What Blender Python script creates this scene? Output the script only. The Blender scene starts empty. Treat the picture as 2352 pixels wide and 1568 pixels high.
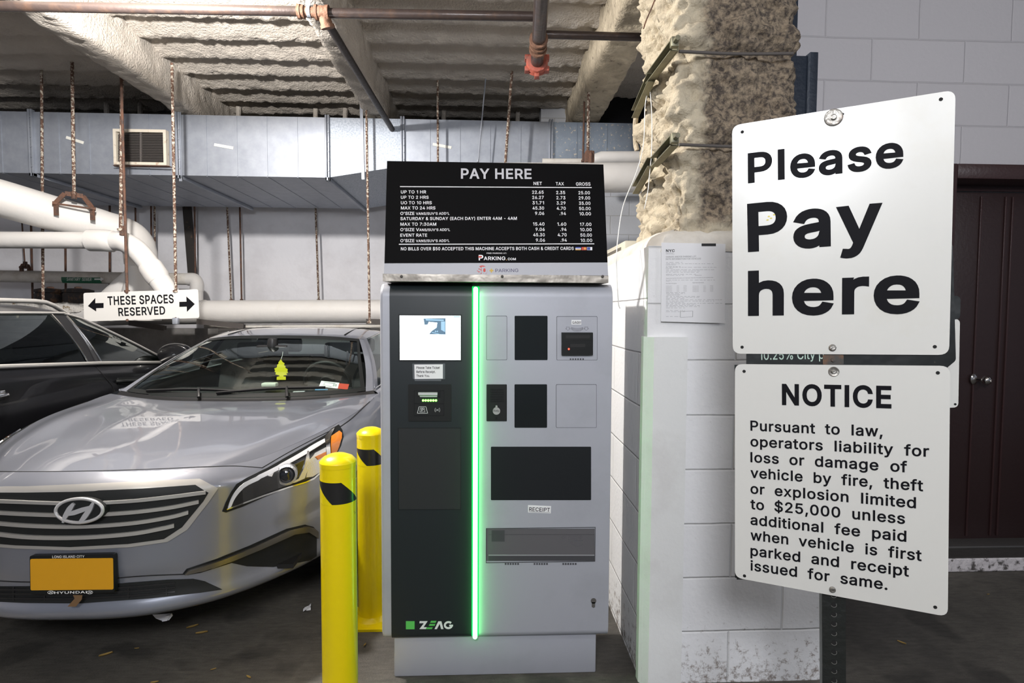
import bpy, bmesh, math, random
import numpy as np
from mathutils import Vector, Matrix
from mathutils.bvhtree import BVHTree
from mathutils.geometry import tessellate_polygon, delaunay_2d_cdt

random.seed(7)
SC = bpy.context.scene
COL = SC.collection
PI = math.pi

# ------------------------------------------------------------------ camera
FPX = 1300.0                      # focal length in pixels of the 2352-pixel frame
CAM = Vector((0.0, 0.0, 1.5))
YAW, PITCH, ROLL = math.atan(55 / FPX), math.atan(65 / FPX), 0.005
FW = Vector((math.sin(YAW) * math.cos(PITCH), math.cos(YAW) * math.cos(PITCH), -math.sin(PITCH)))
_r0 = Vector((math.cos(YAW), -math.sin(YAW), 0))
_u0 = _r0.cross(FW)
RT = (_r0 * math.cos(ROLL) + _u0 * math.sin(ROLL)).normalized()
UP = RT.cross(FW).normalized()
cd = bpy.data.cameras.new('camera')
cam = bpy.data.objects.new('camera', cd)
COL.objects.link(cam)
M3 = Matrix((RT, UP, -FW)).transposed()
cam.matrix_world = Matrix.Translation(CAM) @ M3.to_4x4()
cd.sensor_width = 36.0
cd.lens = FPX / 2352 * 36.0
cd.clip_start = 0.05
cd.clip_end = 100
SC.camera = cam

# ------------------------------------------------------------------ world, lamps, exposure
w = bpy.data.worlds.new('world')
SC.world = w
w.use_nodes = True
w.node_tree.nodes['Background'].inputs[0].default_value = (0.80, 0.85, 1.0, 1)
w.node_tree.nodes['Background'].inputs[1].default_value = 0.15
SC.view_settings.view_transform = 'Standard'
SC.view_settings.look = 'None'
SC.view_settings.gamma = 1.0
SC.view_settings.use_curve_mapping = False
SC.view_settings.exposure = 0.45
try:
    SC.cycles.use_denoising = True
    SC.cycles.max_bounces = 8
    SC.cycles.sample_clamp_indirect = 6.0
    SC.cycles.caustics_reflective = False
    SC.cycles.caustics_refractive = False
except Exception:
    pass


def lamp(name, loc, watt, col=(1, 1, 1), r=0.12):
    d = bpy.data.lights.new(name, 'POINT')
    d.energy = watt
    d.color = col
    d.shadow_soft_size = r
    o = bpy.data.objects.new(name, d)
    o.location = loc
    COL.objects.link(o)
    return o


WARM = (1.0, 0.96, 0.92)
COOL = (0.93, 0.95, 1.0)
lamp('ceiling_tube_lamp', (-2.1, 3.0, 3.36), 400, WARM, 0.07)
lamp('entrance_tube_lamp', (-0.3, -1.5, 2.85), 265, COOL, 0.38)
lamp('entrance_tube_lamp', (0.9, -1.6, 2.9), 50, COOL, 0.15)
lamp('entrance_tube_lamp', (3.2, 0.3, 2.9), 45, COOL, 0.10)


# ------------------------------------------------------------------ pixels to points
def ray(px, py):
    return FW + RT * ((px - 1176) / FPX) - UP * ((py - 784) / FPX)


def PY(px, py, Y):
    d = ray(px, py)
    return CAM + d * ((Y - CAM.y) / d.y)


def PXX(px, py, X):
    d = ray(px, py)
    return CAM + d * ((X - CAM.x) / d.x)


def PZ(px, py, Z):
    d = ray(px, py)
    return CAM + d * ((Z - CAM.z) / d.z)


class Plane:
    """A real plane in the place: origin, right, up and outward unit vectors."""

    def __init__(self, o, U, V):
        self.o = Vector(o)
        self.U = Vector(U).normalized()
        self.V = Vector(V)
        self.N = self.U.cross(self.V).normalized()
        self.V = self.N.cross(self.U).normalized()

    def hit(self, px, py):
        d = ray(px, py)
        return CAM + d * ((self.o - CAM).dot(self.N) / d.dot(self.N))

    def uv(self, px, py):
        p = self.hit(px, py) - self.o
        return Vector((p.dot(self.U), p.dot(self.V)))

    def at(self, u, v, d=0.0):
        return self.o + self.U * u + self.V * v + self.N * d


# ------------------------------------------------------------------ objects
def set_tags(o, label=None, cat=None, group=None, kind=None):
    if label: o['label'] = label
    if cat: o['category'] = cat
    if group: o['group'] = group
    if kind: o['kind'] = kind
    return o


def obj(name, bm, m, parent=None, smooth=True, auto=40):
    me = bpy.data.meshes.new(name)
    bmesh.ops.recalc_face_normals(bm, faces=bm.faces[:])
    bm.to_mesh(me)
    bm.free()
    for mm in (m if isinstance(m, (list, tuple)) else [m]):
        me.materials.append(mm)
    if smooth:
        me.polygons.foreach_set('use_smooth', [True] * len(me.polygons))
        try:
            me.set_sharp_from_angle(angle=math.radians(auto))
        except Exception:
            pass
    o = bpy.data.objects.new(name, me)
    COL.objects.link(o)
    if parent is not None:
        o.parent = parent
        o.matrix_parent_inverse = parent.matrix_world.inverted() if False else Matrix.Translation(-parent.location)
    return o


def thing(name, label, cat, loc=(0, 0, 0), group=None):
    o = bpy.data.objects.new(name, None)
    o.empty_display_size = 0.1
    o.location = loc
    COL.objects.link(o)
    return set_tags(o, label, cat, group)


def NB():
    return bmesh.new()


def add_faces(bm, verts, faces):
    vs = [bm.verts.new(v) for v in verts]
    for f in faces:
        try:
            bm.faces.new([vs[i] for i in f])
        except ValueError:
            pass
    return vs


def box(bm, a, b, bev=0.0, seg=2):
    """Axis-aligned box between two corners, edges optionally rounded."""
    x0, y0, z0 = a
    x1, y1, z1 = b
    V = [(x0, y0, z0), (x1, y0, z0), (x1, y1, z0), (x0, y1, z0), (x0, y0, z1), (x1, y0, z1), (x1, y1, z1), (x0, y1, z1)]
    F = [(0, 3, 2, 1), (4, 5, 6, 7), (0, 1, 5, 4), (1, 2, 6, 5), (2, 3, 7, 6), (3, 0, 4, 7)]
    vs = add_faces(bm, V, F)
    if bev:
        es = {e for v in vs for e in v.link_edges}
        bmesh.ops.bevel(bm, geom=list(es), offset=bev, segments=seg, profile=0.5, affect='EDGES')


def obox(bm, c, A, B, C, bev=0.0):
    """Oriented box: centre and three half-axis vectors."""
    c, A, B, C = Vector(c), Vector(A), Vector(B), Vector(C)
    V = [c + A * i + B * j + C * k for k in (-1, 1) for j in (-1, 1) for i in (-1, 1)]
    F = [(0, 2, 3, 1), (4, 5, 7, 6), (0, 1, 5, 4), (1, 3, 7, 5), (3, 2, 6, 7), (2, 0, 4, 6)]
    vs = add_faces(bm, V, F)
    if bev:
        es = {e for v in vs for e in v.link_edges}
        bmesh.ops.bevel(bm, geom=list(es), offset=bev, segments=2, profile=0.5, affect='EDGES')


def bar(bm, p, q, w_, t_, up=(0, 0, 1)):
    """Rectangular bar from p to q."""
    p, q = Vector(p), Vector(q)
    d = q - p
    L = d.length
    d.normalize()
    s = d.cross(Vector(up))
    if s.length < 1e-4:
        s = d.cross(Vector((1, 0, 0)))
    s.normalize()
    n = s.cross(d)
    obox(bm, (p + q) / 2, d * L / 2, s * w_ / 2, n * t_ / 2)


def smooth_path(pts, n=8):
    """Catmull-Rom through points."""
    P = [Vector(p) for p in pts]
    P = [P[0] * 2 - P[1]] + P + [P[-1] * 2 - P[-2]]
    out = []
    for i in range(1, len(P) - 2):
        a, b, c, d = P[i - 1:i + 3]
        for k in range(n):
            t = k / n
            out.append(0.5 * ((2 * b) + (c - a) * t + (2 * a - 5 * b + 4 * c - d) * t * t + (3 * b - a - 3 * c + d) * t ** 3))
    out.append(P[-2])
    return out


def tube(bm, pts, r, seg=12, caps=True):
    """Round tube along points; r a number or one per point."""
    P = [Vector(p) for p in pts]
    n = len(P)
    R = r if isinstance(r, (list, tuple)) else [r] * n
    rings = []
    ref = None
    for i, p in enumerate(P):
        t = (P[min(i + 1, n - 1)] - P[max(i - 1, 0)])
        if t.length < 1e-9: t = Vector((0, 0, 1))
        t.normalize()
        if ref is None:
            ref = t.cross(Vector((0.123, 0.3, 0.94)))
            if ref.length < 0.05: ref = t.cross(Vector((1, 0, 0)))
        ref = (ref - t * ref.dot(t)).normalized()
        b = t.cross(ref)
        rings.append([bm.verts.new(p + (ref * math.cos(2 * PI * k / seg) + b * math.sin(2 * PI * k / seg)) * R[i]) for k in range(seg)])
    for a, b in zip(rings, rings[1:]):
        for k in range(seg):
            bm.faces.new((a[k], a[(k + 1) % seg], b[(k + 1) % seg], b[k]))
    if caps:
        bm.faces.new(rings[0][::-1])
        bm.faces.new(rings[-1])


def lathe(bm, prof, c=(0, 0, 0), axis=(0, 0, 1), seg=24, caps=True):
    """Turn (radius, height) pairs round an axis through c."""
    ax = Vector(axis).normalized()
    s = ax.cross(Vector((1, 0, 0)))
    if s.length < 0.1: s = ax.cross(Vector((0, 1, 0)))
    s.normalize()
    t = ax.cross(s)
    c = Vector(c)
    rings = []
    for r, h in prof:
        rings.append([bm.verts.new(c + ax * h + (s * math.cos(2 * PI * k / seg) + t * math.sin(2 * PI * k / seg)) * max(r, 1e-5)) for k in range(seg)])
    for a, b in zip(rings, rings[1:]):
        for k in range(seg):
            bm.faces.new((a[k], a[(k + 1) % seg], b[(k + 1) % seg], b[k]))
    if caps:
        bm.faces.new(rings[0][::-1])
        bm.faces.new(rings[-1])


def prism(bm, pts, off):
    """Closed prism: a polygon (3-D points, any outline) swept by off."""
    P = [Vector(p) for p in pts]
    off = Vector(off)
    a = [bm.verts.new(p) for p in P]
    b = [bm.verts.new(p + off) for p in P]
    n = len(P)
    for i in range(n):
        bm.faces.new((a[i], a[(i + 1) % n], b[(i + 1) % n], b[i]))
    for tri in tessellate_polygon([P]):
        try:
            bm.faces.new([a[i] for i in tri])
            bm.faces.new([b[i] for i in reversed(tri)])
        except ValueError:
            pass


def rounded(pts, r, n=5):
    """Round the corners of a 2-D outline."""
    out = []
    N = len(pts)
    for i in range(N):
        p, a, b = Vector(pts[i]), Vector(pts[i - 1]), Vector(pts[(i + 1) % N])
        da, db = (a - p), (b - p)
        rr = min(r, da.length * 0.45, db.length * 0.45)
        s, e = p + da.normalized() * rr, p + db.normalized() * rr
        for k in range(n + 1):
            t = k / n
            out.append(s * (1 - t) ** 2 + p * 2 * t * (1 - t) + e * t * t)
    return out


def plate(bm, pl, uvs, d0, d1):
    """A flat piece on a plane between two heights above it."""
    prism(bm, [pl.at(u, v, d0) for u, v in uvs], pl.N * (d1 - d0))


def rect_px(pl, x0, y0, x1, y1):
    return [pl.uv(x0, y1), pl.uv(x1, y1), pl.uv(x1, y0), pl.uv(x0, y0)]


def plate_px(bm, pl, x0, y0, x1, y1, d0, d1, r=0.0):
    q = rect_px(pl, x0, y0, x1, y1)
    plate(bm, pl, rounded(q, r) if r else q, d0, d1)


def ringplate_px(bm, pl, x0, y0, x1, y1, wd, d0, d1):
    """A thin rectangular frame (outline wd wide, in metres)."""
    q = rect_px(pl, x0, y0, x1, y1)
    ux = [p[0] for p in q]
    vy = [p[1] for p in q]
    a, b, c, d = min(ux), max(ux), min(vy), max(vy)
    for r in ((a, b, c, c + wd), (a, b, d - wd, d), (a, a + wd, c + wd, d - wd), (b - wd, b, c + wd, d - wd)):
        plate(bm, pl, [(r[0], r[2]), (r[1], r[2]), (r[1], r[3]), (r[0], r[3])], d0, d1)


def disc(bm, pl, u, v, r, d0, d1, seg=20, ry=None):
    ry = ry or r
    plate(bm, pl, [(u + r * math.cos(2 * PI * k / seg), v + ry * math.sin(2 * PI * k / seg)) for k in range(seg)], d0, d1)


def grid(bm, rows, flip=False, close=False):
    """Quads over a grid of points."""
    vs = [[bm.verts.new(p) for p in r] for r in rows]
    for a, b in zip(vs, vs[1:]):
        for k in range(len(a) - 1):
            f = (a[k], a[k + 1], b[k + 1], b[k])
            bm.faces.new(f[::-1] if flip else f)
    return vs


# ------------------------------------------------------------------ lettering
_tc = {}
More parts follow.
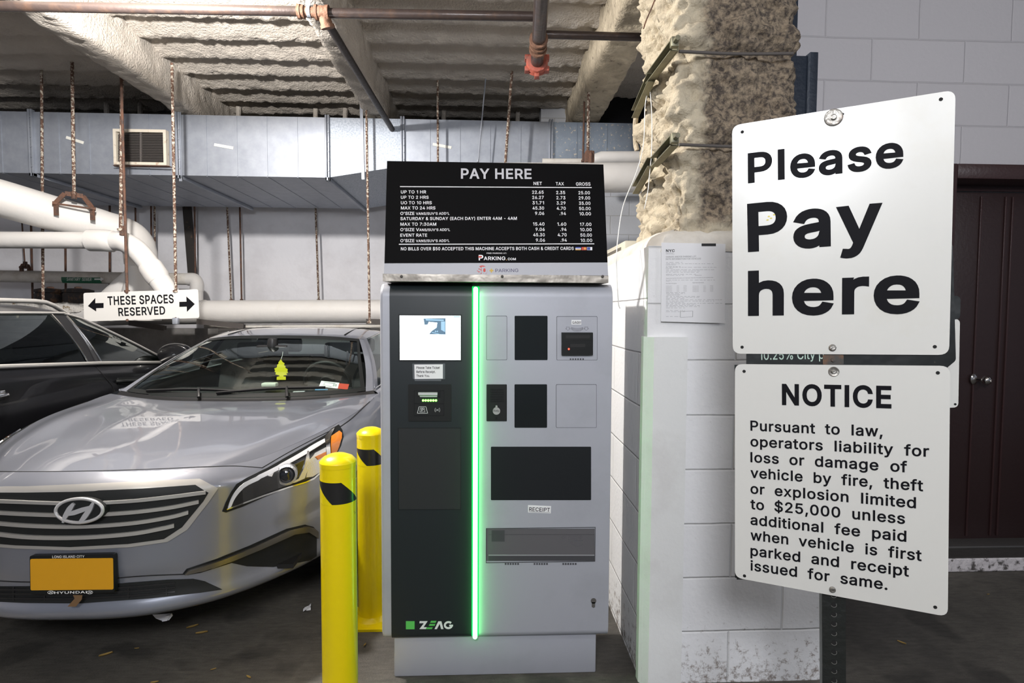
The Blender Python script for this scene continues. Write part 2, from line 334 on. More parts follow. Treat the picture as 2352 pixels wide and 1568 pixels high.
# letter outlines: character, advance, then one closed outline after another (x,y in thousandths)
GLYPHS = {}
for _r in (r"""A480|16,0 201,509 276,509 463,0 395,0 287,302 276,334 264,372 250,420 232,478 245,478 228,419 213,371 201,333 191,302 85,0|110,142 110,199 370,199 370,142;B456|60,0 60,509 241,509 289,504 329,491 359,469 381,442 394,410 398,374 395,344 387,320 373,301 356,286 336,275 315,267 315,262 339,257 363,245 385,227 402,203 414,173 418,136 413,100 400,67 377,39 344,18 301,4 247,0|125,57 245,57 296,63 330,80 349,105 355,137 352,161 342,184 327,203 306,218 279,228 248,231 125,231|125,285 238,285 265,288 288,296 308,309 323,326 333,348 336,372 330,403 313,429 283,446 240,452 125,452;C510|267,-7 205,1 150,25 104,63 70,115 48,179 40,254 48,329 70,393 104,445 150,484 205,508 267,516 305,513 340,504 373,490 402,471 427,447 448,418 463,385 473,348 408,348 401,373 389,395 375,413 357,428 337,440 315,449 292,454 267,456 223,450 184,432 150,403 125,364 109,314 103,254 109,194 125,145 151,105 184,76 223,59 267,53 292,55 315,60 337,69 357,81 375,96 389,114 401,136 408,160 473,160 463,124 448,91 428,62 402,38 373,19 341,5 305,-4;D502|219,0 96,0 96,57 215,57 272,63 318,81 354,110 379,149 394,198 399,255 394,312 379,361 354,399 320,428 275,446 221,452 93,452 93,509 225,509 294,501 353,478 399,441 433,391 455,329 462,255 455,181 433,119 398,68 351,31 291,8|125,509 125,0 60,0 60,509;E419|60,0 60,509 372,509 372,452 125,452 125,286 355,286 355,229 125,229 125,57 375,57 375,0;F410|60,0 60,509 369,509 369,452 125,452 125,278 346,278 346,221 125,221 125,0;G520|269,-7 205,1 149,25 104,64 69,116 47,179 40,254 47,329 69,393 103,445 149,484 203,508 265,516 304,513 340,504 374,489 403,469 429,445 449,416 465,384 474,349 408,349 399,372 387,393 373,411 356,427 337,439 315,448 291,454 265,456 222,450 183,432 150,404 125,364 109,314 103,254 109,194 125,145 151,105 184,76 224,59 269,53 309,57 345,71 374,93 396,123 410,160 415,202 434,199 283,199 283,256 478,256 478,200 471,141 451,91 419,50 377,19 326,0;H517|60,0 60,509 125,509 125,289 392,289 392,509 457,509 457,0 392,0 392,232 125,232 125,0;I185|60,0 60,509 125,509 125,0;J396|185,-7 124,3 75,33 44,81 33,145 33,173 98,173 98,145 104,104 122,74 149,56 185,50 220,56 248,74 266,104 272,145 272,509 336,509 336,145 326,81 294,33 246,3;K467|104,145 104,216 122,239 139,261 157,282 174,303 193,324 212,344 364,509 448,509 231,276|60,0 60,509 125,509 125,334 124,225 125,193 125,0|372,0 188,259 228,309 449,0;L393|60,0 60,509 125,509 125,57 361,57 361,0;M628|60,0 60,509 152,509 277,187 282,174 287,159 293,141 299,123 305,103 311,84 317,65 322,49 307,49 312,65 318,83 324,102 330,121 336,140 342,158 348,174 352,187 476,509 568,509 568,0 504,0 504,291 504,308 504,327 505,347 505,369 506,391 506,413 507,435 507,457 513,457 505,433 498,409 490,386 482,363 474,341 467,322 461,305 456,291 342,0 286,0 170,291 165,304 159,321 152,340 145,361 137,384 129,408 121,432 112,457 119,457 119,437 120,416 120,394 121,372 121,350 122,328 122,309 122,291 122,0;N523|60,0 60,509 136,509 343,183 352,169 363,151 375,130 388,107 401,82 414,55 405,54 402,81 401,108 400,134 399,157 399,178 399,195 399,509 463,509 463,0 387,0 202,290 190,310 177,331 164,354 148,381 130,413 108,452 119,454 121,417 122,384 123,354 124,328 125,307 125,291 125,0;O533|267,-7 205,1 150,25 105,63 70,115 48,179 40,254 48,329 70,393 105,445 150,484 205,508 267,516 329,508 384,484 429,445 464,393 486,329 493,254 486,179 464,115 429,63 384,25 329,1|267,53 310,59 349,76 383,105 408,144 425,194 430,254 425,314 408,365 383,404 349,433 310,450 267,456 223,450 184,433 151,404 125,364 109,314 103,254 109,194 125,144 151,105 184,76 223,59;P445|60,0 60,509 235,509 289,503 332,487 366,462 390,430 404,391 409,348 404,304 390,265 366,233 332,207 289,191 235,186 109,186 109,242 233,242 269,246 297,256 318,272 333,294 342,319 344,348 342,376 333,402 318,423 297,439 268,449 232,452 125,452 125,0;Q533|245,159 313,159 369,85 384,65 468,-48 401,-48 346,27 331,46|267,-7 205,1 150,25 105,63 70,115 48,179 40,254 48,329 70,393 105,445 150,484 205,508 267,516 329,508 384,484 429,445 464,393 486,329 493,254 486,179 464,115 429,63 384,25 329,1|267,53 310,59 349,76 383,105 408,144 425,194 430,254 425,314 408,365 383,404 349,433 310,450 267,456 223,450 184,433 151,404 125,364 109,314 103,254 109,194 125,144 151,105 184,76 223,59;R449|60,0 60,509 236,509 290,504 333,489 367,465 390,433 405,395 409,352 405,309 390,271 367,240 333,217 289,203 236,198 96,198 96,255 234,255 269,258 298,267 319,281 334,300 342,324 345,352 342,380 334,405 319,425 298,440 269,449 233,452 125,452 125,0|353,0 230,229 303,229 428,0;S447|224,-9 172,-4 128,9 91,31 64,60 46,96 38,137 104,137 110,110 123,88 142,71 166,59 194,52 224,49 257,52 286,60 311,74 329,92 341,114 346,139 342,161 332,179 316,193 296,205 272,214 245,222 184,239 128,260 86,289 60,326 52,372 58,413 75,448 102,476 138,498 180,511 227,516 275,511 316,498 351,476 377,449 394,415 401,378 337,378 326,412 302,437 267,453 225,459 194,456 167,448 145,435 129,418 118,398 115,376 119,352 131,334 148,319 169,308 191,300 212,293 264,279 287,272 312,264 336,252 359,238 379,220 395,198 405,171 408,139 403,99 386,64 360,34 323,11 278,-4;T449|32,452 32,509 417,509 417,452 257,452 257,0 193,0 193,452;U517|259,-8 203,-2 154,15 114,43 85,80 66,124 60,173 60,509 124,509 124,178 128,144 141,113 160,87 187,68 220,56 259,52 298,56 331,68 357,87 377,113 389,144 393,178 393,509 457,509 457,173 451,124 433,80 403,43 363,15 315,-2;V480|204,0 16,509 84,509 192,206 203,176 215,137 230,89 248,31 235,31 252,90 267,138 279,176 290,206 395,509 463,509 278,0;W686|155,0 16,509 82,509 163,196 170,171 175,145 181,120 187,94 192,67 197,40 189,40 194,67 200,94 205,120 211,145 218,171 224,196 306,509 380,509 462,196 468,171 474,145 480,120 486,94 492,67 497,40 488,40 493,67 499,94 504,120 510,145 517,171 523,196 603,509 670,509 530,0 455,0 368,323 359,356 351,391 344,431 336,475 350,475 342,433 335,395 327,359 318,323 230,0;X474|18,0 217,284 217,236 29,509 104,509 178,400 192,379 204,361 214,345 223,329 233,312 243,292 232,292 243,311 252,329 261,345 272,361 284,379 298,400 374,509 446,509 259,239 259,287 456,0 382,0 292,129 279,149 268,165 259,180 250,195 241,212 230,231 244,231 235,213 225,196 216,181 206,166 195,149 182,129 91,0;Y472|203,0 203,208 16,509 91,509 192,344 208,318 222,292 236,264 250,230 224,230 237,265 251,293 265,318 280,344 381,509 455,509 268,208 268,0;Z438|42,0 42,46 273,385 289,408 306,431 323,453 341,476 348,454 317,453 285,452 254,452 223,452 40,452 40,509 397,509 397,462 169,129 152,105 134,81 116,57 97,33 90,54 121,56 152,57 183,57 214,57 399,57 399,0;a389|160,-9 126,-5 94,5 68,22 48,45 35,73 30,108 34,138 43,161 58,179 78,193 100,203 125,211 152,216 178,220 209,224 234,227 252,230 265,235 273,243 276,255 273,279 267,297 256,311 240,322 220,329 196,331 171,329 149,322 132,313 118,301 107,288 100,274 41,291 57,322 79,346 104,364 133,375 163,382 194,384 215,383 239,379 263,372 286,360 306,343 322,320 333,290 337,251 337,0 277,0 277,52 272,52 264,38 252,25 236,12 215,1 190,-6|170,45 202,49 228,59 248,74 263,93 272,115 276,138 276,190 270,186 259,182 246,179 231,176 216,173 200,171 186,169 175,168 154,164 134,159 117,150 103,139 95,124 92,105 94,87 102,72 114,61 130,52 149,47;b424|229,-8 198,-5 172,4 153,17 138,31 127,46 118,59 112,59 112,0 53,0 53,509 114,509 114,319 118,319 127,331 137,346 152,360 171,373 197,381 229,384 274,378 313,361 345,332 370,293 385,245 390,189 385,133 370,84 346,45 313,16 274,-2|220,47 253,51 279,66 301,88 316,117 325,151 328,189 325,227 316,261 301,290 280,311 253,325 220,330 188,325 161,312 140,291 125,263 116,229 113,189 116,150 125,115 140,86 162,65 188,51;c396|207,-8 159,-2 117,16 82,46 56,85 40,133 34,187 40,243 56,291 82,330 117,360 159,378 207,384 234,383 260,377 284,368 305,356 324,341 340,322 353,301 362,277 303,262 298,276 290,289 281,301 270,311 257,319 242,325 226,329 207,330 173,325 145,310 124,287 108,258 99,224 96,187 99,151 108,117 124,89 145,66 173,51 207,46 226,48 243,52 258,58 271,66 282,76 292,89 299,102 304,117 363,102 354,78 341,56 325,37 306,21 285,9 261,-1 235,-6;d424|195,-8 151,-2 111,16 79,45 55,84 39,133 34,189 39,245 55,293 79,332 112,361 151,378 196,384 228,381 253,373 272,360 287,346 298,331 306,319 311,319 311,509 372,509 372,0 313,0 313,59 307,59 298,46 287,31 272,17 252,4 227,-5|205,47 236,51 263,65 284,86 299,115 309,150 312,189 309,229 300,263 284,291 263,312 237,325 205,330 172,325 145,311 124,290 108,261 99,227 96,189 99,151 109,117 124,88 145,66 172,51;e404|212,-8 161,-2 117,16 82,46 56,85 40,132 34,187 39,242 55,290 81,329 115,359 157,378 205,384 236,382 266,374 294,361 319,341 341,315 357,282 368,242 371,194 371,169 75,169 75,221 338,221 310,202 307,237 298,269 283,294 263,314 237,326 205,330 173,326 146,313 125,294 109,270 99,241 96,211 96,178 100,139 110,106 128,80 151,61 179,50 212,46 234,48 254,53 271,61 285,73 297,88 306,105 365,91 353,63 335,39 311,19 283,4 249,-5;f254|228,379 228,327 6,327 6,379|81,0 81,432 84,461 96,486 113,505 135,519 161,527 187,530 207,529 222,527 234,524 243,521 227,468 222,470 215,472 206,473 195,474 171,470 154,460 145,443 142,419 142,0;g425|207,-151 168,-148 134,-140 105,-127 82,-110 64,-91 51,-69 101,-41 110,-53 122,-66 136,-78 154,-88 178,-95 207,-97 249,-92 282,-75 304,-47 311,-6 311,68 306,68 298,56 287,41 272,28 252,16 227,8 195,5 152,10 113,27 80,53 55,90 39,136 34,191 39,246 55,293 80,332 112,361 152,378 196,384 228,382 253,373 273,360 288,346 299,331 308,319 313,319 313,379 372,379 372,-9 367,-54 350,-90 324,-117 291,-136 251,-147|205,59 237,63 264,75 285,95 300,121 309,154 312,193 309,231 300,264 285,291 264,312 237,325 205,330 172,325 145,312 124,290 109,262 99,229 96,193 99,155 109,123 124,96 145,76 172,63;h410|114,227 114,0 53,0 53,509 114,509 114,287 102,287 124,332 152,362 187,379 227,384 264,380 295,369 321,349 341,321 353,285 357,240 357,0 296,0 296,235 290,275 273,304 246,323 210,329 184,326 161,317 141,303 126,283 117,257;i167|53,0 53,379 114,379 114,0|84,443 67,446 54,455 44,468 41,483 44,499 54,512 67,521 84,524 100,521 114,512 123,499 126,483 123,468 114,455 100,446;j167|53,379 114,379 114,-30 111,-63 102,-90 86,-113 65,-129 37,-139 4,-143 -10,-143 -10,-87 2,-87 25,-83 40,-72 50,-54 53,-29|83,443 67,446 53,455 44,468 41,483 44,499 53,512 67,521 83,524 100,521 114,512 123,499 126,483 123,468 114,455 100,446;k381|110,137 110,212 121,212 284,379 360,379 184,199 177,199|53,0 53,509 114,509 114,0|294,0 148,186 191,229 372,0;l185|60,0 60,509 125,509 125,0;m610|53,0 53,379 112,379 112,295 108,295 118,323 132,346 151,363 172,376 195,384 219,386 257,380 287,361 309,331 321,295 312,295 322,321 337,343 357,361 381,375 407,383 437,386 468,383 497,372 522,354 541,328 553,296 557,255 557,0 496,0 496,254 490,289 473,313 447,326 419,330 395,328 374,320 358,307 345,290 338,270 335,247 335,0 274,0 274,260 269,288 253,311 229,326 199,330 178,328 158,320 140,307 126,289 117,266 114,238 114,0;n410|114,227 114,0 53,0 53,379 112,379 112,287 102,287 124,332 152,362 187,379 227,384 264,380 295,369 321,349 341,321 353,285 357,240 357,0 296,0 296,235 290,275 273,304 246,323 210,329 184,326 161,317 141,303 126,283 117,257;o415|207,-8 159,-2 117,16 82,46 56,85 40,133 34,187 40,243 56,291 82,330 117,360 159,378 207,384 256,378 299,360 333,330 359,291 376,243 381,187 376,133 359,85 333,46 299,16 256,-2|207,46 242,51 270,66 292,89 307,117 316,151 319,187 316,224 307,258 292,287 270,310 242,325 207,330 173,325 145,310 124,287 108,258 99,224 96,187 99,151 108,117 124,89 145,66 173,51;p424|53,-143 53,379 112,379 112,319 118,319 126,331 137,346 152,360 171,373 197,381 229,384 274,378 313,361 345,332 370,293 385,245 390,189 385,133 370,84 346,45 313,16 274,-2 229,-8 198,-5 173,4 153,17 138,31 127,46 118,59 114,59 114,-143|220,47 253,51 279,66 301,88 316,117 325,151 328,189 325,227 316,261 301,290 280,311 253,325 220,330 188,325 161,312 140,291 125,263 116,229 113,189 116,150 125,115 140,86 162,65 188,51;q424|372,-143 311,-143 311,59 306,59 298,46 287,31 272,17 252,4 227,-5 195,-8 151,-2 111,16 79,45 55,84 39,133 34,189 39,245 55,293 79,332 112,361 151,378 196,384 228,381 253,373 272,360 287,346 298,331 307,319 313,319 313,379 372,379|205,47 236,51 263,65 284,86 299,115 309,150 312,189 309,229 300,263 284,291 263,312 237,325 205,330 172,325 145,311 124,290 108,261 99,227 96,189 99,151 109,117 124,88 145,66 172,51;r259|53,0 53,379 112,379 112,321 130,347 152,367 181,380 213,385 221,385 229,384 237,384 243,384 243,322 239,323 230,324 219,325 207,326 182,323 159,315 140,301 126,284 117,262 114,237 114,0;s365|182,-8 145,-5 112,3 84,18 62,38 45,63 36,94 94,107 105,79 124,60 150,49 181,45 217,50 244,62 262,81 268,103 265,121 254,136 237,147 212,155 149,170 104,186 72,208 53,237 47,274 51,305 65,332 87,354 115,370 149,381 187,384 223,381 254,372 279,358 299,339 314,316 324,290 268,277 258,298 243,316 219,328 187,333 156,329 131,317 114,299 109,277 112,258 124,243 144,232 172,223 229,209 275,194 306,171 325,142 331,107 326,75 312,47 290,24 260,6 223,-5;t227|204,379 204,327 6,327 6,379|65,471 126,471 126,98 128,76 136,61 150,53 170,50 177,50 185,51 194,52 202,54 213,2 203,-1 192,-3 180,-4 168,-4 125,2 92,21 72,52 65,93;u410|182,-5 146,-1 115,11 89,31 69,59 57,95 53,139 53,379 114,379 114,144 119,105 137,75 164,56 200,50 226,53 249,62 268,77 283,97 293,122 296,153 296,379 357,379 357,0 298,0 298,92 307,92 286,47 257,17 222,0;v389|163,0 17,379 84,379 165,155 177,121 187,87 196,53 206,21 184,21 194,53 203,87 213,121 224,155 305,379 371,379 226,0;w567|138,0 23,379 87,379 133,214 143,177 154,137 165,91 175,41 165,41 175,90 186,135 196,176 206,214 252,379 316,379 362,214 371,176 382,136 392,91 402,41 391,41 402,90 413,135 423,176 434,214 480,379 545,379 429,0 368,0 319,172 312,198 305,225 297,252 291,280 284,309 277,338 291,338 284,309 277,280 270,252 263,225 255,198 248,172 199,0;x379|21,0 171,218 171,171 29,379 100,379 147,306 164,279 179,253 193,229 207,206 175,206 190,229 202,253 216,279 233,306 282,379 352,379 209,169 209,214 358,0 287,0 231,85 214,112 200,136 187,159 173,182 205,182 191,159 178,136 165,112 148,85 91,0;y389|47,-139 61,-86 71,-87 88,-90 104,-89 118,-84 130,-74 141,-58 151,-36 163,-1 17,379 84,379 165,155 177,121 187,87 196,53 206,21 184,21 193,53 202,87 212,121 224,155 305,379 371,379 204,-58 191,-85 177,-107 159,-124 139,-136 117,-143 91,-145 77,-145 65,-143 54,-141;z380|42,0 42,46 254,320 48,323 48,379 333,379 333,331 126,60 126,56 339,56 339,0;0453|227,-7 174,1 130,24 95,62 69,113 53,178 48,254 53,330 69,395 95,447 130,484 174,508 227,516 279,508 323,484 358,447 384,395 400,330 405,254 400,178 384,113 359,62 323,24 279,1|227,50 261,56 290,74 313,103 330,144 340,194 344,254 340,314 330,365 313,405 290,435 261,453 227,460 192,453 163,435 140,405 123,365 113,314 109,254 113,194 123,144 140,103 163,74 192,56;1350|276,509 276,0 212,0 212,448 86,358 86,427 198,509;2453|64,0 64,47 234,229 261,257 282,282 299,305 311,327 318,348 320,371 317,397 308,419 293,436 273,449 250,457 224,460 196,457 172,447 153,433 139,413 130,390 127,362 66,362 71,405 86,442 111,473 143,496 182,511 225,516 268,511 306,497 337,474 361,445 376,411 381,372 378,345 371,318 357,290 336,259 306,223 267,180 153,60 389,57 389,0;3453|218,-7 173,-3 133,10 98,30 70,57 52,91 44,132 109,132 115,107 126,87 144,71 165,59 191,52 219,50 248,53 275,61 297,74 315,93 325,116 329,145 326,172 316,196 299,217 275,234 242,244 201,248 157,248 157,299 288,448 288,452 70,452 70,509 372,509 372,461 211,278 211,289 264,288 308,276 344,253 371,222 387,186 393,145 387,103 370,66 344,36 309,12 266,-2;4453|40,105 40,158 247,509 311,509 109,166 413,163 413,105|282,0 282,121 282,146 282,318 343,318 343,0;5453|221,-7 178,-2 140,11 108,32 83,60 66,93 60,130 122,130 127,108 138,89 154,73 173,60 196,52 221,50 250,53 276,64 298,82 314,104 324,131 328,162 324,193 314,221 297,244 275,262 248,273 218,277 192,275 167,268 145,258 128,246 67,253 96,509 366,509 366,452 151,452 134,301 155,315 178,325 203,331 229,334 263,330 294,321 321,306 345,285 364,260 379,231 388,199 391,163 385,117 369,76 343,41 309,15 268,-1;6453|226,-7 182,-1 142,15 109,40 84,74 69,115 64,162 68,199 80,239 102,285 137,340 252,509 322,509 151,261 145,261 154,275 165,288 179,299 196,307 214,312 235,314 278,309 316,295 346,271 370,240 384,201 389,157 384,112 368,73 343,39 310,14 271,-2|226,48 254,52 279,63 299,79 314,101 324,128 327,157 324,187 314,213 299,235 279,251 254,262 226,265 198,262 174,252 153,235 138,214 128,188 125,158 128,128 138,102 153,79 174,63 198,52;7453|97,0 323,448 323,452 62,452 62,509 391,509 391,449 165,0;8453|226,-7 178,-2 136,11 101,33 74,62 57,96 52,135 55,166 65,195 81,220 101,241 125,256 153,265 119,282 93,308 76,342 70,380 75,417 90,450 114,477 146,498 184,511 226,516 269,511 306,498 337,477 361,450 377,417 382,380 376,342 359,308 333,282 300,267 327,256 351,241 372,220 387,195 397,166 401,135 395,96 378,62 352,33 317,11 275,-2|226,49 258,52 285,60 307,74 323,91 333,113 337,139 333,165 322,189 305,208 283,223 256,232 226,235 196,232 169,223 147,208 130,189 119,165 115,139 119,113 129,91 145,74 167,60 195,52|226,290 252,292 274,300 293,313 307,330 316,351 319,376 316,399 308,420 294,437 275,449 252,457 226,460 200,457 177,449 159,437 145,420 136,399 133,376 136,351 145,330 159,313 178,300 201,292;9453|226,516 271,510 310,494 343,468 368,434 384,393 389,347 385,309 373,270 350,224 315,168 200,0 130,0 301,248 307,248 299,234 287,221 273,210 257,202 238,196 218,195 175,199 137,214 106,237 83,269 68,307 64,352 69,397 85,436 110,469 143,494 182,510|226,460 199,457 174,446 154,429 138,407 129,381 125,352 129,322 138,295 154,274 174,257 199,247 226,243 254,247 279,257 299,273 314,295 324,321 327,350 324,381 314,407 299,429 279,446 254,457;.188|95,-4 78,-1 63,9 53,24 50,41 53,59 63,73 78,83 95,87 113,83 128,73 138,59 141,41 138,24 128,9 113,-1;,188|38,-119 68,71 137,71 84,-119;:188|95,-4 78,-1 63,9 53,24 50,41 53,59 63,73 78,83 95,87 113,83 128,73 138,59 141,41 138,24 128,9 113,-1|95,271 78,274 63,284 53,299 50,316 53,334 63,349 78,359 95,362 113,359 128,349 138,334 141,316 138,299 128,284 113,274;$447|202,-74 202,583 244,583 244,-74|224,-9 172,-4 128,9 91,31 64,60 46,96 38,137 104,137 110,110 123,88 142,71 166,59 194,52 224,49 257,52 286,60 311,74 329,92 341,114 346,139 342,161 332,179 316,193 296,205 272,214 245,222 184,239 128,260 86,289 60,326 52,372 58,413 75,448 102,476 138,498 180,511 227,516 275,511 316,498 351,476 377,449 394,415 401,378 337,378 326,412 302,437 267,453 225,459 194,456 167,448 145,435 129,418 118,398 115,376 119,352 131,334 148,319 169,308 191,300 212,293 264,279 287,272 312,264 336,252 359,238 379,220 395,198 405,171 408,139 403,99 386,64 360,34 323,11 278,-4;&448|197,-7 150,-2 110,12 78,34 54,62 39,96 34,133 37,163 47,189 63,213 85,235 111,256 140,279 216,335 226,343 237,352 246,363 255,375 260,389 262,405 258,427 245,445 226,457 201,461 184,459 168,453 155,444 145,431 139,416 137,399 139,380 145,363 155,346 169,327 185,307 204,284 438,0 364,0 171,231 144,264 121,293 102,319 87,344 78,370 75,398 79,430 91,458 109,481 134,499 165,510 200,513 235,510 266,499 290,482 308,459 320,433 324,404 322,382 315,362 305,342 291,325 275,308 256,293 154,217 128,195 110,174 100,154 97,131 100,108 109,87 124,70 143,57 166,49 193,46 223,50 251,59 278,75 301,95 321,121 336,151 346,186 349,224 408,224 405,180 397,144 385,115 371,92 357,75 345,62 333,47 305,23 271,7 234,-3;%676|175,283 146,286 121,297 101,314 86,335 78,360 75,388 75,412 78,440 87,464 101,486 121,503 146,513 175,517 206,513 230,503 250,486 264,464 273,440 276,412 276,388 273,360 264,335 250,314 230,297 205,286|175,327 198,332 212,346 221,365 223,388 223,412 221,435 213,454 198,468 175,473 153,468 138,454 130,435 127,412 127,388 130,365 138,346 153,332|501,-10 471,-6 446,5 426,21 412,43 403,68 400,95 400,120 403,147 412,172 427,194 447,210 471,221 501,225 531,221 556,210 576,194 590,172 598,147 601,120 601,95 598,68 589,43 575,21 555,5 531,-6|501,35 523,39 538,53 546,73 549,95 549,120 546,142 538,162 524,176 501,180 479,176 464,162 456,142 453,120 453,95 455,73 464,53 479,39|132,0 482,509 540,509 191,0;'206|78,318 70,509 136,509 128,318;/249|235,533 71,-76 14,-76 178,533;(273|89,207 92,264 101,324 114,384 132,441 153,494 177,539 236,539 212,485 191,428 174,370 161,313 154,258 151,207 154,161 160,115 172,67 188,16 209,-38 236,-96 177,-96 139,-21 111,55 95,131;)273|37,-96 64,-37 86,18 102,69 113,116 120,162 122,207 119,258 112,313 99,370 82,428 62,485 37,539 97,539 121,494 142,441 159,384 173,323 181,264 184,207 178,130 161,53 134,-22 97,-96;-453|337,244 337,188 114,188 114,244; 188""").split(';'):
    _p = _r[1:].split('|')
    GLYPHS[_r[0]] = (int(_p[0]), [[tuple(map(int, q.split(','))) for q in l.split(' ')] for l in _p[1:]])
CAP = 509.0


def _offset(L, off):
    """Thicken a stroke outline: every outline runs with the letter on its right."""
    n = len(L)
    out = []
    for i in range(n):
        p, a, b = Vector(L[i]), Vector(L[i - 1]), Vector(L[(i + 1) % n])
        t1, t2 = (p - a).normalized(), (b - p).normalized()
        n1, n2 = Vector((-t1[1], t1[0])), Vector((-t2[1], t2[0]))
        m = n1 + n2
        if m.length < 0.2: m = n1.copy()
        m.normalize()
        k = min(1 / max(m.dot(n1), 0.2), 1.6)
        out.append(p + m * off * k)
    return out


def _wind(P, x, y):
    """Winding number of a loop round a point."""
    w_ = 0
    for i in range(len(P)):
        a, b = P[i], P[(i + 1) % len(P)]
        cr_ = (b[0] - a[0]) * (y - a[1]) - (x - a[0]) * (b[1] - a[1])
        if a[1] <= y < b[1] and cr_ > 0: w_ += 1
        elif b[1] <= y < a[1] and cr_ < 0: w_ -= 1
    return w_


def glyph_mesh(ch, off):
    key = (ch, off)
    if key not in _tc:
        adv, loops = GLYPHS.get(ch, (280, []))
        vs, fs = [], []
        if loops:
            OL = [_offset(L, off) for L in loops]
            pts, ed = [], []
            for O in OL:
                n0 = len(pts)
                pts += O
                ed += [(n0 + i, n0 + (i + 1) % len(O)) for i in range(len(O))]
            V, _, F3, _, _, _ = delaunay_2d_cdt(pts, ed, [], 0, 0.001)
            vs = [(p[0], p[1]) for p in V]
            for f in F3:
                x = sum(vs[i][0] for i in f) / len(f)
                y = sum(vs[i][1] for i in f) / len(f)
                if sum(_wind(O, x, y) for O in OL) < 0: fs.append(tuple(f))
        _tc[key] = (adv, vs, fs)
    return _tc[key]


def text_mesh(body, off):
    x, V, Fc = 0.0, [], []
    for ch in body:
        adv, vs, fs = glyph_mesh(ch, off)
        n0 = len(V)
        V += [(x + a + off, b) for a, b in vs]
        Fc += [tuple(n0 + i for i in f) for f in fs]
        x += adv + 1.6 * off
    return V, Fc


def text_uv(bm, pl, body, u0, v0, width, cap, bold=0.0, d=0.0008, tilt=0.0, shear=0.0):
    """Lettering on a plane: left end, baseline, overall width and capital height in metres."""
    off = round(bold * 570, 2)
    vs, fs = text_mesh(body, off)
    if not vs: return
    x0, x1 = min(v[0] for v in vs), max(v[0] for v in vs)
    sx, sy = width / (x1 - x0), cap / (CAP + 2 * off)
    ct, st = math.cos(tilt), math.sin(tilt)
    out = []
    for v in vs:
        b = (v[1] + off) * sy
        a = (v[0] - x0) * sx + shear * b
        out.append(pl.at(u0 + a * ct - b * st, v0 + a * st + b * ct, d))
    add_faces(bm, out, fs)


def text_px(bm, pl, body, L, R, ytop, bold=0.0, d=0.0008):
    """Lettering whose baseline runs L to R (pixels) with capitals up to ytop above L."""
    a, b, t = pl.uv(*L), pl.uv(*R), pl.uv(L[0], ytop)
    dv = b - a
    text_uv(bm, pl, body, a[0], a[1], dv.length, abs(t[1] - a[1]), bold, d, math.atan2(dv[1], dv[0]))


def cr(pts, n):
    """Catmull-Rom resample of tuples (n steps a span)."""
    P = [np.array(p, float) for p in pts]
    P = [2 * P[0] - P[1]] + P + [2 * P[-1] - P[-2]]
    out = []
    for i in range(1, len(P) - 2):
        a, b, c, d = P[i - 1:i + 3]
        for k in range(n):
            t = k / n
            out.append(0.5 * (2 * b + (c - a) * t + (2 * a - 5 * b + 4 * c - d) * t * t + (3 * b - a - 3 * c + d) * t ** 3))
    out.append(P[-2])
    return np.array(out)


# ------------------------------------------------------------------ noise for real relief
_rs = np.random.RandomState(3)
_LAT = _rs.rand(64, 64, 64)


def vnoise(x, y, z):
    xi, yi, zi = np.floor(x).astype(int), np.floor(y).astype(int), np.floor(z).astype(int)
    fx, fy, fz = x - xi, y - yi, z - zi
    fx, fy, fz = [f * f * (3 - 2 * f) for f in (fx, fy, fz)]
    r = 0
    for i in (0, 1):
        for j in (0, 1):
            for k in (0, 1):
                r = r + _LAT[(xi + i) % 64, (yi + j) % 64, (zi + k) % 64] * (fx if i else 1 - fx) * (fy if j else 1 - fy) * (fz if k else 1 - fz)
    return r * 2 - 1


def fnoise(x, y, z, oct_=3, gain=0.5):
    a, s, r = 1.0, 1.0, 0
    for _ in range(oct_):
        r = r + a * vnoise(x * s + 11.3 * s, y * s + 5.1, z * s + 7.7)
        a *= gain
        s *= 2.03
    return r


# ------------------------------------------------------------------ materials
MATS = {}


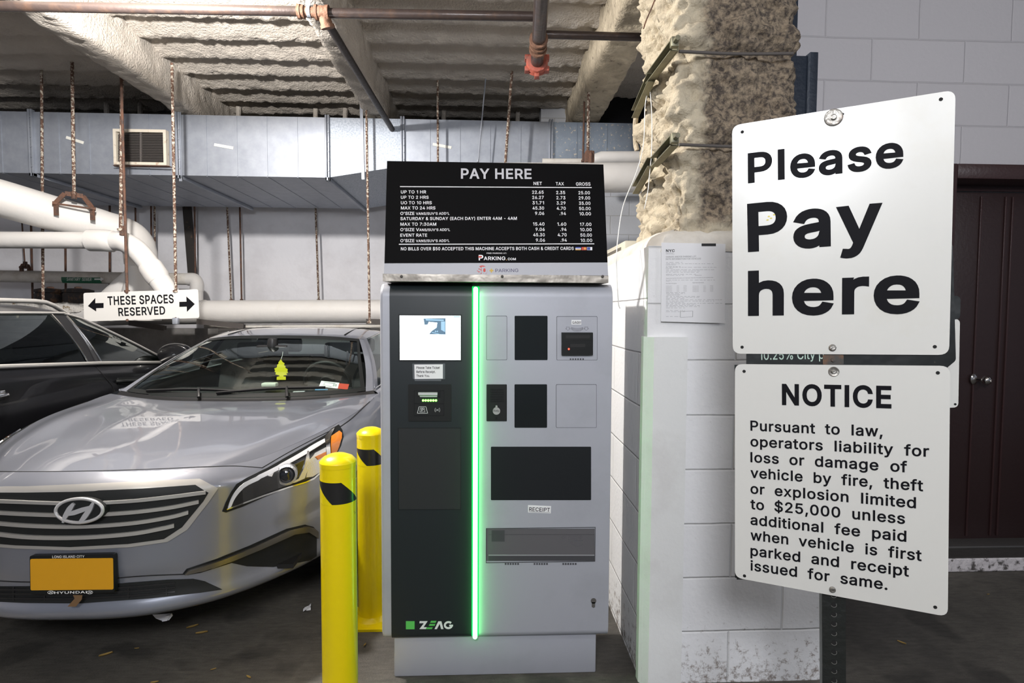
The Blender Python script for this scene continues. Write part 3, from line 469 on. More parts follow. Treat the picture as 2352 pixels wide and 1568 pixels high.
def mat(name, col, rough=0.5, metal=0.0, coat=0.0, bump=None, var=None, emit=None, spec=None, alpha=None, spots=None):
    """Principled material. bump=(scale, strength, detail); var=(scale, second colour, low, high); spots=(scale, colour, low, high)."""
    if name in MATS: return MATS[name]
    m = bpy.data.materials.new(name)
    m.use_nodes = True
    nt = m.node_tree
    b = nt.nodes['Principled BSDF']
    b.inputs['Base Color'].default_value = (*col, 1)
    b.inputs['Roughness'].default_value = rough
    b.inputs['Metallic'].default_value = metal
    if coat:
        b.inputs['Coat Weight'].default_value = coat
        b.inputs['Coat Roughness'].default_value = 0.03
    if spec is not None: b.inputs['Specular IOR Level'].default_value = spec
    tc = None
    if bump or var or spots:
        tc = nt.nodes.new('ShaderNodeTexCoord')
    last = None
    for k, V in enumerate([q for q in (var, spots) if q]):
        n = nt.nodes.new('ShaderNodeTexNoise')
        n.inputs['Scale'].default_value = V[0]
        n.inputs['Detail'].default_value = 6
        n.inputs['Roughness'].default_value = 0.65
        nt.links.new(tc.outputs['Object'], n.inputs['Vector'])
        r = nt.nodes.new('ShaderNodeValToRGB')
        r.color_ramp.elements[0].position = V[2]
        r.color_ramp.elements[1].position = V[3]
        r.color_ramp.elements[0].color = (0, 0, 0, 1)
        r.color_ramp.elements[1].color = (1, 1, 1, 1)
        nt.links.new(n.outputs['Fac'], r.inputs['Fac'])
        mx = nt.nodes.new('ShaderNodeMix')
        mx.data_type = 'RGBA'
        nt.links.new(r.outputs['Color'], mx.inputs[0])
        if last is None:
            mx.inputs[6].default_value = (*col, 1)
        else:
            nt.links.new(last, mx.inputs[6])
        mx.inputs[7].default_value = (*V[1], 1)
        last = mx.outputs[2]
    if last is not None: nt.links.new(last, b.inputs['Base Color'])
    if bump:
        n = nt.nodes.new('ShaderNodeTexNoise')
        n.inputs['Scale'].default_value = bump[0]
        n.inputs['Detail'].default_value = bump[2] if len(bump) > 2 else 4
        nt.links.new(tc.outputs['Object'], n.inputs['Vector'])
        bp = nt.nodes.new('ShaderNodeBump')
        bp.inputs['Strength'].default_value = bump[1]
        bp.inputs['Distance'].default_value = 0.02
        nt.links.new(n.outputs['Fac'], bp.inputs['Height'])
        nt.links.new(bp.outputs['Normal'], b.inputs['Normal'])
    if emit:
        b.inputs['Emission Color'].default_value = (*emit[0], 1)
        b.inputs['Emission Strength'].default_value = emit[1]
    MATS[name] = m
    return m


def glass_mat(name, tint, refl=0.5):
    """Thin tinted pane: mostly see-through, mirror-like at a slant."""
    m = bpy.data.materials.new(name)
    m.use_nodes = True
    nt = m.node_tree
    nt.nodes.remove(nt.nodes['Principled BSDF'])
    out = nt.nodes['Material Output']
    t = nt.nodes.new('ShaderNodeBsdfTransparent')
    t.inputs[0].default_value = (*tint, 1)
    g = nt.nodes.new('ShaderNodeBsdfGlossy')
    g.inputs['Color'].default_value = (0.95, 1.0, 0.98, 1)
    g.inputs['Roughness'].default_value = 0.015
    lw = nt.nodes.new('ShaderNodeLayerWeight')
    lw.inputs[0].default_value = 0.5
    pw = nt.nodes.new('ShaderNodeMath')
    pw.operation = 'POWER'
    pw.inputs[1].default_value = 4.5
    nt.links.new(lw.outputs['Facing'], pw.inputs[0])
    f = nt.nodes.new('ShaderNodeMath')
    f.operation = 'MULTIPLY_ADD'
    f.inputs[1].default_value = 0.9
    f.inputs[2].default_value = 0.04 + refl * 0.4
    nt.links.new(pw.outputs[0], f.inputs[0])
    mx = nt.nodes.new('ShaderNodeMixShader')
    nt.links.new(f.outputs[0], mx.inputs[0])
    nt.links.new(t.outputs[0], mx.inputs[1])
    nt.links.new(g.outputs[0], mx.inputs[2])
    nt.links.new(mx.outputs[0], out.inputs['Surface'])
    return m


def block_mat(name, col, bw, bh, ox, oz, axis='XZ', dirt=None, joint=(0.5, 0.5, 0.5), bumpy=0.25):
    """Painted concrete blocks: joints as relief, paint nearly the same colour in the joints."""
    m = bpy.data.materials.new(name)
    m.use_nodes = True
    nt = m.node_tree
    b = nt.nodes['Principled BSDF']
    b.inputs['Roughness'].default_value = 0.55
    tc = nt.nodes.new('ShaderNodeTexCoord')
    sep = nt.nodes.new('ShaderNodeSeparateXYZ')
    nt.links.new(tc.outputs['Object'], sep.inputs[0])
    com = nt.nodes.new('ShaderNodeCombineXYZ')
    nt.links.new(sep.outputs['X' if axis == 'XZ' else 'Y'], com.inputs[0])
    nt.links.new(sep.outputs['Z'], com.inputs[1])
    mp = nt.nodes.new('ShaderNodeMapping')
    mp.inputs['Location'].default_value = (-ox, -oz, 0)
    nt.links.new(com.outputs[0], mp.inputs[0])
    wob = nt.nodes.new('ShaderNodeTexNoise')
    wob.inputs['Scale'].default_value = 3.0
    nt.links.new(com.outputs[0], wob.inputs['Vector'])
    wm = nt.nodes.new('ShaderNodeMix')
    wm.data_type = 'RGBA'
    wm.blend_type = 'LINEAR_LIGHT'
    wm.inputs[0].default_value = 0.006
    nt.links.new(mp.outputs[0], wm.inputs[6])
    nt.links.new(wob.outputs['Color'], wm.inputs[7])
    br = nt.nodes.new('ShaderNodeTexBrick')
    br.inputs['Scale'].default_value = 1.0
    br.inputs['Brick Width'].default_value = bw
    br.inputs['Row Height'].default_value = bh
    br.inputs['Mortar Size'].default_value = 0.006
    br.inputs['Mortar Smooth'].default_value = 0.9
    br.inputs['Color1'].default_value = (*col, 1)
    br.inputs['Color2'].default_value = (*[c * 0.97 for c in col], 1)
    br.inputs['Mortar'].default_value = (*joint, 1)
    nt.links.new(wm.outputs[2], br.inputs['Vector'])
    last = br.outputs['Color']
    if dirt:
        n = nt.nodes.new('ShaderNodeTexNoise')
        n.inputs['Scale'].default_value = dirt[0]
        n.inputs['Detail'].default_value = 8
        n.inputs['Roughness'].default_value = 0.75
        nt.links.new(tc.outputs['Object'], n.inputs['Vector'])
        zr = nt.nodes.new('ShaderNodeMapRange')
        zr.inputs[1].default_value = dirt[2]
        zr.inputs[2].default_value = dirt[3]
        zr.inputs[3].default_value = 0.22
        zr.inputs[4].default_value = 0.0
        nt.links.new(sep.outputs['Z'], zr.inputs[0])
        ad = nt.nodes.new('ShaderNodeMath')
        nt.links.new(n.outputs['Fac'], ad.inputs[0])
        nt.links.new(zr.outputs[0], ad.inputs[1])
        r = nt.nodes.new('ShaderNodeValToRGB')
        r.color_ramp.elements[0].position = 0.66
        r.color_ramp.elements[1].position = 0.78
        nt.links.new(ad.outputs[0], r.inputs['Fac'])
        mx = nt.nodes.new('ShaderNodeMix')
        mx.data_type = 'RGBA'
        nt.links.new(r.outputs['Color'], mx.inputs[0])
        nt.links.new(last, mx.inputs[6])
        mx.inputs[7].default_value = (*dirt[1], 1)
        last = mx.outputs[2]
    nt.links.new(last, b.inputs['Base Color'])
    n2 = nt.nodes.new('ShaderNodeTexNoise')
    n2.inputs['Scale'].default_value = 45
    n2.inputs['Detail'].default_value = 5
    nt.links.new(tc.outputs['Object'], n2.inputs['Vector'])
    b1 = nt.nodes.new('ShaderNodeBump')
    b1.invert = True
    b1.inputs['Strength'].default_value = 0.6
    b1.inputs['Distance'].default_value = 0.007
    nt.links.new(br.outputs['Fac'], b1.inputs['Height'])
    b2 = nt.nodes.new('ShaderNodeBump')
    b2.inputs['Strength'].default_value = bumpy
    b2.inputs['Distance'].default_value = 0.01
    nt.links.new(n2.outputs['Fac'], b2.inputs['Height'])
    nt.links.new(b1.outputs[0], b2.inputs['Normal'])
    nt.links.new(b2.outputs[0], b.inputs['Normal'])
    return m

# ================================================================== THE SETTING
ZC = 3.84          # underside of the deck ribs
YW = 8.1           # back wall
m_spray = mat('sprayed fireproofing', (0.55, 0.50, 0.44), 0.95, bump=(55, 0.8, 7), var=(3.0, (0.45, 0.41, 0.36), 0.35, 0.75))
m_spray2 = mat('rough fireproofing', (0.58, 0.50, 0.37), 0.95, bump=(34, 1.0, 9), var=(7.0, (0.40, 0.34, 0.25), 0.4, 0.65), spots=(14, (0.14, 0.115, 0.09), 0.62, 0.72))
m_soot = None


def column_mat():
    """Cream fireproofing whose front is stained brown and black by soot (a stain that belongs to the surface)."""
    m = bpy.data.materials.new('sooty column fireproofing')
    m.use_nodes = True
    nt = m.node_tree
    L = nt.links.new
    b = nt.nodes['Principled BSDF']
    b.inputs['Roughness'].default_value = 0.95
    tc = nt.nodes.new('ShaderNodeTexCoord')

    def noise(sc, det, ro=0.65):
        n = nt.nodes.new('ShaderNodeTexNoise')
        n.inputs['Scale'].default_value = sc
        n.inputs['Detail'].default_value = det
        n.inputs['Roughness'].default_value = ro
        L(tc.outputs['Object'], n.inputs['Vector'])
        return n.outputs['Fac']

    def ramp(src, p0, p1, c0, c1):
        r = nt.nodes.new('ShaderNodeValToRGB')
        r.color_ramp.elements[0].position, r.color_ramp.elements[1].position = p0, p1
        r.color_ramp.elements[0].color, r.color_ramp.elements[1].color = (*c0, 1), (*c1, 1)
        L(src, r.inputs['Fac'])
        return r.outputs[0]

    def mix(f, a, b_):
        x = nt.nodes.new('ShaderNodeMix')
        x.data_type = 'RGBA'
        L(f, x.inputs[0]); L(a, x.inputs[6]); L(b_, x.inputs[7])
        return x.outputs[2]
    clean = ramp(noise(7, 6), 0.50, 0.78, (0.63, 0.55, 0.41), (0.40, 0.335, 0.245))
    soot = ramp(noise(48, 5), 0.38, 0.62, (0.36, 0.285, 0.20), (0.075, 0.06, 0.05))
    sep = nt.nodes.new('ShaderNodeSeparateXYZ')
    L(tc.outputs['Object'], sep.inputs[0])
    wob = nt.nodes.new('ShaderNodeMath')
    wob.operation = 'MULTIPLY_ADD'
    wob.inputs[1].default_value = 0.16
    L(noise(7, 8, 0.7), wob.inputs[0])
    L(sep.outputs['X'], wob.inputs[2])
    mr = nt.nodes.new('ShaderNodeMapRange')
    mr.interpolation_type = 'SMOOTHSTEP'
    mr.inputs[1].default_value, mr.inputs[2].default_value = 0.900, 0.955
    L(wob.outputs[0], mr.inputs[0])
    wz = nt.nodes.new('ShaderNodeMath')
    wz.operation = 'MULTIPLY_ADD'
    wz.inputs[1].default_value = 0.16
    L(noise(9, 6), wz.inputs[0])
    L(sep.outputs['Z'], wz.inputs[2])
    mz = nt.nodes.new('ShaderNodeMapRange')
    mz.interpolation_type = 'SMOOTHSTEP'
    mz.inputs[1].default_value, mz.inputs[2].default_value = 1.90, 1.97
    L(wz.outputs[0], mz.inputs[0])
    mm = nt.nodes.new('ShaderNodeMath')
    mm.operation = 'MULTIPLY'
    L(mr.outputs[0], mm.inputs[0]); L(mz.outputs[0], mm.inputs[1])
    L(mix(mm.outputs[0], clean, soot), b.inputs['Base Color'])
    bp = nt.nodes.new('ShaderNodeBump')
    bp.inputs['Strength'].default_value = 1.0
    bp.inputs['Distance'].default_value = 0.02
    L(noise(36, 9), bp.inputs['Height'])
    L(bp.outputs[0], b.inputs['Normal'])
    return m



# floor: dark worn asphalt
m_floor = bpy.data.materials.new('worn asphalt')
m_floor.use_nodes = True
nt = m_floor.node_tree
pb = nt.nodes['Principled BSDF']
tc = nt.nodes.new('ShaderNodeTexCoord')


def _noise(scale, detail, rough=0.6, src=None):
    n = nt.nodes.new('ShaderNodeTexNoise')
    n.inputs['Scale'].default_value = scale
    n.inputs['Detail'].default_value = detail
    n.inputs['Roughness'].default_value = rough
    nt.links.new(src or tc.outputs['Object'], n.inputs['Vector'])
    return n


def _ramp(src, p0, p1, c0, c1):
    r = nt.nodes.new('ShaderNodeValToRGB')
    r.color_ramp.elements[0].position = p0
    r.color_ramp.elements[1].position = p1
    r.color_ramp.elements[0].color = (*c0, 1)
    r.color_ramp.elements[1].color = (*c1, 1)
    nt.links.new(src, r.inputs['Fac'])
    return r


def _mul(a, b, f=1.0):
    x = nt.nodes.new('ShaderNodeMix')
    x.data_type = 'RGBA'
    x.blend_type = 'MULTIPLY'
    x.inputs[0].default_value = f
    nt.links.new(a, x.inputs[6])
    nt.links.new(b, x.inputs[7])
    return x.outputs[2]


n1 = _ramp(_noise(1.3, 5).outputs['Fac'], 0.35, 0.68, (0.046, 0.042, 0.037), (0.125, 0.114, 0.096))
mpn = nt.nodes.new('ShaderNodeMapping')
mpn.inputs['Scale'].default_value = (14, 60, 1)
nt.links.new(tc.outputs['Object'], mpn.inputs[0])
n2 = _ramp(_noise(1.0, 6, 0.7, mpn.outputs[0]).outputs['Fac'], 0.3, 0.7, (0.6, 0.6, 0.6), (1.25, 1.25, 1.25))
n3 = _ramp(_noise(2.6, 3, 0.5).outputs['Fac'], 0.56, 0.64, (1, 1, 1), (0.45, 0.45, 0.46))
n4 = _ramp(_noise(160, 3, 0.6).outputs['Fac'], 0.66, 0.72, (1, 1, 1), (2.6, 2.5, 2.3))
c_ = _mul(_mul(_mul(n1.outputs[0], n2.outputs[0]), n3.outputs[0]), n4.outputs[0])
nt.links.new(c_, pb.inputs['Base Color'])
pb.inputs['Roughness'].default_value = 0.75
bp = nt.nodes.new('ShaderNodeBump')
bp.inputs['Strength'].default_value = 0.35
bp.inputs['Distance'].default_value = 0.01
nt.links.new(_noise(120, 4).outputs['Fac'], bp.inputs['Height'])
nt.links.new(bp.outputs[0], pb.inputs['Normal'])
bm = NB()
box(bm, (-9, -5, -0.1), (6, YW + 0.2, 0))
set_tags(obj('floor', bm, m_floor, smooth=False), 'dark worn asphalt garage floor with oil stains', 'floor', kind='structure')


# ceiling: ribbed metal deck sprayed with fireproofing, real relief
def deck(x0, x1, y0, y1, dx, dy):
    xs = np.arange(x0, x1 + dx * 0.5, dx)
    ys = np.arange(y0, y1 + dy * 0.5, dy)
    X, Y = np.meshgrid(xs, ys)
    ph = ((Y - 4.80) / 0.367 + 0.93 + fnoise(X * 2, Y * 2, X * 0 + 3, 2) * 0.02) % 1.0
    prof = np.interp(ph, [0, 0.06, 0.30, 0.56, 0.66, 0.78, 0.85, 0.90, 1.0], [0.115, 0.085, 0.042, 0.012, 0.0, 0.0, 0.02, 0.115, 0.118])
    rough = np.interp(ph, [0.4, 0.6, 0.8, 0.88], [0.0, 1.0, 1.0, 0.0])
    Z = ZC + prof + 0.004 * fnoise(X * 7, Y * 7, X * 0, 3) + rough * 0.012 * fnoise(X * 26, Y * 26, X * 0 + 9, 3, 0.6)
    return [[(X[j, i], Y[j, i], Z[j, i]) for i in range(len(xs))] for j in range(len(ys))]


bm = NB()
grid(bm, deck(-6.6, 3.4, 3.2, YW + 0.05, 0.028, 0.018), flip=True)
box(bm, (-9, -5, ZC + 0.09), (6, 3.21, ZC + 0.3))
box(bm, (-9, 3.2, ZC + 0.16), (6, YW + 0.2, ZC + 0.3))
ceil_o = obj('ceiling', bm, m_spray, auto=180)
set_tags(ceil_o, 'ribbed ceiling deck coated in beige sprayed fireproofing', 'ceiling', kind='structure')


def rough_box(bm, a, b, step, amp, freq, seed, lump=0.0, skip=()):
    """A box whose faces carry real lumpy relief (continuous over the edges)."""
    x0, y0, z0 = a
    x1, y1, z1 = b
    import itertools
    faces = {'-x': (x0, None), '+x': (x1, None), '-y': (y0, None), '+y': (y1, None), '-z': (z0, None), '+z': (z1, None)}

    def lin(p, q):
        n = max(2, int(round((q - p) / step)) + 1)
        return np.linspace(p, q, n)
    LX, LY, LZ = lin(x0, x1), lin(y0, y1), lin(z0, z1)
    cx, cy, cz = (x0 + x1) / 2, (y0 + y1) / 2, (z0 + z1) / 2
    rad = min(x1 - x0, y1 - y0, z1 - z0) * 0.12
    for f in faces:
        if f in skip: continue
        if f[1] == 'x':
            A, B = np.meshgrid(LY, LZ)
            P = np.stack([np.full_like(A, faces[f][0]), A, B], -1)
        elif f[1] == 'y':
            A, B = np.meshgrid(LX, LZ)
            P = np.stack([A, np.full_like(A, faces[f][0]), B], -1)
        else:
            A, B = np.meshgrid(LX, LY)
            P = np.stack([A, B, np.full_like(A, faces[f][0])], -1)
        # pull edges in a little so corners are round, then push along the direction from a shrunken core
        core = np.stack([np.clip(P[..., 0], x0 + rad, x1 - rad), np.clip(P[..., 1], y0 + rad, y1 - rad), np.clip(P[..., 2], z0 + rad, z1 - rad)], -1)
        n = P - core
        L = np.linalg.norm(n, axis=-1, keepdims=True)
        n = n / np.maximum(L, 1e-6)
        P = core + n * rad
        q = P * freq
        h = amp * fnoise(q[..., 0] + seed, q[..., 1], q[..., 2], 4, 0.55)
        if lump:
            q = P * 3.1
            h = h + lump * fnoise(q[..., 0] + seed, q[..., 1] + 3, q[..., 2], 2)
        P = P + n * h[..., None]
        flip = f in ('-x', '+y', '-z')
        grid(bm, [[tuple(P[j, i]) for i in range(P.shape[1])] for j in range(P.shape[0])], flip=not flip)
    bmesh.ops.remove_doubles(bm, verts=bm.verts[:], dist=0.0005)


for i, (xa, xb) in enumerate(((-3.22, -3.0), (-1.27, -1.06), (0.88, 1.18))):
    bm = NB()
    rough_box(bm, (xa, 2.6, 3.53), (xb, YW - 0.02, ZC + 0.12), 0.035, 0.012, 14, i * 7.3, 0.01)
    o = obj('ceiling_beam', bm, m_spray if i < 2 else m_spray2, auto=180)
    set_tags(o, ('fireproofed ceiling beam over the two cars, nearest the left edge', 'fireproofed ceiling beam with a dark pipe along its bottom edge',
                 'fireproofed ceiling beam meeting the rough stone-like column')[i], 'beam', kind='structure')

# back wall: white paint on concrete, bare grey concrete low down
m_wb = mat('white painted concrete', (0.86, 0.86, 0.90), 0.7, bump=(7, 0.35, 5), var=(1.6, (0.70, 0.69, 0.72), 0.45, 0.8))
m_lowc = mat('bare grimy concrete', (0.30, 0.29, 0.28), 0.9, bump=(9, 0.5, 6), var=(2.2, (0.16, 0.155, 0.15), 0.4, 0.7))
bm = NB()
box(bm, (-9, YW, 0), (0.6, YW + 0.2, ZC + 0.2))
set_tags(obj('wall_back', bm, m_wb, smooth=False), 'white painted concrete wall behind the pipes and duct', 'wall', kind='structure')
bm = NB()
box(bm, (-9, YW - 0.18, 0), (-3.25, YW - 0.001, 1.27), bev=0.01)
set_tags(obj('trim_1', bm, m_lowc), 'bare grey concrete footing along the bottom of the white wall', 'footing', kind='structure')
# blocks of the alcove behind the pier
m_void = mat('black shade block', (0.015, 0.015, 0.017), 0.9)  # near-black colour stands in for the shade of the unlit bay
bm = NB()
box(bm, (1.2, 6.3, 3.56), (4.5, 6.59, ZC + 0.15))  # block added to keep the view past the right beam dark
set_tags(obj('wall_shade_block', bm, m_void, smooth=False), 'dark bulkhead added for the unlit bay above the duct end', 'shade block', kind='structure')
m_alc = block_mat('alcove blocks', (0.60, 0.62, 0.66), 0.44, 0.22, 0.1, 0.0)
bm = NB()
box(bm, (0.6, 6.6, 0), (4.5, 6.8, ZC + 0.15))
set_tags(obj('wall_alcove', bm, m_alc, smooth=False), 'grey block wall of the alcove behind the column', 'wall', kind='structure')
bm = NB()
box(bm, (1.85, 3.3, 0), (2.0, 6.6, ZC + 0.15))
set_tags(obj('wall_alcove_side', bm, block_mat('alcove side blocks', (0.60, 0.62, 0.66), 0.44, 0.22, 0.1, 0.0, 'YZ'), smooth=False), 'block side wall of the alcove behind the column', 'wall', kind='structure')
# left wall far out of frame closes the bay
bm = NB()
box(bm, (-9.2, -5, 0), (-9, YW, ZC + 0.2))
set_tags(obj('wall_left', bm, m_wb, smooth=False), 'white painted concrete wall closing the parking bay', 'wall', kind='structure')

# ---- pier of painted blocks
BH = 0.2205
PYF = 2.2                       # its front plane
PX0, PX1 = 0.625, 1.395
zj = 1.5 - (1087 - 719) / FPX * PYF          # a bed joint in the photograph
m_pf = block_mat('pier blocks', (0.84, 0.84, 0.85), 0.44, BH, 0.76, zj, 'XZ', dirt=(34, (0.30, 0.26, 0.24), -0.05, 0.34), joint=(0.70, 0.70, 0.70))
m_ps = block_mat('pier side blocks', (0.80, 0.81, 0.82), 0.44, BH, 2.33, zj + 0.02, 'YZ', dirt=(26, (0.20, 0.17, 0.15), -0.05, 0.4), joint=(0.66, 0.66, 0.66))
ztop = 1.765
bm = NB()
V = [(PX0, PYF, 0), (PX1, PYF, 0), (PX1, 5.0, 0), (PX0, 5.0, 0), (PX0, PYF, ztop), (PX1, PYF, ztop), (PX1, 5.0, 1.70), (PX0, 5.0, 1.70)]
vs = add_faces(bm, V, [(0, 3, 2, 1), (4, 5, 6, 7), (0, 1, 5, 4), (1, 2, 6, 5), (2, 3, 7, 6), (3, 0, 4, 7)])
bmesh.ops.recalc_face_normals(bm, faces=bm.faces[:])
for f in bm.faces:
    f.material_index = 1 if abs(f.normal.x) > 0.7 else 0
set_tags(obj('wall_pier', bm, [m_pf, m_ps], smooth=False), 'white painted block pier carrying the rough column', 'wall', kind='structure')
# plaster cap between pier and column
m_cap = mat('plaster cap', (0.62, 0.59, 0.54), 0.85, bump=(16, 0.5, 5), var=(6, (0.5, 0.46, 0.40), 0.45, 0.7))
bm = NB()
rows = []
for k in range(9):
    t = k / 8
    ins = 0.10 * (1 - math.cos(t * PI / 2)) * 0.9
    z = ztop - 0.03 + 0.10 * math.sin(t * PI / 2)
    rows.append([(PX0 + 0.002 + ins, 4.9, z - 0.03)] + [(PX0 + 0.004 + ins, PYF + 0.05 + ins + q * 0.4, z) for q in (4, 3, 2, 1, 0)] + [(PX0 + 0.05 + ins, PYF - 0.004 + ins, z + 0.006)] +
                [(PX0 + 0.12 + q * 0.16, PYF - 0.006 + ins, z + 0.012 * math.sin(q * 1.3)) for q in range(5)] + [(PX1 + 0.004, PYF - 0.006 + ins, z)])
grid(bm, rows)
set_tags(obj('trim_2', bm, m_cap), 'plaster cap rounded over the top of the white pier', 'cap', kind='structure')
# corner guard board on the pier's corner
m_board = mat('white corner board', (0.80, 0.81, 0.80), 0.5, bump=(60, 0.06, 3), var=(5, (0.74, 0.74, 0.73), 0.5, 0.7))
zg = 1.5 - (773 - 719) / FPX * 2.18
xa, xb = PXX(1508, 900, 0)[0] if False else 0.655, 0.778
bm = NB()
pts = [(0.615, PYF + 0.05), (0.615, PYF + 0.015), (0.645, PYF - 0.028), (0.778, PYF - 0.028), (0.778, PYF - 0.001), (0.66, PYF - 0.001), (0.6245, PYF + 0.04), (0.6245, PYF + 0.05)]
prism(bm, [(x, y, 0) for x, y in pts], (0, 0, zg))
set_tags(obj('trim_3', bm, m_board, auto=15), 'white corner board up the front corner of the block pier', 'corner guard', kind='structure')

# ---- rough fireproofed column standing on the pier
def rock_column():
    bm = NB()
    x0, x1, y0, y1 = 0.735, 1.235, 2.235, 2.80
    zs = np.arange(1.72, ZC + 0.05, 0.009)
    n_side = []
    per = []                                    # walk round front and sides
    for t in np.linspace(0, 1, 60): per.append((x0, y1 + (y0 - y1) * t, -1, 0))
    for t in np.linspace(0, 1, 60)[1:]: per.append((x0 + (x1 - x0) * t, y0, 0, -1))
    for t in np.linspace(0, 1, 30)[1:]: per.append((x1, y0 + (y1 - y0) * t, 1, 0))
    for t in np.linspace(0, 1, 14)[1:-1]: per.append((x1 + (x0 - x1) * t, y1, 0, 1))
    per = np.array(per)
    cx, cy = (x0 + x1) / 2, (y0 + y1) / 2
    r = 0.07
    core = np.stack([np.clip(per[:, 0], x0 + r, x1 - r), np.clip(per[:, 1], y0 + r, y1 - r)], -1)
    nn = per[:, :2] - core
    nn /= np.linalg.norm(nn, axis=1, keepdims=True)
    base = core + nn * r
    bands = [1.5 + (719 - q) / FPX * 2.22 for q in (118, 332)]
    rows = []
    for z in zs:
        x, y = base[:, 0], base[:, 1]
        zz = np.full_like(x, z)
        big = fnoise(x * 3.2 + 4, y * 3.2, zz * 3.2, 2)
        mid = fnoise(x * 11, y * 11 + 2, zz * 11, 3, 0.6)
        fine = fnoise(x * 38, y * 38, zz * 38, 2, 0.6)
        left = np.clip(-nn[:, 0], 0, 1)
        front = np.clip(-nn[:, 1], 0, 1)
        h = 0.026 * big + mid * (0.016 * front + 0.030 * left + 0.008) + fine * (0.013 + 0.008 * left)
        for zb in bands:
            h -= 0.022 * np.exp(-((z - zb + 0.004 * big) / 0.016) ** 2) * (0.4 + front)
            h += 0.020 * np.exp(-((z - zb - 0.075) / 0.04) ** 2)
        h -= 0.035 * np.exp(-((z - 3.02) / 0.02) ** 2) * front
        h -= np.clip((1.84 - z) / 0.12, 0, 1) * 0.03
        rows.append([(base[i, 0] + nn[i, 0] * h[i], base[i, 1] + nn[i, 1] * h[i], z) for i in range(len(per))] + [(base[0, 0] + nn[0, 0] * h[0], base[0, 1] + nn[0, 1] * h[0], z)])
    grid(bm, rows)
    bmesh.ops.remove_doubles(bm, verts=bm.verts[:], dist=0.0003)
    return bm


o = obj('wall_column', rock_column(), column_mat(), auto=180)
set_tags(o, 'column thickly coated in rough crumbling beige fireproofing', 'column', kind='structure')

# ---- right wall with the brown door
YR = 3.2
zr = 1.5 + (719 - 180) / FPX * YR
m_wr = block_mat('grey painted blocks', (0.52, 0.50, 0.515), 0.545, 0.2385, 0.265, zr - 0.2385 * 8, 'XZ', joint=(0.49, 0.47, 0.485), bumpy=0.2)
XD0, XD1, ZD = 2.69, 3.66, 2.285
bm = NB()
box(bm, (1.66, YR, 0), (XD0 - 0.14, YR + 0.24, ZC + 0.15))
box(bm, (XD0 - 0.14, YR, ZD + 0.085), (XD1 + 0.14, YR + 0.24, ZC + 0.15))
box(bm, (XD1 + 0.14, YR, 0), (6, YR + 0.24, ZC + 0.15))
set_tags(obj('wall_right', bm, m_wr, smooth=False), 'grey painted block wall around the brown door', 'wall', kind='structure')
m_brown = mat('dark brown enamel', (0.045, 0.022, 0.022), 0.38, bump=(60, 0.08, 3))
m_brown2 = mat('brown door leaf paint', (0.030, 0.016, 0.016), 0.42, bump=(50, 0.08, 3))
m_chrome = mat('worn chrome', (0.72, 0.70, 0.68), 0.18, 1.0)
dr = thing('door_1', 'dark brown steel door with a chrome knob in the grey block wall', 'door', (3.17, 3.4, 0.085))
dr['kind'] = 'structure'
bm = NB()
for a, b in (((XD0 - 0.14, YR - 0.02, 0.085), (XD0, YR + 0.24, ZD + 0.085)), ((XD1, YR - 0.02, 0.085), (XD1 + 0.14, YR + 0.24, ZD + 0.085)), ((XD0, YR - 0.02, ZD), (XD1, YR + 0.24, ZD + 0.085))):
    box(bm, a, b, bev=0.006)
box(bm, (XD0, YR + 0.16, ZD - 0.03), (XD1, YR + 0.24, ZD))
obj('door_frame', bm, m_brown, dr, auto=30)
bm = NB()
box(bm, (XD0 + 0.004, YR + 0.17, 0.095), (XD1 - 0.004, YR + 0.215, ZD - 0.035), bev=0.004)
leaf = obj('door_leaf', bm, m_brown2, dr, auto=30)
bm = NB()
for q in (3.00, 3.155, 3.20):
    box(bm, (q - 0.006, YR + 0.158, 0.12), (q + 0.006, YR + 0.172, ZD - 0.06), bev=0.003)
obj('moulding', bm, m_brown, leaf)
kp = PY(2236, 870, YR + 0.168)
bm = NB()
lathe(bm, [(0.0, 0.0), (0.036, 0.0), (0.036, 0.006), (0.028, 0.014), (0.014, 0.020), (0.012, 0.045), (0.022, 0.055), (0.028, 0.066), (0.028, 0.078), (0.020, 0.090), (0.008, 0.094), (0.008, 0.088), (0, 0.088)], (kp.x, kp.y, kp.z), (0.35, -1, 0), 24)
obj('door_knob', bm, m_chrome, leaf)
# kerb and step in front of the door
m_step = mat('dark step concrete', (0.055, 0.05, 0.047), 0.7, bump=(40, 0.3, 4))
m_kerb = mat('chipped white kerb paint', (0.68, 0.64, 0.65), 0.7, bump=(30, 0.6, 5), var=(22, (0.10, 0.09, 0.085), 0.50, 0.60))
bm = NB()
box(bm, (1.70, 3.125, 0.0), (6, 3.62, 0.085), bev=0.01)
for f in bm.faces:
    f.material_index = 1 if f.normal.y < -0.4 else 0
bmesh.ops.recalc_face_normals(bm, faces=bm.faces[:])
for f in bm.faces:
    f.material_index = 1 if f.normal.y < -0.4 else 0
set_tags(obj('trim_4', bm, [m_step, m_kerb], auto=20), 'low step with chipped white kerb edge below the brown door', 'kerb', kind='structure')
bm = NB()
box(bm, (XD0, YR + 0.05, 0.0855), (XD1, YR + 0.24, 0.10), bev=0.003)
set_tags(obj('trim_5', bm, mat('threshold metal', (0.25, 0.24, 0.23), 0.4, 0.8)), 'metal threshold under the brown door', 'threshold', kind='structure')
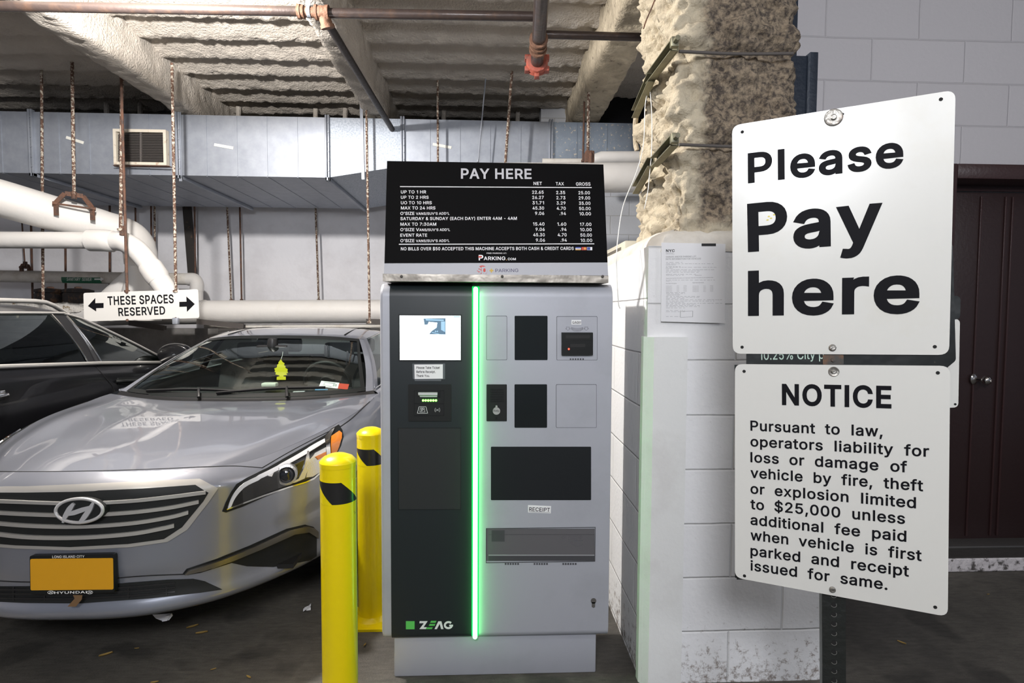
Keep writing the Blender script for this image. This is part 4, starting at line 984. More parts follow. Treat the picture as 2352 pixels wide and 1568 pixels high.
# dark blue steel column beside the rough column
m_navy = mat('navy painted steel', (0.022, 0.030, 0.045), 0.5, bump=(35, 0.25, 4))
zt = 1.5 + (719 - 122) / FPX * 3.0
bm = NB()
box(bm, (1.46, 3.02, 0.09), (1.70, 3.05, zt), bev=0.004)
box(bm, (1.70, 3.0, 0.09), (1.745, 3.16, zt + 0.012), bev=0.004)
box(bm, (1.42, 3.05, 0.0), (1.655, 3.35, ZC + 0.1), bev=0.004)
box(bm, (1.2, 3.05, 1.78), (1.42, 3.10, ZC + 0.1))  # strip added to close the gap and keep light off the deck behind
set_tags(obj('wall_steel_column', bm, m_navy, auto=30), 'dark navy steel column between the rough column and the grey wall', 'column', kind='structure')

# ================================================================== DUCT
m_galv = mat('galvanised sheet', (0.36, 0.385, 0.435), 0.5, 0.45, var=(9, (0.29, 0.315, 0.365), 0.35, 0.7), bump=(4, 0.10, 3))
m_galv2 = mat('spangled galvanised sheet', (0.44, 0.48, 0.54), 0.55, 0.4, var=(60, (0.30, 0.34, 0.40), 0.42, 0.6), bump=(5, 0.35, 3))
m_galv3 = mat('splattered galvanised sheet', (0.36, 0.42, 0.50), 0.45, 0.6, var=(6, (0.28, 0.33, 0.40), 0.35, 0.7), spots=(26, (0.72, 0.66, 0.55), 0.585, 0.62))
m_rust = mat('rusty steel', (0.17, 0.085, 0.055), 0.8, 0.2, bump=(60, 0.4, 4), var=(18, (0.09, 0.06, 0.05), 0.4, 0.65))
m_rustw = mat('rusty steel with overspray', (0.15, 0.085, 0.06), 0.85, 0.1, bump=(70, 0.5, 4), spots=(45, (0.60, 0.54, 0.45), 0.50, 0.56))
m_dust = mat('dusty dark metal', (0.085, 0.075, 0.07), 0.8)
m_cream = mat('yellowed cream paint', (0.66, 0.60, 0.50), 0.55, var=(14, (0.30, 0.16, 0.08), 0.58, 0.72))
YF, YB = 6.0, 7.75
ZD0 = 1.5 + (719 - 418) / FPX * YF
ZD1 = 1.5 + (719 - 286) / FPX * YF


def X_at(px, Y): return PY(px, 700, Y).x


duct = thing('ventilation_duct', 'long galvanised sheet metal duct hung below the ceiling along the back wall', 'duct', (-1.5, 6.5, ZD0))


def section(px0, px1, m, za0, za1, seams=(), fl=True):
    """One duct length between two joints; bottom height za0 at its left end, za1 at its right."""
    x0, x1 = X_at(px0, YF), X_at(px1, YF)
    bm = NB()
    V = [(x0, YF, za0), (x1, YF, za1), (x1, YB, za1), (x0, YB, za0), (x0, YF, ZD1), (x1, YF, ZD1), (x1, YB, ZD1), (x0, YB, ZD1)]
    add_faces(bm, V, [(0, 3, 2, 1), (4, 5, 6, 7), (0, 1, 5, 4), (1, 2, 6, 5), (2, 3, 7, 6), (3, 0, 4, 7)])
    for s in seams:
        xs = X_at(s, YF)
        zb = za0 + (za1 - za0) * (xs - x0) / (x1 - x0)
        box(bm, (xs - 0.006, YF - 0.006, zb + 0.004), (xs + 0.006, YF + 0.001, ZD1 - 0.004))
        box(bm, (xs - 0.005, YF, zb - 0.005), (xs + 0.005, YB, zb + 0.002))
    o = obj('duct_section', bm, m, duct, smooth=False)
    if fl:
        bm = NB()
        for s, zz in ((x1, za1),):
            box(bm, (s - 0.022, YF - 0.03, zz - 0.035), (s - 0.004, YF + 0.02, ZD1 + 0.02), bev=0.003)
            box(bm, (s + 0.004, YF - 0.03, zz - 0.035), (s + 0.022, YF + 0.02, ZD1 + 0.02), bev=0.003)
            box(bm, (s - 0.022, YF - 0.03, zz - 0.035), (s + 0.022, YB + 0.02, zz - 0.002), bev=0.003)
            for q in np.linspace(zz + 0.06, ZD1 - 0.06, 6):
                lathe(bm, [(0.006, 0), (0.006, 0.008)], (s + 0.013, YF - 0.038, q), (0, 1, 0), 8)
        obj('flange', bm, m_galv, o, auto=30)
    return o


section(-420, 88, m_galv, ZD0, ZD0, (-60, 18))
section(88, 420, m_galv, ZD0, ZD0, (148, 217, 285, 352))
section(420, 757, m_galv, ZD0, ZD0, (482, 551, 619, 688))
section(757, 927, m_galv2, ZD0, ZD0 + 0.13, ())
section(927, 1262, m_galv3 if False else m_galv, ZD0 + 0.13, ZD0 + 0.13, (988, 1056, 1124, 1193))
section(1262, 1458, m_galv3, ZD0 + 0.13, ZD0 + 0.13, (1320, 1388), fl=False)
# return-air grille on the duct face
g = thing('air_grille', 'dirty louvred air grille with cream frame on the duct face', 'grille', PY(330, 382, YF - 0.06))
gp = Plane(PY(330, 340, YF - 0.007), (1, 0, 0), (0, 0, 1))
bm = NB()
ringplate_px(bm, gp, 270, 302, 388, 381, 0.028, 0.003, 0.06)
obj('frame', bm, m_cream, g, auto=30)
bm = NB()
plate_px(bm, gp, 276, 308, 382, 375, 0.001, 0.008)
obj('backing', bm, m_dust, g)
bm = NB()
for k in range(17):
    y = 311 + k * 3.75
    p, q = gp.uv(277, y), gp.uv(381, y)
    bar(bm, gp.at(p[0], p[1], 0.03), gp.at(q[0], q[1], 0.03), 0.030, 0.0025, (0, -0.6, 0.8))
plate_px(bm, gp, 328, 306, 332, 377, 0.035, 0.05)
lv = obj('louvre', bm, m_dust, g)
bm = NB()
bar(bm, gp.at(-0.26, -0.196, 0.045), gp.at(0.30, -0.20, 0.075), 0.06, 0.006)
obj('ledge', bm, m_rust, g)
# white tape scraps stuck on the duct
m_tape = mat('aged tape', (0.75, 0.74, 0.68), 0.6)
for (a, b, ln) in (((152, 315), (192, 328), 'torn tape strip on the duct left of the grille'), ((492, 332), (536, 340), 'pale tape strip on the duct right of the grille'), ((994, 331), (1037, 339), 'white tape strip on the duct above the black price board')):
    bm = NB()
    p, q = PY(*a, YF - 0.004), PY(*b, YF - 0.004)
    bar(bm, p, q, 0.003, 0.028, (0, 0, 1))
    set_tags(obj('tape_strip', bm, m_tape), ln, 'tape', 'tape strips on the duct')

# ================================================================== HANGER RODS AND STRAPS
rods = [
    # top px, bottom px, depth, radius, material, label
    ((95, 118), (99, 694), 5.95, 0.013, m_rustw, 'rusty hanger rod furthest left, passing in front of the duct and the black car roof'),
    ((165, 112), (170, 447), 5.70, 0.015, m_rustw, 'speckled hanger rod carrying the clevis of the largest white pipe'),
    ((280, 183), (277, 530), 5.60, 0.015, m_rustw, 'rusty hanger rod at the left edge of the air grille'),
    ((284, 384), (292, 671), 5.43, 0.012, m_rust, 'thin rusty rod behind the smaller elbow holding the reserved sign'),
    ((395, 145), (404, 671), 5.43, 0.013, m_rustw, 'rusty hanger rod right of the air grille holding the reserved sign'),
    ((841, 214), (849, 742), 5.85, 0.012, m_rustw, 'rusty hanger rod just left of the pay machine'),
    ((1005, 150), (1006, 385), 5.85, 0.011, m_rustw, 'speckled hanger rod above the words on the price board'),
    ((1179, 118), (1160, 385), 5.7, 0.014, m_rustw, 'speckled leaning hanger rod above the right part of the price board'),
    ((1352, 212), (1350, 378), 5.2, 0.014, m_rustw, 'rusty hanger rod carrying the pipe clamp beside the rough column'),
    ((1341, 285), (1339, 372), 5.5, 0.010, m_rust, 'thin rusty rod beside the pipe clamp near the rough column'),
    ((1109, 252), (1098, 372), 5.8, 0.007, m_galv, 'thin grey leaning wire rod in front of the duct'),
    ((49, 490), (57, 605), 7.86, 0.009, m_rust, 'thin dark rod of the sewer pipe clevis'),
    ((71, 500), (75, 690), 7.88, 0.013, m_rust, 'dark rod in front of the white wall left of the two iron cleanouts'),
    ((150, 520), (151, 672), 7.85, 0.013, m_rust, 'dark rod in front of the white wall between the two iron cleanouts'),
    ((252, 485), (252, 670), 7.85, 0.013, m_rust, 'dark rod in front of the white wall right of the two iron cleanouts'),
    ((311, 482), (312, 560), 7.85, 0.011, m_rust, 'short dark rod showing above the largest elbow'),
    ((347, 482), (349, 700), 7.85, 0.011, m_rust, 'thin dark rod left of the paired one behind the largest elbow'),
    ((355, 482), (357, 700), 7.8, 0.012, m_rustw, 'speckled rod right of the paired one behind the largest elbow'),
    ((447, 483), (449, 668), 7.8, 0.011, m_rust, 'dark rod beside the broad black bar on the white wall'),
    ((522, 485), (531, 690), 7.86, 0.012, m_rustw, 'speckled leaning rod on the white wall right of the reserved sign'),
    ((551, 485), (555, 690), 7.86, 0.011, m_rust, 'plain dark rod on the white wall right of the reserved sign'),
    ((725, 485), (732, 690), 7.86, 0.013, m_rustw, 'speckled leaning rod on the white wall left of the pay machine'),
]
for (a, b, Y, r, m, lab) in rods:
    bm = NB()
    p, q = PY(*a, Y), PY(*b, Y)
    if 480 <= a[1] <= 530:            # these run on up behind the duct to the deck
        d = (p - q) / (p.z - q.z)
        p = q + d * (ZC + 0.05 - q.z)
    if a[1] < 480 and p.z < ZC + 0.04: p = p + (p - q) * ((ZC + 0.05 - p.z) / (p.z - q.z)) if lab.startswith(('thin grey', 'thin rusty rod beside', 'thin rusty rod behind')) else p
    tube(bm, [p, (p + q) / 2, q], r, 8)
    lathe(bm, [(r * 1.9, 0), (r * 1.9, 0.02)], q + Vector((0, 0, 0.0)), (0, 0, 1), 6)
    set_tags(obj('hanger_rod', bm, m, auto=50), lab, 'hanger rod', 'rusty hanger rods below the ceiling')
# flat straps holding the duct
for (a, b, lab) in (((410, 145), (415, 416), 'flat galvanised strap down the duct face right of the grille'), ((829, 214), (834, 412), 'flat galvanised strap down the duct face left of the price board')):
    bm = NB()
    p, q = PY(*a, YF - 0.012), PY(*b, YF - 0.012)
    bar(bm, p, q, 0.03, 0.004, (0, 1, 0))
    set_tags(obj('duct_strap', bm, m_galv), lab, 'strap', 'straps holding the duct')
# wide black bar on the back wall
bm = NB()
p, q = PY(430, 480, 8.0), PY(442, 632, 8.0)
d = (p - q) / (p.z - q.z)
bar(bm, q + d * (ZC + 0.05 - q.z), q, 0.10, 0.05, (0, 1, 0))
set_tags(obj('steel_bar', bm, mat('black rusty steel', (0.03, 0.025, 0.022), 0.7, spots=(20, (0.12, 0.07, 0.04), 0.6, 0.7))), 'broad black steel bar standing against the white back wall', 'bar')
# stub brackets sprayed over between duct and deck
for i, px in enumerate((243, 320, 545, 722, 790, 1016, 1186)):
    bm = NB()
    p = PY(px, 285, 6.8)
    p.z = ZD1 + 0.001
    lathe(bm, [(0.02, 0), (0.022, 0.1), (0.03, ZC - p.z + 0.06)], p, (0.05, 0, 1), 8)
    set_tags(obj('duct_stub', bm, m_spray), 'short oversprayed stub between duct top and ceiling deck', 'stub', 'stubs between duct and deck')

# ================================================================== WHITE PIPES
m_pipe = mat('white painted pipe lagging', (0.72, 0.70, 0.675), 0.55, bump=(7, 0.35, 4), var=(4, (0.70, 0.67, 0.63), 0.5, 0.8))
m_pipeo = mat('old white pipe paint', (0.72, 0.69, 0.64), 0.6, bump=(12, 0.4, 5), var=(5, (0.50, 0.44, 0.37), 0.48, 0.75))
m_iron = mat('rusty cast iron', (0.035, 0.030, 0.030), 0.75, 0.3, bump=(25, 0.6, 5), var=(11, (0.16, 0.085, 0.045), 0.52, 0.66))


def pipe_thing(name, label, loc): return thing(name, label, 'pipe', loc)


def path(pts): return [PY(x, y, Y) for x, y, Y in pts]


# A: the largest lagged pipe
tA = pipe_thing('lagged_pipe', 'largest white lagged pipe sloping from the upper left to a downward elbow', PY(325, 690, 6.30))
bm = NB()
pa = path([(-260, 390, 5.10), (-100, 430, 5.35), (0, 455, 5.50), (130, 492, 5.80), (245, 523, 6.05)])
tube(bm, smooth_path(pa, 5), [0.172] * 20 + [0.166], 28)
obj('straight_run', bm, m_pipe, tA)
bm = NB()
pe = path([(240, 522, 6.04), (275, 532, 6.13), (303, 546, 6.20), (320, 572, 6.27), (325, 605, 6.30)])
tube(bm, smooth_path(pe, 6), [0.168] * 6 + [0.164] * 12 + [0.158] * 7, 28)
obj('elbow', bm, m_pipe, tA)
bm = NB()
pd = path([(325, 600, 6.30), (325, 640, 6.31), (322, 700, 6.32), (322, 735, 6.32)])
tube(bm, pd, [0.150, 0.152, 0.20, 0.2], 28)
obj('drop', bm, m_pipe, tA)
bm = NB()
pb_ = path([(320, 628, 6.33), (285, 662, 6.33), (250, 700, 6.33), (235, 720, 6.33)])
tube(bm, pb_, [0.11, 0.125, 0.14, 0.14], 24)
obj('branch', bm, m_pipe, tA)
# B: the smaller pipe in front
tB = pipe_thing('lagged_pipe', 'smaller white lagged pipe running level then bending down in front of the largest pipe', PY(400, 700, 5.62))
bm = NB()
tube(bm, path([(-260, 549, 5.67), (0, 551, 5.67), (215, 552, 5.67)]), 0.080, 24)
obj('straight_run', bm, m_pipe, tB)
bm = NB()
tube(bm, path([(204, 552, 5.67), (207, 552, 5.67), (238, 552, 5.66), (259, 554, 5.66), (262, 554, 5.66)]), [0.094, 0.104, 0.106, 0.104, 0.094], 24)
obj('collar', bm, m_pipe, tB)
bm = NB()
pe = path([(255, 553, 5.66), (285, 556, 5.64), (312, 572, 5.62), (334, 596, 5.62), (352, 622, 5.62)])
tube(bm, smooth_path(pe, 6), [0.090 + 0.006 * math.sin(k / 24 * PI) for k in range(25)], 24)
obj('elbow', bm, m_pipe, tB)
bm = NB()
pe = path([(342, 607, 5.62), (346, 613, 5.62), (360, 634, 5.62), (366, 643, 5.62)])
tube(bm, pe, [0.098, 0.106, 0.108, 0.098], 24)
obj('collar', bm, m_pipe, tB)
bm = NB()
tube(bm, path([(360, 634, 5.62), (392, 680, 5.62), (420, 722, 5.64)]), [0.096, 0.094, 0.094], 24)
obj('drop', bm, m_pipe, tB)
# C: sanitary sewer pipe on the back wall
tC = pipe_thing('sewer_pipe', 'thin old white sewer pipe along the back wall with a green label', PY(200, 634, 7.5))
bm = NB()
tube(bm, path([(-260, 624, 7.5), (0, 634, 7.5), (438, 641, 7.5)]), 0.075, 20)
obj('straight_run', bm, m_pipeo, tC)
bm = NB()
tube(bm, smooth_path(path([(432, 641, 7.48), (446, 642, 7.48), (452, 652, 7.48), (452, 668, 7.48)]), 5), 0.082, 20)
tube(bm, path([(452, 668, 7.48), (452, 735, 7.48)]), 0.076, 20)
obj('elbow', bm, m_pipe, tC)
m_green = mat('green label', (0.012, 0.11, 0.055), 0.5)
m_white_ink = mat('white ink', (0.80, 0.80, 0.78), 0.5)
lp = Plane(PY(200, 641, 7.425) + Vector((0, 0.0, 0)), PY(242, 641, 7.42) - PY(152, 641, 7.42), (0, 0.0, 1))
bm = NB()
rows = []
for u in np.linspace(-1, 1, 8):
    p = PY(196 + u * 45, 641.0 + u * 0.6, 7.5)
    rows.append([p + Vector((0, -math.cos(a) * 0.0775, math.sin(a) * 0.0775)) for a in np.linspace(-0.75, 0.35, 8)])
grid(bm, rows)
lab = obj('pipe_label', bm, m_green, tC)
bm = NB()
lp = Plane(PY(196, 641, 7.4215), (1, 0, 0), (0, 0.19, 1))
text_px(bm, lp, 'SANITARY  SEWER', (153, 644.5), (210, 645), 637.5, 0.0, 0.0015)
plate_px(bm, lp, 217, 639.5, 232, 642.5, 0.001, 0.002)
prism(bm, [lp.at(*lp.uv(*q), 0.001) for q in ((231, 636.5), (239, 641), (231, 645.5))], lp.N * 0.001)
obj('lettering', bm, m_white_ink, lab)
# D: the big level pipe low on the back wall
tD = pipe_thing('lagged_pipe', 'thick white level pipe low along the back wall behind the reserved sign', PY(600, 745, 6.95))
bm = NB()
pp = path([(-300, 722, 6.9), (190, 722, 6.9), (320, 718, 6.9), (620, 716, 6.9), (870, 715, 6.9), (1250, 712, 6.9)])
tube(bm, pp, 0.142, 28)
obj('straight_run', bm, m_pipe, tD)
for px in (645, 470):
    bm = NB()
    c = PY(px, 716, 6.9)
    tube(bm, [c - Vector((0.012, 0, 0)), c + Vector((0.012, 0, 0))], 0.1445, 28)
    obj('lap_band', bm, m_pipe, tD)
# thin pipe under it
bm = NB()
tube(bm, path([(470, 749.5, 6.92), (870, 749, 6.92), (1000, 748.5, 6.92)]), 0.024, 12)
set_tags(obj('thin_pipe', bm, m_pipeo), 'thin old pipe running just below the thick level pipe', 'pipe')
# strut brackets under the pipe
for a, b, Y, lab in (((300, 741), (380, 753), 6.75, 'dark strut bracket under the reserved sign'), ((455, 738), (562, 749), 6.75, 'dark strut bracket under the thick pipe right of the reserved sign'), ((842, 738), (905, 739), 6.6, 'dark strut bracket under the thick pipe beside the pay machine')):
    bm = NB()
    p, q = PY(*a, Y), PY(*b, Y + 0.0)
    bar(bm, p, q, 0.045, 0.045)
    bar(bm, p + Vector((0, -0.03, 0.0)), q + Vector((0, -0.03, 0.0)), 0.012, 0.06)
    set_tags(obj('strut_bracket', bm, m_dust), lab, 'bracket', 'strut brackets under the thick pipe')
# two cast-iron cleanouts
for px, lab in ((116, 'left rusty cast iron cleanout sitting on the thick pipe'), (180, 'rusty cast iron cleanout touching the reserved sign side')):
    c = PY(px, 695, 6.92)
    t = thing('iron_cleanout', lab, 'cleanout', c, 'cast iron cleanouts')
    bm = NB()
    lathe(bm, [(0.135, 0.0), (0.148, 0.02), (0.150, 0.10), (0.140, 0.115), (0.155, 0.12), (0.157, 0.15), (0.10, 0.165), (0.06, 0.168)], c, (0.02, 0, 1), 28)
    obj('iron_body', bm, m_iron, t)
    bm = NB()
    lathe(bm, [(0.045, 0.165), (0.045, 0.185), (0.02, 0.19)], c, (0.02, 0, 1), 4)
    obj('plug', bm, m_rust, t)
# crumbling lagging beneath the cleanouts
m_crumb = mat('crumbling lagging', (0.74, 0.71, 0.66), 0.9, bump=(30, 0.9, 6), spots=(16, (0.32, 0.24, 0.15), 0.58, 0.66))
bm = NB()
rough_box(bm, PY(-60, 718, 6.74), PY(240, 697, 7.08), 0.025, 0.022, 14, 4.0, 0.03)
obj('crumbling_lagging', bm, m_crumb, tD, auto=180)
# clevis hangers
def clevis(c, wv, hv, r, label, name='clevis_hanger'):
    """An inverted-U strap: c its crown, wv half-width vector, hv height."""
    bm = NB()
    c, wv = Vector(c), Vector(wv)
    dn = Vector((0, 0, -hv))
    P = [c - wv + dn, c - wv + dn * 0.45, c - wv * 0.5, c, c + wv * 0.5, c + wv + dn * 0.45, c + wv + dn]
    for a, b in zip(P, P[1:]): bar(bm, a, b, r, 0.010, (0, 1, 0))
    tube(bm, [c - wv * 1.1 + dn * 0.5, c + wv * 1.1 + dn * 0.5], 0.010, 8)
    lathe(bm, [(0.022, -0.04), (0.022, 0.03)], c, (0, 0, 1), 6)
    for s in (-1, 1): lathe(bm, [(0.02, -0.02), (0.02, 0.02)], c + wv * s * 1.05 + dn * 0.5, wv, 6)
    return set_tags(obj(name, bm, m_rust, auto=30), label, 'pipe hanger', 'clevis hangers')


clevis(PY(170, 447, 5.70), Vector((0.12, 0.07, -0.01)), 0.22, 0.042, 'rusty clevis hanger over the largest white pipe')
clevis(PY(281, 526, 5.62), Vector((0.03, -0.05, 0)), 0.10, 0.05, 'small rusty clevis hanger at the bend of the smaller white pipe')
clevis(PY(58, 606, 7.5), Vector((0.02, -0.085, 0)), 0.10, 0.05, 'dark clevis hanger over the old sewer pipe')
# E: pipes between price board and rough column
tE = pipe_thing('lagged_pipe', 'white lagged pipe running from behind the price board to the rough column', PY(1400, 440, 5.0))
bm = NB()
tube(bm, path([(1050, 409, 5.0), (1390, 408, 5.0), (1598, 407, 5.0)]), 0.128, 26)
obj('straight_run', bm, m_pipe, tE)
tE = pipe_thing('lagged_pipe', 'thinner white pipe with an end cap lying above the pipe beside the rough column', PY(1400, 372, 5.2))
bm = NB()
tube(bm, path([(1362, 372, 5.25), (1366, 366, 5.25), (1380, 362, 5.25), (1571, 361, 5.25)]), [0.02, 0.05, 0.056, 0.056], 22)
obj('straight_run', bm, m_pipe, tE)
bm = NB()
tube(bm, path([(1246, 371, 5.6), (1310, 371, 5.6), (1420, 371, 5.6), (1600, 371, 5.6)]), 0.03, 14)
set_tags(obj('thin_pipe', bm, m_pipeo), 'short thin pipe end just above the price board', 'pipe')
bm = NB()
c = PY(1353, 362, 5.0)
obox(bm, c, (0.04, 0, 0), (0, 0.05, 0), (0, 0, 0.05), 0.01)
lathe(bm, [(0.03, -0.06), (0.03, 0.02), (0.018, 0.05)], c + Vector((0.01, -0.03, 0)), (0, 0, 1), 6)
set_tags(obj('pipe_clamp', bm, m_rust), 'rusty pipe clamp above the right end of the price board', 'clamp')

# ================================================================== SPRINKLER PIPES
m_brown_pipe = mat('brown steel pipe', (0.055, 0.040, 0.036), 0.45, 0.4, coat=0.2, bump=(30, 0.15, 4), var=(10, (0.10, 0.060, 0.042), 0.5, 0.75))
m_dark_pipe = mat('dark steel pipe', (0.035, 0.027, 0.024), 0.5, 0.4, bump=(30, 0.2, 4))
m_fit = mat('rusty orange fitting', (0.20, 0.105, 0.065), 0.75, 0.1, bump=(40, 0.4, 4), var=(12, (0.16, 0.08, 0.05), 0.45, 0.7))
m_red = mat('faded red coupling', (0.36, 0.085, 0.055), 0.6, bump=(30, 0.3, 4), var=(14, (0.22, 0.10, 0.08), 0.5, 0.7))
Yp = 3.78
ts = thing('sprinkler_pipe', 'brown steel sprinkler main crossing the top of the view under the ceiling', 'pipe', PY(740, 30, Yp))
bm = NB()
tube(bm, path([(-400, 4, Yp), (0, 14, Yp), (690, 26, Yp)]), 0.030, 16)
tube(bm, path([(750, 30, Yp), (1235, 38, Yp)]), 0.030, 16)
obj('main_run', bm, m_brown_pipe, ts)
bm = NB()
for a, b, r in ((684, 691, 0.044), (691, 699, 0.040), (724, 730, 0.046), (730, 748, 0.042), (748, 756, 0.047)):
    tube(bm, [PY(a, 26.5 + (a - 684) * 0.05, Yp), PY(b, 26.5 + (b - 684) * 0.05, Yp)], r, 16)
tube(bm, path([(697, 27, Yp), (726, 29, Yp)]), 0.032, 14)
c = PY(742, 30, Yp)
tube(bm, [c, c + Vector((0.02, 0.03, -0.07))], 0.038, 14)
lathe(bm, [(0.045, -0.01), (0.045, 0.01)], c + Vector((0.02, 0.03, -0.07)), (0.2, 0.3, -0.9), 14)
obj('tee_fitting', bm, m_fit, ts)
bm = NB()
for x in (708, 712):
    c = PY(x, 27.5, Yp)
    tube(bm, [c - Vector((0.006, 0, 0)), c + Vector((0.006, 0, 0))], 0.036, 16)
    bar(bm, c + Vector((0, -0.02, 0.03)), c + Vector((0.0, 0, ZC - c.z + 0.02)), 0.02, 0.003, (0, 1, 0))
obj('strap_hanger', bm, m_galv, ts)
tb = thing('sprinkler_pipe', 'dark branch pipe running along the bottom of the middle ceiling beam', 'pipe', PY(800, 130, 5.0))
bm = NB()
p0 = PY(746, 42, 3.84)
p1 = PY(896, 289, 5.9)
tube(bm, [p0, p1, p1 + (p1 - p0) * 0.2], 0.028, 16)
obj('branch_run', bm, m_dark_pipe, tb)
tv = thing('sprinkler_pipe', 'short thick brown pipe pointing away from the camera with a red coupling', 'pipe', PY(1235, 140, 4.3))
bm = NB()
q0, q1 = PY(1249, -70, 3.2), PY(1233, 150, 4.35)
tube(bm, [q0, q1], 0.047, 18)
obj('main_run', bm, m_brown_pipe, tv)
dd = (q1 - q0).normalized()
bm = NB()
for t, r in ((0.30, 0.064), (0.245, 0.060), (0.20, 0.064)):
    c = q1 - dd * t * 1.3
    tube(bm, [c - dd * 0.012, c + dd * 0.012], r, 16)
c = PY(1239, 40, Yp)
obj('ring_fitting', bm, m_fit, tv)
bm = NB()
lathe(bm, [(0.05, -0.05), (0.075, -0.045), (0.085, -0.02), (0.075, 0.0), (0.085, 0.02), (0.075, 0.045), (0.05, 0.05)], q1 - dd * 0.02, dd, 10)
for k in range(6):
    a = k * PI / 3
    s = dd.cross(Vector((1, 0, 0))).normalized()
    t = dd.cross(s)
    obox(bm, q1 - dd * 0.02 + (s * math.cos(a) + t * math.sin(a)) * 0.085, s * 0.018, t * 0.018, dd * 0.03, 0.004)
obj('red_coupling', bm, m_red, tv)
tr = thing('sprinkler_pipe', 'thin brown pipe reaching right from the thick pipe into the rough column', 'pipe', PY(1400, 85, 4.0))
bm = NB()
tube(bm, path([(1240, 79, 4.0), (1500, 86, 4.0)]), 0.027, 14)
obj('branch_run', bm, m_brown_pipe, tr)

# ================================================================== RESERVED SIGN
m_signw = mat('white sign enamel', (0.70, 0.69, 0.665), 0.28, coat=0.4)
m_ink = mat('black sign lettering', (0.007, 0.007, 0.009), 0.6, spec=0.08)
sp = Plane(PY(325, 700, 5.42), PY(456, 697, 5.42) - PY(192, 705.5, 5.42), (0, 0, 1))
t = thing('hanging_sign', 'white sign reading THESE SPACES RESERVED hung from rods above the cars', 'sign', PY(325, 735, 5.42))
bm = NB()
q = [sp.uv(193, 738), sp.uv(458, 730), sp.uv(455, 664), sp.uv(191.5, 672.5)]
plate(bm, sp, rounded(q, 0.02), -0.004, 0.0)
obj('sign_board', bm, m_signw, t, auto=30)
bm = NB()
text_px(bm, sp, 'THESE SPACES', (248, 701), (399.5, 696), 680.5, 0.035)
text_px(bm, sp, 'RESERVED', (272.5, 726), (380, 722), 706.8, 0.035)
for A in ([(202, 702.5), (219, 684), (219, 696), (238, 695.5), (238, 707), (221, 707.5), (221, 715)], [(447.5, 698), (428, 680.5), (428.5, 692.5), (412, 693), (412, 704.5), (429, 704), (429.5, 716)]):
    prism(bm, [sp.at(*sp.uv(*a), 0.0004) for a in A], sp.N * 0.0006)
obj('lettering', bm, m_ink, t, smooth=False)
bm = NB()
for a in ((292, 671), (404, 667), (293, 735), (404, 731)):
    u = sp.uv(*a)
    disc(bm, sp, u[0], u[1], 0.012, 0.0, 0.008, 8)
obj('bolt', bm, m_rust, t)
bm = NB()
c = PY(404, 737, 5.40)
obox(bm, c, (0.025, 0, 0), (0, 0.02, 0), (0, 0, 0.03), 0.006)
set_tags(obj('beam_clamp', bm, m_galv), 'small metal clamp below the reserved sign', 'clamp')
# white rail behind the silver car's roof
bm = NB()
box(bm, (PY(503, 758, 7.6).x, 7.56, PY(503, 763, 7.56).z), (PY(546, 758, 7.6).x, 7.64, PY(503, 751, 7.56).z), bev=0.008)
box(bm, (PY(549, 758, 7.6).x, 7.56, PY(549, 763, 7.56).z), (0.2, 7.64, PY(549, 751, 7.56).z), bev=0.008)
for x in (-3.3, -1.6, 0.0):
    box(bm, (x - 0.02, 7.63, PY(549, 762, 7.56).z), (x + 0.02, YW - 0.17, PY(549, 757, 7.56).z))
set_tags(obj('white_rail', bm, m_pipe), 'white painted rail on the back wall just above the silver car roof', 'rail')

# ================================================================== COLUMN FITTINGS
m_strut = mat('olive galvanised channel', (0.24, 0.23, 0.15), 0.45, 0.6, var=(10, (0.13, 0.12, 0.09), 0.4, 0.7))
for k, (a, b, lab) in enumerate((((1557, 104), (1497, 182), 'top short steel channel clamped on the lit side of the rough column'),
                                 ((1502, 178), (1464, 262), 'long steel channel clamp near the white wires on the rough column'),
                                 ((1557, 322), (1510, 372), 'short steel channel at the front corner of the rough column below the middle'),
                                 ((1502, 372), (1466, 436), 'lowest steel channel clamp at the back edge of the rough column'))):
    bm = NB()
    Xc = 0.695 if k in (1, 3) else 0.70
    p, q = PXX(*a, Xc), PXX(*b, Xc)
    d = (q - p).normalized()
    n = Vector((-1, 0, 0))
    s = d.cross(n)
    L = (q - p).length / 2
    c = (p + q) / 2
    obox(bm, c, d * L, s * 0.021, n * 0.003)
    obox(bm, c + s * 0.019 + n * 0.014, d * L, s * 0.002, n * 0.014)
    obox(bm, c - s * 0.019 + n * 0.014, d * L, s * 0.002, n * 0.014)
    if k in (0, 2):
        obox(bm, p + Vector((-0.02, -0.02, 0.0)), (0.014, 0, 0), (0, 0.012, 0), (0, 0, 0.018), 0.003)
        lathe(bm, [(0.010, -0.02), (0.010, 0.02)], p + Vector((-0.02, -0.04, 0)), (0, 1, 0), 6)
    set_tags(obj('channel_clamp', bm, m_strut), lab, 'channel clamp', 'channel clamps on the rough column')
for k, (y, lab) in enumerate(((119, 'upper dark threaded rod across the front of the rough column'), (333, 'lower dark threaded rod across the front of the rough column'))):
    bm = NB()
    p, q = PY(1560, y - 1, 2.185), PY(1822, y + 4, 2.195)
    tube(bm, smooth_path([p, (p + q) / 2 + Vector((0, 0.012, 0)), q], 4), 0.006, 8)
    set_tags(obj('clamp_rod', bm, m_dust), lab, 'threaded rod', 'clamp rods across the column')
m_wire = mat('thin white wire', (0.75, 0.75, 0.72), 0.5)
